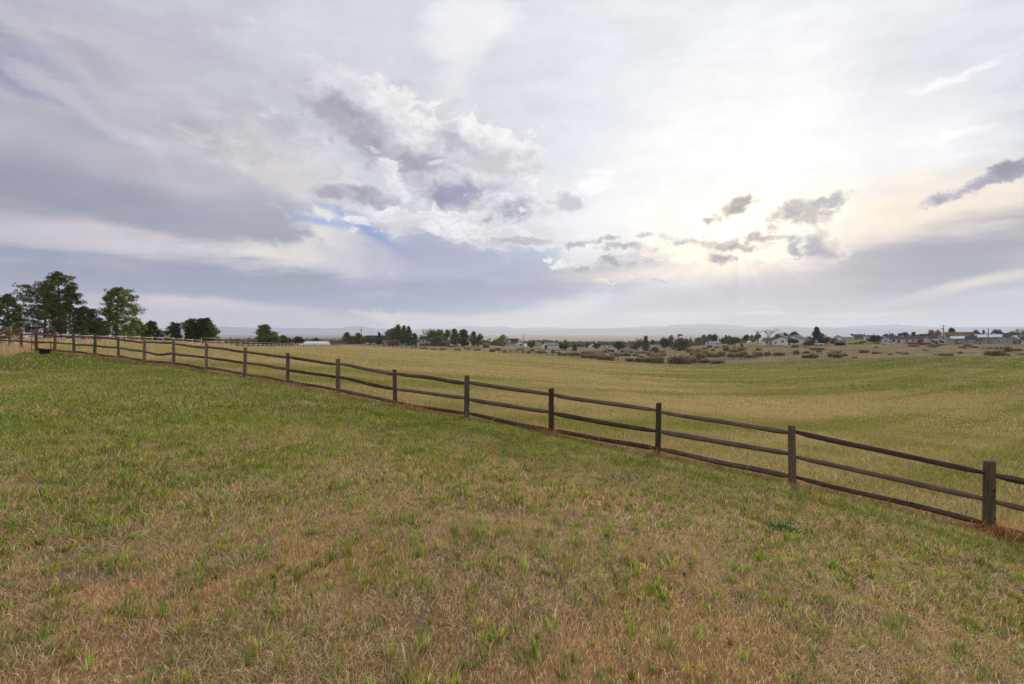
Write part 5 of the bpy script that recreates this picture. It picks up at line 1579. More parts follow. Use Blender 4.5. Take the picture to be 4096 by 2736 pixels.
# 6 brick and cream two storey house with a lower wing
r = face_root('brick_house', 1712, 244, -6, 'two storey house with cream siding over red brick and a dark gambrel roof', 'house')
W_ = 9.0
mb = MB(); mb.box(-W_ / 2, W_ / 2, 0, 7, -.6, 1.85); mb.build('wall', M['brick'], r)
mb = MB(); mb.box(-W_ / 2 + .35, W_ / 2 + .02, -.16, 6.9, 1.853, 3.95); mb.build('upper_wall', M['lap_cream'], r)
mb = MB(); mb.prism([(-.35, 3.85), (7.2, 3.85), (7.0, 4.1), (5.9, 5.2), (3.4, 5.75), (.95, 5.25), (-.15, 4.1)], -W_ / 2 - .1, W_ / 2 + .2, 'x'); rf = mb.build('roof', M['roof_dark'], r)
mb = MB(); mb.prism([(-.16, 1.9), (6.95, 1.9), (6.95, 3.85), (-.16, 3.85)], -W_ / 2 - .1, -W_ / 2 + .34, 'x'); mb.build('end_wall', M['roof_dark'], r)
for x in (-2.6, -.6, 2.2): window(r, x, -.16, 3.0, .85, 1.15, fm='white')
window(r, -2.6, 0, 1.05, 1.5, .9, bars=2); window(r, .9, 0, 1.15, 1.3, .55)
chimney(rf, 2.2, 3.4, 5.4, 6.6)
gable(r, 7.2, 6, 2.5, 1.2, 'x', 'brick', 'roof_brown', .35, x0=W_ / 2 + 3.65, y0=.6, trim='white')
window(r, W_ / 2 + 5.0, .6, 1.4, 1.2, .9); window(r, W_ / 2 + 2.2, .6, 1.4, 1.2, .9); door(r, W_ / 2 + 3.7, .6, 0, .95, 2.0, mat='roof_brown')
# 7 long brown board fence
def board_fence(name, label, a, b, h, mat, n=24, pm='dark_post', z=0):
    X0, Y0 = a; X1, Y1 = b
    root = empty(name, (X0, Y0, g1(X0, Y0)), math.atan2(Y1 - Y0, X1 - X0), label, 'fence')
    L = math.hypot(X1 - X0, Y1 - Y0); mb = MB(); ps = MB()
    zf = lambda t: g1(X0 + (X1 - X0) * t, Y0 + (Y1 - Y0) * t) - root.location.z
    for i in range(n):
        t0, t1 = i / n, (i + 1) / n - .02 / L
        zz = zf((t0 + t1) / 2); mb.box(L * t0, L * t1, -.02, .02, zz - .1, zz + h + .02 * (i % 2))
    mb.build('panel', M[mat], root)
    for i in range(0, n + 1, 4):
        zz = zf(i / n); p = MB(); p.box(L * i / n - .06, L * i / n + .06, .021, .14, zz - .1, zz + h + .08); p.build('post', M[pm], root)
    return root


M['red_board'] = paint('red_brown_board', (.19, .075, .05), .85, .25)
board_fence('board_fence', 'long low red brown board fence left of the bright green tree', (xz(1930, 290), 290), (xz(2020, 280), 280), 1.15, 'red_board')
r = face_root('wooden_bin', 1946, 330, 10, 'brown wooden bin standing behind the red brown board fence', 'bin')
mb = MB(); mb.box(-1.1, 1.1, 0, 1.4, 0, 1.7); mb.box(-1.16, 1.16, -.04, 1.44, 1.7, 1.82)
for q in (-.8, 0, .8): mb.box(q - .06, q + .06, -.035, 0, 0, 1.7)
mb.build('body', M['wood_brown'], r)
# 8 white house with dark roof and garage
r = face_root('white_house', 2046, 335, -14, 'white house with a steep dark roof and dormer, right of the bright green tree', 'house')
_, rf = gable(r, 8.6, 7.5, 2.6, 2.7, 'x', 'lap_white', 'roof_dark', .4, trim='white')
gable(r, 2.6, 3.0, 3.6, 1.2, 'y', 'lap_white', 'roof_dark', .2, x0=-1.8, y0=-.35, trim='white')
window(r, -1.8, -.35, 3.4, .9, 1.0); window(r, 1.6, 0, 1.5, 1.1, 1.1); window(r, -3.2, 0, 1.5, .9, 1.0); window(r, W_ / 2 - .2, 3.5, 3.3, .9, 1.0, 1, 0)
mb = MB(); mb.box(-4.6, 4.2, -2.2, -.42, 2.0, 2.12)
for x in (-4.4, -1.5, 1.4, 4.0): mb.box(x - .07, x + .07, -2.15, -2.02, -.3, 2.0)
mb.build('porch', M['roof_dark'], r)
r = face_root('white_garage', 2079, 322, -22, 'white gabled garage attached beside the white house, behind the roadside pole', 'garage')
gable(r, 5.4, 7.5, 2.2, 1.35, 'y', 'lap_white', 'roof_dark', .3, trim='white')
mb = MB(); mb.box(-.4, 2.0, -.6, -.01, 1.5, 1.65); mb.box(-.3, 1.9, -.03, 0, .9, 1.5); mb.build('awning', M['dark_in'], r); door(r, -1.7, 0, 0, .9, 1.9)
window(r, 1.2, 0, .55, .9, .5)


def car(name, px, Z, turn, L, H, col, label, cat='car', kind='car'):
    r = face_root(name, px, Z, turn, label, cat, 0)
    m_ = paint(name + '_paint', col, .35, .06, .5, spec=.5)
    h = H; hw = .88
    if kind == 'car':
        out = [(-L / 2, .32), (-L / 2 + .1, .25), (L / 2 - .1, .25), (L / 2, .35), (L / 2 - .02, h * .58), (L * .28, h * .64), (-L * .40, h * .66), (-L / 2, h * .6)]
        cab = [(-L * .42, h * .655), (L * .25, h * .635), (L * .10, h * .98), (-L * .04, h), (-L * .26, h * .97)]
    else:
        out = [(-L / 2, .45), (L / 2 - .1, .42), (L / 2, .5), (L / 2 - .04, h * .60), (L * .22, h * .64), (-L / 2, h * .60)]
        cab = [(-L * .12, h * .605), (L * .23, h * .632), (L * .12, h * .98), (-L * .02, h), (-L * .105, h * .98)]
    b = MB(); b.prism(out, -hw, hw, 'y'); body = b.build('body', m_, r)
    c = MB(); c.prism(cab, -hw + .12, hw - .12, 'y'); c.build('cabin', M['glass'], r)
    t = MB(); q = [(u, z) for u, z in cab[2:]]
    t.prism([(cab[2][0] + .03, cab[2][1] - .02), (cab[3][0], cab[3][1] + .0), (cab[4][0] - .03, cab[4][1] - .02), (cab[4][0] - .03, cab[4][1] + .03), (cab[3][0], cab[3][1] + .05), (cab[2][0] + .03, cab[2][1] + .03)], -hw + .1, hw - .1, 'y')
    for u0, z0, u1, z1 in ((cab[0][0], cab[0][1], cab[4][0], cab[4][1]), (cab[1][0], cab[1][1], cab[2][0], cab[2][1]), ((cab[0][0] + cab[1][0]) / 2, cab[0][1], (cab[4][0] + cab[2][0]) / 2, cab[3][1])):
        for s in (-1, 1): t.tube((u0, s * (hw - .11), z0), (u1, s * (hw - .11), z1), .045, None, 4)
    t.build('roof', m_, r)
    for u in (-L * .31, L * .31):
        for s in (-1, 1):
            w = MB(); w.tube((u, s * (hw - .16), .33), (u, s * (hw + .02), .33), .33, None, 14); wo = w.build('wheel', M['rubber'], r)
            k = MB(); k.tube((u, s * (hw + .021), .33), (u, s * (hw + .035), .33), .19, None, 10); k.build('rim', M['steel'], wo)
    for s in (-1, 1):
        l = MB(); l.box(L / 2 - .06, L / 2 + .012, s * .62 - .16, s * .62 + .16, h * .42, h * .52); l.build('headlight', M['steel'], r)
    if kind == 'pickup':
        d = MB(); d.box(-L / 2 + .08, -L * .13, -hw + .09, hw - .09, h * .601, h * .615); d.build('bed', M['rubber'], r)
    return r


car('parked_car', 2049, 318, 4, 4.7, 1.45, (.72, .73, .75), 'white car parked in front of the white house porch')
# 9 white barn with green roof
r = face_root('green_roof_barn', 2180, 300, -60, 'white metal barn with a green roof and an open dark doorway', 'barn')
gable(r, 7.4, 8.6, 2.75, 1.6, 'y', 'metal_white', 'roof_green', .15, trim='roof_green')
mb = MB(); mb.box(-.2, 2.5, -.03, .01, -.2, 2.5); mb.build('doorway', M['dark_in'], r)  # flat dark sheet on the gable paints the shade of the open door
mb = MB(); mb.box(-.42, -.2, -.06, 0, -.2, 2.6); mb.box(2.5, 2.72, -.06, 0, -.2, 2.6); mb.box(-.42, 2.72, -.06, 0, 2.6, 2.75); mb.build('door_frame', M['roof_green'], r)
mb = MB(); mb.box(3.62, 3.74, -.04, .1, -.3, 2.7); mb.box(3.71, 3.76, 0, 8.6, 2.55, 2.72); mb.build('corner_trim', M['roof_green'], r)
# 10 cottages behind
r = face_root('grey_cottage', 2146, 400, -25, 'small grey cottage with a dark roof peeping out left of the green roofed barn', 'house')
gable(r, 7, 6, 2.6, 1.9, 'y', 'lap_grey', 'roof_dark', .3, trim='white'); window(r, -1.4, 0, 1.5, 1.1, 1.1); window(r, 1.4, 0, 1.5, 1.1, 1.1)
r = face_root('tiny_white_house', 2368, 395, 20, 'tiny white gabled house among the trees above the lawn', 'house')
gable(r, 4.5, 7, 2.6, 1.6, 'y', 'lap_white', 'roof_grey', .3, trim='white'); window(r, 0, 0, 1.6, 1.1, 1.1)
r = face_root('tan_house', 2428, 372, 8, 'low tan flat roofed house between dark round trees', 'house')
mb = MB(); mb.box(-4, 4, 0, 6, -.5, 2.6); mb.build('wall', M['cream'], r); mb = MB(); mb.box(-4.3, 4.3, -.3, 6.3, 2.6, 2.85); mb.build('roof', M['concrete'], r); window(r, -2, 0, 1.5, 1.6, 1.0); window(r, 2, 0, 1.5, 1.6, 1.0)
# open lean-to near the dark round tree
r = face_root('lean_to', 2447, 272, 5, 'low open lean-to with a dark front beside the large round dark tree', 'shed')
mb = MB(); mb.box(-1.5, 1.5, .9, 1.5, -.3, 1.15); mb.box(-1.55, -1.45, 0, .9, -.3, 1.1); mb.box(1.45, 1.55, 0, .9, -.3, 1.1); mb.build('wall', M['dark_in'], r)
mb = MB(); mb.prism([(-.2, 1.15), (1.7, 1.3), (1.7, 1.38), (-.2, 1.23)], -1.7, 1.7, 'x'); mb.build('roof', M['roof_grey'], r)
# 11 beige garage
r = face_root('beige_garage', 2513, 288, 2, 'beige gabled garage with two pale doors left of the purplish tree', 'garage')
gable(r, 6.4, 7, 2.3, 1.15, 'y', 'metal_tan', 'roof_grey', .3, trim='white')
for x in (-1.5, 1.6): door(r, x, 0, -.1, 2.5, 1.95, mat='cream', name='garage_door')
r = face_root('red_roof_house', 2512, 345, 12, 'house with a dull red roof right behind the beige garage', 'house')
gable(r, 8, 6, 2.7, 1.9, 'x', 'lap_grey', 'roof_red', .3, trim='white'); window(r, -2, 0, 1.6, 1.1, 1.1); window(r, 2, 0, 1.6, 1.1, 1.1)
# 12 red gambrel barn with silver roof
r = face_root('red_barn', 2618, 298, 9, 'deep red gambrel barn with a silver metal roof', 'barn')
g = [(-3.35, 0), (-3.0, 1.5), (-2.0, 3.3), (0, 4.35), (2.0, 3.3), (3.0, 1.5), (3.35, 0)]
mb = MB(); mb.prism([(-3.35, -.7)] + g + [(3.35, -.7)], 0, 7.5, 'y'); mb.build('wall', M['lap_red'], r)
mb = MB()
for i in range(len(g) - 1):
    (xa, za), (xb, zb_) = g[i], g[i + 1]
    dx, dz = xb - xa, zb_ - za; L_ = math.hypot(dx, dz); nx, nz = -dz / L_, dx / L_
    mb.prism([(xa + nx * .012, za + nz * .012), (xb + nx * .012, zb_ + nz * .012), (xb + nx * .14, zb_ + nz * .14), (xa + nx * .14, za + nz * .14)], -.25, 7.75, 'y')
mb.build('roof', M['roof_silver'], r)
mb = MB(); mb.box(-1.5, -.03, -.04, 0, -.3, 2.3); mb.box(.03, 1.5, -.04, 0, -.3, 2.3); mb.build('door', M['lap_red'], r)
r = face_root('silver_roof_shed', 2618, 330, -8, 'shed with a wide silver roof directly behind the red barn', 'shed')
gable(r, 7.6, 5, 3.15, .9, 'x', 'lap_grey', 'roof_silver', .2); door(r, -2, 0, 0, 2.2, 2.2, mat='dark_in'); window(r, 2, 0, 1.6, .9, .8)
# 13 small blue ranch house on the right hill
r = face_root('blue_ranch_house', 2860, 300, 24, 'small blue grey ranch house with a silver roof, right of the wire poles', 'house')
gable(r, 7.4, 6, 1.75, .8, 'x', 'lap_blue', 'roof_silver', .3, trim='white')
gable(r, 3.0, 3, 1.6, .7, 'y', 'lap_blue', 'roof_silver', .25, x0=-2.6, y0=-1.6, trim='white')
window(r, 1.2, 0, 1.0, 1.0, .8); window(r, 2.9, 0, 1.0, .8, .8); door(r, -.4, 0, 0, .8, 1.5)
# 14 white gabled house
r = face_root('white_gabled_house', 3128, 232, -22, 'white house with two stepped gables and a brown roof behind the bare tree', 'house')
_, rf = gable(r, 9.6, 9, 2.55, 2.1, 'y', 'lap_white', 'roof_brown', .45, trim='roof_dark')
window(r, .2, 0, 2.0, 1.3, .9, bars=1); window(r, -3.0, 0, 1.3, .9, 1.0); door(r, 3.4, 0, 0, .9, 1.9, mat='roof_dark')
gable(r, 10.5, 7, 2.8, 2.5, 'y', 'lap_white', 'roof_brown', .4, x0=3.2, y0=4.6, trim='roof_dark')
gable(r, 6.5, 6, 2.35, 1.5, 'x', 'lap_white', 'roof_brown', .4, x0=-7.6, y0=2.6, trim='white')
window(r, -8.6, 2.6, 1.4, 1.0, 1.1); door(r, -6.6, 2.6, 0, .9, 1.9, mat='roof_brown')
chimney(rf, -1.5, 5, 3.8, 5.3, .6, 'white')
r = face_root('brown_roof_wing', 3196, 238, 6, 'long white wing with a brown roof between the clipped tree and the tall spruce', 'house')
gable(r, 9.5, 7, 2.0, 1.75, 'x', 'lap_white', 'roof_brown', .4, trim='white'); window(r, 1.5, 0, 1.0, 1.1, .9); window(r, -2, 0, 1.0, 1.1, .9)
# boat or covered car by the drive
car('parked_car', 3010, 262, 12, 4.6, 1.35, (.66, .64, .64), 'pale car parked by the trees left of the white gabled house')
car('parked_pickup', 3270, 218, 175, 5.0, 1.75, (.74, .75, .77), 'white pickup truck parked under the tall dark spruce', 'pickup truck', 'pickup')
# basketball hoop
r = face_root('basketball_hoop', 3266, 207, 20, 'basketball hoop with a clear grey backboard in front of the tall spruce', 'basketball hoop')
mb = MB(); mb.path([(.45, .5, -.1), (.45, .5, 2.0), (.1, .18, 2.75)], .06, 6); mb.build('pole', M['darkmetal'], r)
M['board'] = paint('grey_backboard', (.40, .43, .47), .3, .1, spec=.5)
mb = MB(); mb.box(-.5, .5, 0, .04, 2.35, 3.1); mb.build('backboard', M['board'], r)
mb = MB(); mb.path([(.23 * math.cos(2 * PI * i / 12), -.24 + .23 * math.sin(2 * PI * i / 12), 2.5) for i in range(13)], .015, 5); mb.build('rim', M['red_paint'], r)
# flat trailer with junk beside the juniper
r = face_root('flat_trailer', 3224, 200, 8, 'long low flat trailer with grey rails in front of the junipers', 'trailer')
mb = MB(); mb.box(-3.0, 2.6, 0, 1.9, .5, .62); mb.box(2.6, 4.0, .9, 1.0, .48, .58); mb.build('bed', M['darkmetal'], r)
mb = MB(); mb.path([(-3, 0, 1.35), (2.6, 0, .95)], .05, 5); mb.path([(-3, 1.9, 1.35), (2.6, 1.9, .95)], .05, 5)
for x in (-3, -1.6, -.2, 1.2, 2.6): mb.tube((x, 0, .6), (x, 0, 1.3 - (x + 3) * .065), .035, None, 5)
mb.build('rail', M['steel'], r)
for x in (-.9, 0):
    w = MB(); w.tube((x, -.12, .32), (x, .1, .32), .32, None, 12); w.build('wheel', M['rubber'], r)
# 15 open shed
r = face_root('open_shed', 3359, 214, -10, 'open fronted shed with a brown roof and dark bays, below the tan metal barn', 'shed')
mb = MB(); mb.box(-1.9, 1.9, 2.2, 3, -.4, 1.6); mb.box(-1.9, -1.78, 0, 2.2, -.4, 1.55); mb.box(1.78, 1.9, 0, 2.2, -.4, 1.55); mb.build('wall', M['wood_brown'], r)
for x in (-.6, .65): p = MB(); p.box(x - .06, x + .06, 0, .12, -.4, 1.55); p.build('post', M['dark_post'], r)
mb = MB(); mb.box(-1.75, 1.75, 2.12, 2.19, -.3, 1.5); mb.build('bay_shade', M['dark_in'], r)  # dark sheet before the back wall paints shade into the open bays
mb = MB(); mb.prism([(-.4, 1.55), (3.2, 2.5), (3.2, 2.62), (-.4, 1.67)], -2.15, 2.05, 'x'); mb.build('roof', M['roof_brown'], r)
# 16 tan metal barn
r = face_root('tan_metal_barn', 3352, 352, -34, 'tan metal barn with a pale roof on the rise, left of the dark brick house', 'barn')
gable(r, 6.5, 13.0, 2.9, 1.5, 'y', 'metal_tan', 'roof_white', .2, trim='white')
door(r, 1.0, 0, 0, 2.2, 2.1, mat='white', name='garage_door')
# 17 dark house with hipped roof
r = face_root('dark_brick_house', 3430, 402, 4, 'dark brick house with a broad dark hipped roof on the rise', 'house')
mb = MB(); mb.box(-6.8, 6.8, 0, 8, -.6, 2.6); mb.build('wall', M['brick'], r)
def hip(mb, x0, x1, y0, y1, z, h, inset):
    a = [(x0, y0, z), (x1, y0, z), (x1, y1, z), (x0, y1, z)]; ym = (y0 + y1) / 2; p, q = (x0 + inset, ym, z + h), (x1 - inset, ym, z + h)
    mb.quad(a[0], a[1], q, p); mb.quad(a[1], a[2], q); mb.quad(a[2], a[3], p, q); mb.quad(a[3], a[0], p); mb.quad(a[3], a[2], a[1], a[0])
mb = MB(); hip(mb, -7.3, 7.3, -.5, 8.5, 2.6, 2.4, 3.4); hip(mb, -6.9, -.8, -2.2, 4, 2.62, 2.9, 2.6); rf = mb.build('roof', M['roof_maroon'], r)
chimney(rf, 5.2, 4, 3.6, 5.6, .6)
mb = MB(); mb.box(-6.3, -1.4, -1.7, 0, -.6, 2.6); mb.build('wall', M['brick'], r)
door(r, -3.8, -1.7, 0, 2.6, 2.0, mat='cream', name='garage_door'); window(r, 1.5, 0, 1.5, 1.4, 1.1); window(r, 4.5, 0, 1.5, 1.2, 1.1)
# 18 black tank
r = face_root('black_tank', 3411, 232, 0, 'long black stock tank with a pale round badge, below the dark brick house', 'tank')
mb = MB(); mb.prism([(-.45, .25), (.45, .25), (.5, .55), (.42, .78), (-.42, .78), (-.5, .55)], -1.55, 1.55, 'x'); o = mb.build('body', M['black'], r)
mb = MB()
for x in (-1.1, 1.1): mb.box(x - .08, x + .08, -.45, .45, -.1, .25)
mb.build('leg', M['darkmetal'], r)
mb = MB(); mb.tube((-.15, -.47, .52), (-.15, -.53, .52), .17, None, 12); mb.build('badge', M['white'], r)
# 19 small house behind the dark bush
r = face_root('small_tan_house', 3477, 345, 6, 'small tan house with a brown roof above the wide dark bush tree', 'house')
gable(r, 5.6, 6, 2.9, 1.1, 'x', 'cream', 'roof_brown', .3, trim='white'); window(r, 1, 0, 1.6, 1, 1)
# 20 long pale blue house
r = face_root('long_blue_house', 3601, 226, -18, 'long pale blue house with a maroon roof and white trim', 'house')
_, rf = gable(r, 15.5, 6.4, 2.3, 1.35, 'x', 'lap_blue', 'roof_maroon', .4, x0=1.2, trim='white')
gable(r, 5.6, 8.4, 2.35, 1.55, 'y', 'lap_blue', 'roof_maroon', .4, x0=-6.6, y0=-1.2, trim='white')
window(r, -7.6, -1.2, 1.5, .7, 1.0); window(r, -5.4, -1.2, 1.5, .7, 1.0)
for x in (-2.6, 2.6, 5.0, 7.4): window(r, x, 0, 1.45, 1.1, 1.0)
door(r, -.6, 0, 0, .9, 2.0, mat='roof_maroon'); v = MB(); v.box(-.4, .6, 2.4, 2.8, 3.55, 3.95); v.build('vent', M['white'], rf)
r = face_root('wooden_deck', 3526, 224, -6, 'small brown wooden deck at the left end of the long pale blue house', 'deck')
mb = MB(); mb.box(-.6, .6, 0, 2, .9, 1.0)
for x in (-.55, -.1, .5): mb.box(x - .05, x + .05, 0, .1, -.3, 1.9)
mb.box(-.6, .6, 0, .08, 1.82, 1.92); mb.build('frame', M['timber_light'], r)
car('parked_car', 3554, 208, 178, 3.9, 1.15, (.74, .75, .78), 'white car parked before the left gable of the long pale blue house')
# 21 red gooseneck trailer
M['red_truck'] = paint('bright_red_paint', (.33, .010, .014), .4, .15, .6, spec=.5)
r = face_root('red_trailer', 3671, 200, 2, 'long bright red trailer with a white top edge, in front of the pale blue house', 'trailer')
mb = MB(); mb.prism([(-4.8, 1.45), (-4.8, .95), (-3.2, .75), (-3.1, .3), (4.8, .3), (4.8, 1.45), (1.6, 1.45), (1.5, 1.25), (-.2, 1.25), (-.3, 1.45)], 0, 2.0, 'y'); mb.build('body', M['red_truck'], r)
mb = MB(); mb.box(-4.75, -.35, -.04, 2.04, 1.45, 1.62); mb.box(1.65, 4.7, -.04, 2.04, 1.45, 1.60); mb.build('top_rail', M['white'], r)
mb = MB()
for x in (-2.2, .4, 2.6): mb.box(x - .05, x + .05, -.035, 0, .32, 1.24)
mb.build('rib', M['red_paint'], r)
for x in (1.0, 1.95):
    w = MB(); w.tube((x, -.08, .24), (x, .14, .24), .36, None, 12); w.build('wheel', M['rubber'], r)
# 22 camper trailer
M['camper'] = paint('camper_grey', (.50, .48, .45), .45, .06); M['swoosh'] = paint('camper_dark', (.035, .033, .036), .4, .2)
r = face_root('camper_trailer', 3739, 203, -4, 'grey and black camper trailer with a white roof, left of the big crossarm pole', 'camper trailer')
mb = MB(); mb.prism([(-2.4, .5), (3.3, .5), (3.5, .9), (3.45, 2.2), (3.2, 2.55), (-3.55, 2.55), (-3.6, 2.1), (-2.9, 1.5)], 0, 2.2, 'y'); mb.build('body', M['camper'], r)
mb = MB(); mb.prism([(-2.0, 2.4), (-.6, 2.42), (1.2, 1.0), (2.0, .6), (1.0, .6), (.1, .95)], -.035, 0, 'y'); mb.prism([(1.5, 2.42), (2.5, 2.42), (1.6, 1.4), (1.2, 1.5)], -.035, 0, 'y'); mb.build('stripe', M['swoosh'], r)
mb = MB(); mb.box(-3.7, 3.3, -.06, 2.26, 2.552, 2.68); mb.box(.3, .9, .8, 1.4, 2.68, 2.85); mb.build('roof', M['white'], r)
window(r, 2.5, 0, 1.5, 1.1, .75, fm='swoosh', bars=0); door(r, .55, -.04, .6, .5, 1.5, mat='swoosh')
for x in (.0, .9):
    w = MB(); w.tube((x, -.06, .36), (x, .16, .36), .34, None, 12); w.build('wheel', M['rubber'], r)
r = face_root('small_white_house', 3758, 262, 10, 'small white gabled house behind the camper trailer', 'house')
gable(r, 4.6, 6, 3.3, 1.1, 'y', 'lap_white', 'roof_maroon', .35, trim='white'); window(r, .4, 0, 1.8, 1.1, 1.0)
# 23 long red roofed building
r = face_root('red_roof_building', 3838, 254, 3, 'long building with a rust red roof behind the grey house', 'building')
gable(r, 11.6, 7, 4.6, 1.4, 'x', 'lap_white', 'roof_red', .4, trim='white')
for x in (-4, -1.5, 1, 3.5): window(r, x, 0, 3.6, 1.2, .8)
# 24 grey house of several gables with bright roof panels
r = face_root('grey_house', 3905, 203, -5, 'sprawling grey house with several low gables and bright panels on the roof', 'house')
gable(r, 8.4, 8.0, 2.15, 1.35, 'y', 'lap_grey', 'roof_grey', .45, x0=-11.0, y0=-1.0, trim='white')
window(r, -13.2, -1.0, 1.25, .9, .75, fm='white'); window(r, -10.2, -1.0, 1.25, .9, .75, fm='white')
gable(r, 9.0, 8.6, 2.15, 1.8, 'x', 'lap_grey', 'roof_grey', .45, x0=-5.1, y0=1.6, trim='white')
door(r, -5.6, 1.6, 0, .9, 1.95, mat='white'); window(r, -3.2, 1.6, 1.3, .8, 1.0)
hg = MB(); hg.box(-6.9, -5.0, .7, 1.3, -.2, .75); hg.build('planter', M['roof_green'], r)
_, rf = gable(r, 14.0, 10.0, 2.75, 2.15, 'x', 'lap_grey', 'roof_grey', .5, x0=5.0, y0=3.4, trim='white')
window(r, .7, 3.4, 2.0, 2.2, .8, bars=2)
gable(r, 6.2, 6.0, 1.95, 1.25, 'y', 'lap_grey', 'roof_grey', .4, x0=8.0, y0=-.6, trim='white')
window(r, 6.8, -.6, 1.3, .65, .9); window(r, 9.3, -.6, 1.3, .55, .9)
gable(r, 5.0, 5.0, 2.0, 1.4, 'x', 'lap_white', 'roof_grey', .4, x0=13.65, y0=1.6, trim='white')
gable(r, 9.5, 10, 3.6, 2.2, 'y', 'lap_grey', 'roof_grey', .5, x0=10.5, y0=9.0, trim='white')
def roof_panel(u0, u1, s0, s1, y0, wall, rise, d, over, lift=.06, n=1, gap=.1):
    """bright panels lying on the front slope of an x-ridged roof; s runs from eave 0 to ridge 1"""
    mb = MB(); hd = d / 2; w = (u1 - u0 - gap * (n - 1)) / n
    for i in range(n):
        a = u0 + i * (w + gap); b = a + w
        P = []
        for x, s in ((a, s0), (b, s0), (b, s1), (a, s1)):
            P.append((x, y0 + hd * s, wall + rise * s + .19 + lift))
        Q = [(p[0], p[1], p[2] - .05) for p in P]
        mb.quad(*P); mb.quad(*reversed(Q))
        for j in range(4): k = (j + 1) % 4; mb.quad(Q[j], Q[k], P[k], P[j])
    return mb.build('roof_panel', M['panel_bright'], rf)
roof_panel(-1.2, 7.6, .12, .72, 3.4, 2.75, 2.15, 10, .5)
roof_panel(1.8, 5.2, .86, .97, 3.4, 2.75, 2.15, 10, .5, n=3, gap=.7)
roof_panel(-9.0, -4.0, .15, .80, 1.6, 2.15, 1.8, 8.6, .45)
# 25 greenhouse
r = face_root('greenhouse', 4047, 196, -24, 'brown timber greenhouse with a glazed roof at the right frame edge', 'greenhouse')
gw, gd, gh, gr = 5.0, 9.5, 2.0, 1.75
fr = MB()
def post(x, y, z0, z1, t=.08): fr.box(x - t, x + t, y - t, y + t, z0, z1)
for x in (-gw / 2, -.75, .75, gw / 2): post(x, 0, -.3, gh + (0 if abs(x) > 2 else 1.0))
for i in range(8): post(gw / 2, gd * i / 7, -.3, gh); post(-gw / 2, gd * i / 7, -.3, gh)
fr.box(-gw / 2 - .05, gw / 2 + .05, -.07, .07, gh - .08, gh + .08); fr.box(-gw / 2, gw / 2, -.06, .06, .9, 1.0)
fr.box(gw / 2 - .06, gw / 2 + .06, 0, gd, gh - .08, gh + .07); fr.box(gw / 2 - .06, gw / 2 + .06, 0, gd, .75, .85); fr.box(-gw / 2 - .06, -gw / 2 + .06, 0, gd, gh - .08, gh + .07)
for sg in (-1, 1):
    for i in range(12):
        y = gd * i / 11
        fr.prism([(sg * (gw / 2 + .2), gh - .1), (sg * (gw / 2 + .2), gh + .02), (0, gh + gr + .1), (0, gh + gr - .05)], y - .05, y + .05, 'y')
for x in (-1.6, -.8, 0, .8, 1.6): fr.box(x - .05, x + .05, -.06, .06, gh, gh + gr * (1 - abs(x) / (gw / 2)))
fr.build('frame', M['timber_frame'], r)
mb = MB(); mb.box(-gw / 2 + .07, gw / 2 - .07, .08, gd - .08, -.3, .74); mb.build('wall', M['timber_frame'], r)
M['poly'] = paint('milky_glazing', (.60, .56, .54), .3, .08, .5, spec=.5)
mb = MB()
for sg in (-1, 1):
    mb.quad((sg * (gw / 2 + .2), 0, gh + .04), (sg * (gw / 2 + .2), gd, gh + .04), (0, gd, gh + gr + .12), (0, 0, gh + gr + .12))
mb.build('roof', M['poly'], r)
mb = MB(); mb.prism([(-gw / 2 + .05, gh + .09), (gw / 2 - .05, gh + .09), (0, gh + gr - .08)], .07, .09, 'y'); mb.build('gable_glass', M['poly'], r)
for x in (-1.62, 1.62):
    mb = MB(); mb.box(x - .72, x + .72, -.10, -.075, 0, 1.85); dd = mb.build('door', M['timber_light'], r)
    mb = MB()
    for sx in (-1, 1): mb.tube((x - .68 * sx, -.12, .08), (x + .68 * sx, -.12, 1.75), .05, None, 4)
    mb.build('brace', M['timber_frame'], dd)
mb = MB(); mb.box(-.66, .66, .05, .07, -.2, 1.9); mb.build('doorway', M['dark_in'], r)  # dark sheet between the doors, painted as the shade within
mb = MB(); mb.box(gw / 2 - .02, gw / 2 + .01, .1, gd - .1, .86, gh - .1); mb.build('side_glass', M['glass'], r)
car('parked_car', 4011, 199, 20, 3.9, 1.3, (.02, .02, .024), 'black car parked between the grey house and the greenhouse')
# lamp post, dark post, small white box in the yard
r = face_root('lamp_post', 3869, 190, 0, 'short dark brick lamp post with a white globe before the grey house', 'lamp post', .05)
mb = MB(); mb.box(-.28, .28, -.28, .28, -.2, .95); mb.box(-.33, .33, -.33, .33, .95, 1.02); mb.build('pillar', M['brick'], r)
mb = MB(); mb.path([(0, 0, 1.02), (0, 0, 1.12), (0, 0, 1.2), (0, 0, 1.34), (0, 0, 1.42)], [.06, .10, .17, .16, .04], 10); mb.build('globe', M['white'], r, True)
r = face_root('gate_post', 3921, 186, 0, 'thick dark wooden post alone on the grass before the grey house', 'post', .05)
mb = MB(); mb.tube((0, 0, -.2), (0, 0, 1.5), .17, .16, 10); mb.tube((0, 0, 1.5), (0, 0, 1.55), .12, .05, 10); mb.build('shaft', M['dark_post'], r)
r = face_root('meter_box', 3882, 192, 10, 'small white utility box on a stake beside the lamp post', 'utility box', .05)
mb = MB(); mb.box(-.16, .16, -.1, .1, .1, .5); mb.prism([(-.18, .5), (.18, .5), (.14, .56), (-.14, .56)], -.12, .12); mb.build('body', M['white'], r)
mb = MB(); mb.box(-.04, .04, -.04, .04, -.2, .1); mb.build('stake', M['steel'], r)

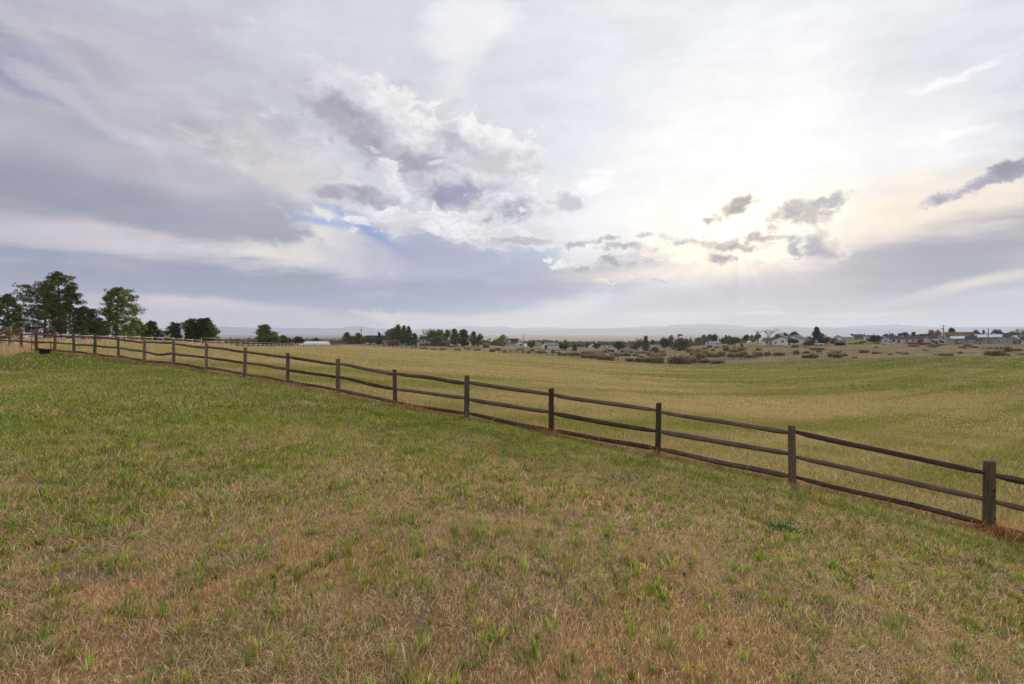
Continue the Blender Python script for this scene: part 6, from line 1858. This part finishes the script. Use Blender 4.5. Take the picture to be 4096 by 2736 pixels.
# ------------------------------------------------------------------ utility poles
def pole(px, ytop, Z, label, arms=(), transformer=False, r0=.13, insul=True):
    X, Y, z = spot(px, Z, .1); h = zat(ytop, Z) - z
    root = empty('utility_pole', (X, Y, z), -math.atan2(X, Y), label, 'utility pole')
    mb = MB(); mb.path([(0, 0, -.2), (.01, 0, h * .35), (-.01, 0, h * .7), (0, 0, h)], [r0 * 1.15, r0, r0 * .9, r0 * .75], 10); mb.build('shaft', M['pole'], root)
    for f, w in arms:
        mb = MB(); mb.box(-w / 2, w / 2, -r0 - .12, -r0 - .01, h * f - .06, h * f + .06); a = mb.build('crossarm', M['pole'], root)
        for x in (-w / 2 + .1, w / 2 - .1):
            i_ = MB(); i_.tube((x, -r0 - .06, h * f + .06), (x, -r0 - .06, h * f + .26), .05, .03, 6); i_.build('insulator', M['steel'], a)
    if not arms and insul:
        i_ = MB(); i_.tube((0, 0, h), (0, 0, h + .18), .05, .03, 6); i_.build('insulator', M['steel'], root)
    if transformer:
        t = MB(); t.tube((-.42, -.05, h * .76), (-.42, -.05, h * .84), .22, None, 10); t.tube((-.42, -.05, h * .84), (-.42, -.05, h * .855), .16, .1, 10)
        t.box(-.25, -.08, -.08, 0, h * .78, h * .82); t.build('transformer', M['steel'], root)
    bpy.context.view_layer.update()
    return Vector((X, Y, z + h))


P1 = pole(1446, 1307, 230, 'tall single pole above the far field corner, beside the left pines', transformer=True)
pole(1441, 1358, 226, 'short pale post just left of the tall pole at the field corner', r0=.09, insul=False)
P2 = pole(1553, 1336, 224, 'grey pole standing left of the red shed')
pole(1545, 1340, 262, 'thin pale pole close beside the grey pole left of the red shed', r0=.09)
pole(1002, 1342, 300, 'thin far pole left of the lone pine beyond the fence', r0=.16)
pole(1152, 1346, 178, 'short pole standing at the thin brown fence beside the dark rounded tree', r0=.11)
P3 = pole(2094.5, 1336, 205, 'tall plain pole at the road in front of the white garage')
pole(2326, 1371, 330, 'thin dark pole on the lawn right of the small spruce', r0=.13)
Q1 = pole(2743, 1353, 300, 'thin leftmost of the four wire poles, against the cone juniper', r0=.17)
Q2 = pole(2763, 1346, 240, 'second of the four wire poles on the dry slope', r0=.18)
Q3 = pole(2809, 1350, 187, 'third of the four wire poles, just behind the front one', r0=.17)
Q4 = pole(2831, 1342, 163, 'front and rightmost of the four wire poles, at the ranch fence', r0=.17)
P5 = pole(3774, 1300, 206, 'big crossarm pole with a transformer, left of the grey house', [(.965, 1.6), (.70, .9)], True, r0=.16)
P6 = pole(3953, 1311, 196, 'thick plain pole in front of the grey house roof panels', r0=.17)
P7 = pole(3558, 1323, 275, 'distant dark pole over the left end of the long pale blue house', r0=.16)
P8 = pole(3493, 1334, 330, 'distant pole over the wide dark bush tree', [(.95, .8)], r0=.13)
P9 = pole(3746, 1326, 235, 'thin brown pole behind the camper trailer, left of the big crossarm pole', r0=.13)
pole(3228, 1341, 300, 'thin distant pole over the long brown roof', r0=.12)


def wire(a, b, sag, label):
    mb = MB(); pts = []
    for i in range(13):
        t = i / 12; p = a.lerp(b, t); pts.append((p.x, p.y, p.z - sag * 4 * t * (1 - t)))
    mb.path(pts, .016, 4)
    o = mb.build('power_line', M['darkmetal'], None, True); tag(o, label, 'power line')


dz = Vector((0, 0, .12))
wire(Q1 - dz, Q2 - dz, .5, 'thin wire between the two left wire poles')
wire(Q2 - dz, Q3 - dz, 1.6, 'sagging wire between the two middle wire poles')
wire(Q3 - dz, Q4 - dz, 1.0, 'sagging wire between the two right wire poles')
wire(P3 - dz * 2, Q1 - dz * 2, 1.6, 'long wire from the roadside pole to the four wire poles')
wire(P2 - dz * 2, P3 - dz * 6, 1.8, 'long wire passing in front of the brick house')
wire(P1 - dz * 4, P2 - dz * 3, .8, 'wire from the tall corner pole to the pole by the red shed')
wire(P5 - dz, P6 - dz, .9, 'wire between the crossarm pole and the thick pole over the grey house')

# ------------------------------------------------------------------ road and drives
def strip(name, pts, width, mat, lift=.07):
    C = []
    for i in range(len(pts) - 1):
        for k in range(24):
            t = k / 24; C.append((pts[i][0] * (1 - t) + pts[i + 1][0] * t, pts[i][1] * (1 - t) + pts[i + 1][1] * t))
    C.append(pts[-1]); C = np.array(C)
    d = np.gradient(C, axis=0); d /= np.linalg.norm(d, axis=1, keepdims=True); nrm = np.stack([-d[:, 1], d[:, 0]], 1)
    cols = 5; V = []
    for j in range(cols):
        q = C + nrm * width * (j / (cols - 1) - .5); V.append(np.stack([q[:, 0], q[:, 1], hgt(q[:, 0], q[:, 1]) + lift], 1))
    V = np.stack(V, 1); n = len(C)
    a, b = np.meshgrid(np.arange(n - 1), np.arange(cols - 1), indexing='ij'); s = (a * cols + b).ravel()
    me = np_mesh(name, V.reshape(-1, 3), [np.stack([s, s + cols, s + cols + 1, s + 1], 1)], mat, None, True)
    me.flip_normals() if me.polygons[0].normal.z < 0 else None
    return tag(link(name, me), kind='structure')


M['gravel'] = paint('pale_gravel', (.50, .40, .29), .95, .2, .6)
rp = [(1930, 1386), (2000, 1388), (2080, 1393), (2160, 1401), (2240, 1407), (2345, 1412), (2400, 1416)]
R_ = []
for x, y in rp:
    Z = ground_hit(x, y, 190, 300); R_.append((xz(x, Z), Z))
zz = np.array([p[1] for p in R_]); zz = np.convolve(np.pad(zz, 1, 'edge'), np.ones(3) / 3, 'valid')
strip('road', [(xz(x, z), float(z)) for (x, y), z in zip(rp, zz)], 4.2, M['gravel'])
strip('driveway', [(xz(3890, 193), 193), (xz(3990, 190.5), 190.5), (xz(4200, 186), 186)], 2.6, M['concrete'])

# low weed in the lawn and a bird in the sky
rw = np.random.default_rng(4)
n = 240; a = rw.uniform(0, 2 * PI, n); q = np.abs(rw.normal(0, .07, n))
WX, WY, wz = spot(3130, 7.3)
Z0 = ground_hit(3130, 2122, 4.5, 9); WX = xz(3130, Z0); WY = Z0
P = np.stack([np.cos(a) * q * 1.5, np.sin(a) * q, np.zeros(n)], 1); P[:, 2] = hgt(WX + P[:, 0], WY + P[:, 1]) - g1(WX, WY)
D = np.stack([np.cos(a) * .8, np.sin(a) * .8, rw.uniform(.3, 1.2, n)], 1)
V, Q = leaf_quads(P, D, .055 * rw.uniform(.6, 1.4, n), .014, rw)
c = np.array([[.07, .16, .03]]) * np.clip(rw.normal(1, .25, (n, 1)), .5, 1.6)
o = link('weed_patch', np_mesh('weed_patch', V, [Q], M['blade'], np.repeat(c, 4, 0))); o.location = (WX, WY, g1(WX, WY))
tag(o, 'small deep green weed patch in the dry grass before the right fence', 'weeds', kind='stuff')
mb = MB()
mb.path([(-.16, 0, 0), (-.08, 0, 0), (0, 0, 0), (.10, 0, .01), (.17, 0, .0)], [.004, .03, .04, .025, .003], 6)
for s in (-1, 1):
    mb.quad((-.05, s * .03, .01), (.07, s * .03, .01), (.04, s * .20, .08), (-.03, s * .20, .075)); mb.quad((-.03, s * .20, .075), (.04, s * .20, .08), (-.03, s * .40, .05))
X = xz(1124, 110); M['bird'] = paint('bird_feathers', (.02, .018, .018), .8, .2)
o = mb.build('bird', M['bird']); o.location = (X, 110, zat(1194, 110)); o.rotation_euler = (.1, 0, .5)
tag(o, 'tiny dark bird flying in the grey sky left of the centre', 'bird')
# ------------------------------------------------------------------ sky
SUN_AZ, SUN_EL = math.radians(28.8), math.radians(14.0)
world = bpy.data.worlds.new('World'); scene.world = world; world.use_nodes = True
world.cycles.sampling_method = 'MANUAL'; world.cycles.sample_map_resolution = 512
wt = world.node_tree; wt.nodes.clear()
wo = wt.nodes.new('ShaderNodeOutputWorld')
sky = wt.nodes.new('ShaderNodeTexSky'); sky.sky_type = 'NISHITA'; sky.sun_disc = False
sky.sun_elevation = SUN_EL; sky.sun_rotation = SUN_AZ; sky.altitude = 1800; sky.air_density = 1.0; sky.dust_density = 1.5
bg1 = wt.nodes.new('ShaderNodeBackground'); bg1.inputs['Strength'].default_value = 0.1
wt.links.new(sky.outputs[0], bg1.inputs['Color'])


def srgb(r, g, b):
    c = (r + 1, g, b - (.28 if b - (r + g) / 2 < 26 else 0) * max(0, b - (r + g) / 2))
    return tuple(((v / 255 + .055) / 1.055) ** 2.4 if v > 10 else v / 255 / 12.92 for v in c)


tc = wt.nodes.new('ShaderNodeTexCoord')
sep = wt.nodes.new('ShaderNodeSeparateXYZ'); wt.links.new(tc.outputs['Generated'], sep.inputs[0])


def mth(op, a, b=None, c=None, clamp=False):
    n = wt.nodes.new('ShaderNodeMath'); n.operation = op; n.use_clamp = clamp
    for i, v in enumerate((a, b, c)):
        if v is None: continue
        if isinstance(v, bpy.types.NodeSocket): wt.links.new(v, n.inputs[i])
        else: n.inputs[i].default_value = v
    return n.outputs[0]


# direction on the sky as a conformal (stereographic) chart of the sphere about north
den = mth('MAXIMUM', mth('ADD', sep.outputs['Y'], 1.0), 0.02)
S = mth('DIVIDE', mth('MULTIPLY', sep.outputs['X'], 2.0), den)
T = mth('DIVIDE', mth('MULTIPLY', sep.outputs['Z'], 2.0), den)
cmb = wt.nodes.new('ShaderNodeCombineXYZ'); wt.links.new(S, cmb.inputs[0]); wt.links.new(T, cmb.inputs[1])
ST = cmb.outputs[0]


def chart(px, py):
    x, z = (px - CX) / F, -(py - CY) / F
    l = math.sqrt(x * x + 1 + z * z)
    return Vector((2 * x / l / (1 + 1 / l), 2 * z / l / (1 + 1 / l)))


def wmap(scale, rot=0, loc=(0, 0, 0)):
    m_ = wt.nodes.new('ShaderNodeMapping'); m_.inputs['Scale'].default_value = scale; m_.inputs['Rotation'].default_value = (0, 0, rot); m_.inputs['Location'].default_value = loc
    wt.links.new(ST, m_.inputs['Vector']); return m_.outputs[0]


def wnoise(vec, scale, detail, rough, dist=0.0):
    n = wt.nodes.new('ShaderNodeTexNoise'); n.noise_dimensions = '2D'
    n.inputs['Scale'].default_value = scale; n.inputs['Detail'].default_value = detail; n.inputs['Roughness'].default_value = rough; n.inputs['Distortion'].default_value = dist
    wt.links.new(vec, n.inputs['Vector']); return n


# slow warp of the chart gives every cloud an uneven outline
w1 = wnoise(ST, 5.5, 4, .6); w2 = wnoise(ST, 22, 4, .62)
def warp(base, nz, amt):
    a = wt.nodes.new('ShaderNodeVectorMath'); a.operation = 'MULTIPLY_ADD'
    s = wt.nodes.new('ShaderNodeVectorMath'); s.operation = 'SUBTRACT'; wt.links.new(nz.outputs['Color'], s.inputs[0]); s.inputs[1].default_value = (.5, .5, .5)
    wt.links.new(s.outputs[0], a.inputs[0]); a.inputs[1].default_value = (amt, amt, 0); wt.links.new(base, a.inputs[2]); return a.outputs[0]
STW = warp(ST, w1, .10)                               # for broad sheets
STF = warp(ST, w1, .028)                              # for thin level bands
STC = warp(warp(ST, w1, .06), w2, .035)               # for broken cumulus
n_soft = mth('SUBTRACT', wnoise(wmap((1, 1.5, 1), .35), 4.0, 6, .6).outputs['Fac'], .5)
n_puff = mth('SUBTRACT', wnoise(wmap((1, 1.5, 1)), 17, 7, .64, .3).outputs['Fac'], .5)
n_streak = mth('SUBTRACT', wnoise(wmap((1.0, 4.2, 1), .55), 3.2, 6, .62).outputs['Fac'], .5)
n_flat = mth('SUBTRACT', wnoise(wmap((1.0, 5.5, 1), 0.04), 5.0, 6, .62).outputs['Fac'], .5)
n_lump = mth('SUBTRACT', wnoise(wmap((1, 1.4, 1), .2, (3, 1, 0)), 11, 5, .6).outputs['Fac'], .5)
NZ = {'lump': n_lump, 'soft': n_soft, 'puff': n_puff, 'streak': n_streak, 'flat': n_flat}
col = None


def vmath(op, a, b=None, c=None, out=0):
    n = wt.nodes.new('ShaderNodeVectorMath'); n.operation = op
    for i, v in enumerate((a, b, c)):
        if v is None: continue
        if isinstance(v, bpy.types.NodeSocket): wt.links.new(v, n.inputs[i])
        else: n.inputs[i].default_value = v
    return n.outputs[out]


def field(cx, cy, rx, ry, ang, nz, amp, puffy=False):
    """distance field of a tilted ellipse on the sky chart (1 on its rim): centre, half sizes and clockwise tilt given on the photo's scale"""
    c = chart(cx, cy); a = math.radians(ang)
    ex = chart(cx + rx * math.cos(a), cy + rx * math.sin(a)) - c; ey = chart(cx + ry * math.sin(a), cy - ry * math.cos(a)) - c
    src = STC if puffy else (STF if nz == 'flat' else STW)
    if col is not None:                                # evaluate the layers one after another (keeps the shader small)
        src = vmath('MULTIPLY_ADD', col, (1e-7, 1e-7, 0), src)
    p = vmath('SUBTRACT', src, (c.x, c.y, 0))
    t = math.atan2(ex.y, ex.x); lx, ly = ex.length, ey.length
    x = vmath('DOT_PRODUCT', p, (math.cos(t) / lx, math.sin(t) / lx, 0), out=1)
    y = vmath('DOT_PRODUCT', p, (-math.sin(t) / ly, math.cos(t) / ly, 0), out=1)
    d = mth('SQRT', mth('MULTIPLY_ADD', y, y, mth('MULTIPLY', x, x)))
    if amp: d = mth('MULTIPLY_ADD', NZ[nz], -amp, d)
    return d, x, y


def cut(d, at, soft, opac):
    r_ = wt.nodes.new('ShaderNodeMapRange'); r_.interpolation_type = 'SMOOTHSTEP'
    r_.inputs[1].default_value = at + soft; r_.inputs[2].default_value = at - soft; r_.inputs[3].default_value = 0; r_.inputs[4].default_value = opac
    wt.links.new(d, r_.inputs[0]); return r_.outputs[0]


def mask(cx, cy, rx, ry, ang, soft, nz, amp, opac, puffy=False):
    return cut(field(cx, cy, rx, ry, ang, nz, amp, puffy)[0], 1, soft, opac)


def lay(fac, rgb):
    global col
    n = wt.nodes.new('ShaderNodeMix'); n.data_type = 'RGBA'
    if isinstance(fac, (int, float)): n.inputs[0].default_value = fac
    else: wt.links.new(fac, n.inputs[0])
    if col is None: n.inputs[6].default_value = (*rgb, 1)
    else: wt.links.new(col, n.inputs[6])
    if isinstance(rgb, bpy.types.NodeSocket): wt.links.new(rgb, n.inputs[7])
    else: n.inputs[7].default_value = (*rgb, 1)
    col = n.outputs[2]


def cloud(rgb, cx, cy, rx, ry, ang=0, soft=.6, nz='soft', amp=1.0, opac=1.0, puffy=False):
    if nz == 'flat': soft = min(.95, soft + .22)
    if nz == 'soft': soft = min(.95, soft + .15)
    lay(mask(cx, cy, rx, ry, ang, soft, nz, amp, opac, puffy), srgb(*rgb))


def puff(rim, core, cx, cy, rx, ry, ang=0, amp=2.6, opac=.95, at=.72, low=.35, cs=1.05, es=.36):
    """a heaped cloud lit from behind: bright ragged rim, grey body lying low in it"""
    d, x, y = field(cx, cy, rx, ry, ang, 'puff', amp, True)
    body = mth('MULTIPLY_ADD', NZ['lump'], -amp * .9, mth('MULTIPLY_ADD', y, low, d))
    e = cut(d, 1, es, opac); g = cut(body, at, cs, .95)
    n = wt.nodes.new('ShaderNodeMix'); n.data_type = 'RGBA'; wt.links.new(g, n.inputs[0]); n.inputs[6].default_value = (*srgb(*rim), 1); n.inputs[7].default_value = (*srgb(*core), 1)
    lay(e, n.outputs[2])


lay(1.0, srgb(204, 206, 216))                          # high thin overcast
# bright veil round the sun, up to the right
cloud((222, 226, 234), 2700, 350, 1900, 1100, -25, .7, 'streak', 1.2, 1)
cloud((233, 236, 241), 3000, 520, 1250, 520, -28, .75, 'streak', 1.6, .9)
cloud((243, 243, 244), 2850, 750, 780, 330, -18, .8, 'streak', 1.0, .95)
cloud((211, 215, 226), 1700, 330, 700, 420, 20, .8, 'soft', 1.8, .6)
cloud((212, 217, 228), 3900, 180, 700, 190, -15, .8, 'streak', 2.2, .55)
cloud((234, 236, 241), 1860, 120, 110, 260, 25, .7, 'streak', 2.6, .7)
cloud((226, 230, 238), 2500, 130, 130, 420, 40, .9, 'streak', 2.0, .4)
# great grey mass on the left with slanting streaks
cloud((187, 188, 203), 250, 700, 1150, 620, 12, .6, 'streak', 2.6, .92)
cloud((160, 162, 188), 60, 250, 560, 130, 33, .6, 'streak', 2.6, .8)
cloud((166, 168, 191), 540, 360, 420, 70, 36, .6, 'streak', 2.8, .75)
cloud((212, 211, 219), 330, 420, 420, 55, 34, .6, 'streak', 2.6, .6)
cloud((207, 206, 213), 760, 500, 560, 110, 28, .7, 'streak', 2.4, .75)
cloud((160, 163, 184), 120, 760, 640, 150, 6, .6, 'soft', 2.6, .85)
cloud((165, 167, 184), 930, 590, 240, 60, 22, .7, 'soft', 3.0, .6)
cloud((203, 202, 209), 620, 700, 300, 70, 10, .8, 'soft', 3.0, .5)
cloud((158, 162, 184), 520, 880, 560, 100, 14, .75, 'flat', 2.2, .7)
cloud((219, 216, 217), 1180, 690, 300, 100, 22, .6, 'puff', 2.2, .75)
cloud((166, 169, 188), 1040, 925, 520, 95, 8, .75, 'flat', 2.2, .72)
# pale sheets low on the left
cloud((205, 200, 210), 330, 960, 640, 80, 6, .5, 'flat', 2.4, .85)
cloud((213, 208, 213), 760, 1010, 420, 60, 4, .5, 'flat', 2.6, .85)
cloud((228, 224, 221), 1300, 1040, 330, 55, 6, .4, 'puff', 1.8, .95)
cloud((232, 229, 225), 1420, 960, 250, 70, 24, .4, 'puff', 1.8, .9)
cloud((219, 216, 219), 1050, 1090, 420, 42, 4, .6, 'flat', 2.4, .65)
# blue opening
cloud((128, 163, 217), 1500, 938, 165, 25, 30, .55, 'flat', 1.4, .95)
cloud((150, 175, 218), 1300, 890, 130, 16, 10, .8, 'flat', 1.4, .7)
cloud((223, 223, 227), 1610, 900, 190, 50, 24, .5, 'puff', 2.4, .85)
# the long blue grey bank above the horizon
cloud((149, 155, 181), 1100, 1150, 950, 78, 4, .45, 'flat', 2.4, .96)
cloud((152, 157, 182), 400, 1116, 700, 60, 2, .5, 'flat', 2.4, .92)
cloud((166, 170, 196), 1900, 1060, 480, 95, 4, .6, 'soft', 2.0, .85)
cloud((148, 156, 184), 1900, 1190, 580, 62, -6, .45, 'flat', 2.2, .95)
cloud((139, 153, 188), 1500, 1222, 460, 28, 3, .5, 'flat', 2.4, .75)
cloud((162, 163, 188), 2450, 1095, 330, 50, -10, .6, 'flat', 2.4, .75)
# warm light strips at the horizon
cloud((217, 207, 211), 820, 1222, 320, 26, 5, .45, 'flat', 2.0, .95)
cloud((198, 193, 206), 500, 1262, 900, 34, 1, .6, 'flat', 1.8, .85)
cloud((224, 213, 209), 1560, 1258, 130, 17, 10, .5, 'puff', 2.4, .9)
cloud((222, 211, 208), 1760, 1268, 170, 11, 2, .5, 'flat', 3.4, .9)
cloud((220, 210, 208), 2080, 1268, 220, 14, -2, .5, 'flat', 3.4, .9)
cloud((219, 209, 207), 2420, 1262, 210, 16, -5, .5, 'flat', 3.4, .85)
cloud((205, 200, 208), 2700, 1270, 800, 26, 0, .7, 'flat', 1.8, .7)
# the central cumulus: light ragged tops, grey bellies
W1, W2 = (240, 239, 240), (228, 228, 233)
cloud((218, 219, 227), 1720, 640, 480, 170, 28, .5, 'puff', 3.0, .75, True)
cloud((186, 185, 201), 1500, 560, 330, 80, 34, .6, 'puff', 2.4, .85, True)
cloud((184, 184, 200), 1830, 700, 230, 110, 14, .6, 'puff', 2.2, .8, True)
puff(W2, (212, 211, 220), 1390, 385, 130, 50, 14, 3.0, .8)
puff(W1, (206, 205, 216), 1560, 410, 105, 72, 24, 2.6, .95, .45)
puff(W1, (190, 189, 204), 1650, 520, 135, 78, 38, 2.6, .95, .5)
puff((238, 237, 238), (203, 202, 211), 1960, 610, 225, 120, 24, 2.2, .95, .75, .3, .6, .16)
puff((212, 212, 220), (174, 174, 189), 1340, 468, 230, 62, 30, 2.2, .92, .95)
puff((218, 217, 224), (166, 167, 185), 1530, 585, 290, 78, 37, 2.2, .92, .95)
puff((222, 221, 227), (166, 167, 186), 1690, 670, 190, 82, 40, 2.4, .88, .9)
puff((229, 228, 233), (184, 184, 198), 1835, 560, 125, 52, 10, 2.6, .85, .8)
puff((224, 223, 229), (150, 154, 178), 1830, 760, 220, 80, 8, 2.3, .95, .82, .75)
puff((229, 228, 232), (159, 161, 182), 1430, 768, 165, 48, 8, 2.4, .9, .85, .5)
puff((238, 237, 239), (162, 164, 184), 2025, 828, 165, 56, -4, 2.6, .95, .78, .55)
puff(W1, (214, 214, 222), 1700, 868, 300, 20, -4, 3.4, .85, .5)
puff((238, 238, 241), (214, 216, 226), 1590, 715, 130, 34, 48, 3.6, .8, .5)
puff((241, 241, 244), (192, 192, 206), 2262, 785, 78, 40, 14, 3.0, .8, .6)
cloud((244, 244, 247), 2380, 720, 110, 40, -10, .6, 'puff', 3.6, .7, True)
puff((240, 240, 243), (204, 206, 219), 1880, 925, 160, 34, 6, 3.6, .9, .5)
puff((238, 238, 241), (196, 198, 213), 1950, 966, 330, 17, 3, 3.6, .85, .55)
# little flat clouds in a row to the right
for cx, cy, rx, ry, t_ in ((2100, 966, 150, 14, 186), (2310, 964, 84, 18, 158), (2430, 968, 52, 19, 152), (2490, 1000, 125, 19, 154), (2570, 960, 44, 11, 152), (2620, 1008, 66, 15, 156), (2668, 966, 46, 18, 146),
                           (2850, 953, 46, 12, 146), (3045, 964, 60, 17, 148), (3000, 1073, 50, 17, 148), (2450, 1050, 52, 14, 152), (2520, 1066, 64, 10, 162), (2570, 1046, 30, 18, 158),
                           (2480, 1122, 95, 11, 176), (2620, 1140, 60, 10, 170), (2350, 1064, 64, 14, 168)):
    puff((232, 229, 227), (t_ + 1, t_ - 2, t_ + 10), cx, cy, rx * .95, ry * 1.0, 2, 2.9, .92, .85, .45, 1.0, .3)
puff((242, 241, 238), (222, 220, 222), 2175, 1030, 28, 11, -10, 2.2, .95, .5); puff((240, 238, 236), (220, 218, 221), 2240, 1048, 50, 12, -8, 2.4, .95, .5)
# right hand bank with the sun behind it
cloud((241, 231, 217), 3650, 870, 720, 150, -8, .5, 'flat', 1.6, .92)
cloud((156, 155, 172), 3680, 1065, 820, 120, -10, .45, 'flat', 1.8, .97)
cloud((146, 146, 166), 3560, 1140, 520, 70, -6, .6, 'flat', 1.8, .85)
cloud((226, 216, 208), 3900, 1130, 420, 22, -12, .5, 'flat', 1.8, .9)
cloud((174, 173, 186), 3900, 1215, 600, 45, -2, .7, 'flat', 1.6, .75)
cloud((208, 202, 204), 2950, 1130, 420, 62, -4, .7, 'flat', 1.8, .75)
cloud((187, 184, 195), 2850, 1200, 640, 42, -2, .6, 'flat', 2.0, .8)
cloud((232, 219, 209), 2720, 1258, 200, 10, -2, .6, 'flat', 3.6, .6)
cloud((236, 220, 208), 3060, 1252, 110, 8, 3, .6, 'flat', 3.6, .65)
cloud((233, 219, 208), 3430, 1258, 150, 8, -3, .6, 'flat', 3.4, .65)
cloud((252, 248, 237), 2950, 895, 400, 135, -12, .85, 'puff', 1.0, .95)
cloud((278, 271, 254), 3000, 880, 180, 80, -12, .95, 'puff', .6, .85)
cloud((262, 250, 228), 2880, 1025, 300, 38, 0, .6, 'puff', 2.2, .9, True)
cloud((248, 237, 221), 2700, 1090, 420, 26, -3, .6, 'flat', 2.4, .7)
for cx, cy, rx, ry, a, c_ in ((2975, 830, 84, 46, -22, (140, 134, 127)), (3190, 865, 130, 60, -34, (146, 143, 151)), (3330, 795, 125, 22, -16, (172, 169, 175)), (3270, 985, 112, 60, 8, (140, 139, 160)),
                              (3060, 968, 70, 20, -4, (150, 143, 140)), (2850, 884, 30, 12, -20, (170, 163, 158)), (2835, 992, 145, 32, 3, (136, 133, 144)), (3010, 1004, 66, 19, -4, (140, 134, 136)), (2880, 1051, 58, 16, 0, (140, 135, 143))):
    puff((244, 236, 223), tuple(v + 10 for v in c_), cx, cy, rx * .93, ry * .95, a, 3.3, .92, .78, .3, 1.15, .42)
puff((212, 209, 213), (146, 144, 168), 3990, 728, 230, 30, -17, 3.0, .95, .85, .3, 1.0, .45); puff((205, 203, 210), (148, 146, 169), 4070, 690, 140, 30, -20, 3.0, .9, .85, .3, 1.0, .45)
cloud((244, 244, 246), 3850, 300, 180, 16, -22, .6, 'puff', 3.4, .6, True)
cloud((244, 244, 246), 3800, 540, 160, 14, -10, .7, 'puff', 3.4, .5, True)

# fine unevenness of the vapour
_k = mth('ADD', mth('MULTIPLY_ADD', n_soft, .26, 1.0), mth('ADD', mth('MULTIPLY', n_flat, .16), mth('MULTIPLY', n_puff, .10)))
_lm = mask(300, 480, 1250, 620, 18, .6, 'soft', .5, 1.0)
_k = mth('ADD', _k, mth('MULTIPLY', _lm, mth('MULTIPLY', n_streak, .42)))
# rays fanning down from behind the broken clouds
_s = chart(2960, 900)
_dx = mth('SUBTRACT', S, _s.x); _dy = mth('SUBTRACT', T, _s.y)
_ang = mth('ARCTAN2', _dx, mth('MULTIPLY', _dy, -1.0))
_rn = wt.nodes.new('ShaderNodeTexNoise'); _rn.noise_dimensions = '1D'; _rn.inputs['Scale'].default_value = 5.0; _rn.inputs['Detail'].default_value = 3
wt.links.new(_ang, _rn.inputs['W'])
_rm = mask(2980, 1170, 420, 140, 0, .8, 'soft', .4, .5)
_k = mth('ADD', _k, mth('MULTIPLY', mth('SUBTRACT', _rn.outputs['Fac'], .5), _rm))
_gm = wt.nodes.new('ShaderNodeGamma'); _gm.inputs['Gamma'].default_value = 1.55; wt.links.new(col, _gm.inputs['Color'])
_sc = wt.nodes.new('ShaderNodeVectorMath'); _sc.operation = 'SCALE'; wt.links.new(vmath('MULTIPLY', _gm.outputs[0], (1.105, 1.085, 1.045)), _sc.inputs[0]); wt.links.new(_k, _sc.inputs['Scale']); col = _sc.outputs[0]

bg2 = wt.nodes.new('ShaderNodeBackground'); bg2.inputs['Strength'].default_value = 1.0
wt.links.new(col, bg2.inputs['Color'])
ms = wt.nodes.new('ShaderNodeMixShader'); ms.inputs[0].default_value = .95
wt.links.new(bg1.outputs[0], ms.inputs[1]); wt.links.new(bg2.outputs[0], ms.inputs[2])
wt.links.new(ms.outputs[0], wo.inputs['Surface'])

# ------------------------------------------------------------------ sun behind thin cloud
sl = bpy.data.lights.new('sun', 'SUN'); sl.energy = 3.4; sl.angle = math.radians(10); sl.color = (1.0, .88, .70)
so = bpy.data.objects.new('sun', sl); COL.objects.link(so)
dv = Vector((math.sin(SUN_AZ) * math.cos(SUN_EL), math.cos(SUN_AZ) * math.cos(SUN_EL), math.sin(SUN_EL)))
so.rotation_euler = dv.to_track_quat('Z', 'Y').to_euler(); so.location = dv * 50 + Vector((0, 0, 60))

# ------------------------------------------------------------------ hazy air
HAZE = True
if HAZE:
    m, nt, out = new_mat('haze_air')
    pv = nt.nodes.new('ShaderNodeVolumePrincipled'); pv.inputs['Color'].default_value = (.72, .82, 1.0, 1); pv.inputs['Density'].default_value = 1.3e-4
    pv.inputs['Anisotropy'].default_value = .2
    nt.links.new(pv.outputs[0], out.inputs['Volume'])
    top = max(max(tops), GH.max()) + 6; bot = min(GH.min(), -130) - 1
    hb = MB(); hb.box(-17500, 17500, -17500, 17500, bot, top)
    hz = hb.build('haze', m); tag(hz, 'thin bluish air over the whole plain', 'haze', kind='stuff')

# ------------------------------------------------------------------ camera and render settings
cd = bpy.data.cameras.new('camera'); cam = bpy.data.objects.new('camera', cd); COL.objects.link(cam)
cam.location = (0, 0, EYE); cam.rotation_euler = (PI / 2, 0, 0)
cd.lens = 16; cd.sensor_width = 36; cd.sensor_fit = 'HORIZONTAL'; cd.clip_start = .05; cd.clip_end = 60000
scene.camera = cam
scene.render.engine = 'CYCLES'
scene.view_settings.view_transform = 'Standard'; scene.view_settings.look = 'None'; scene.view_settings.exposure = 0.27; scene.view_settings.gamma = 1
scene.view_settings.use_curve_mapping = False
cy_ = scene.cycles
cy_.max_bounces = 6; cy_.diffuse_bounces = 3; cy_.glossy_bounces = 2; cy_.transmission_bounces = 2; cy_.transparent_max_bounces = 6; cy_.volume_bounces = 1
cy_.use_denoising = True
try: cy_.denoiser = 'OPENIMAGEDENOISE'; cy_.denoising_input_passes = 'RGB_ALBEDO_NORMAL'; cy_.denoising_prefilter = 'NONE'
except Exception: pass
cy_.sample_clamp_indirect = 4
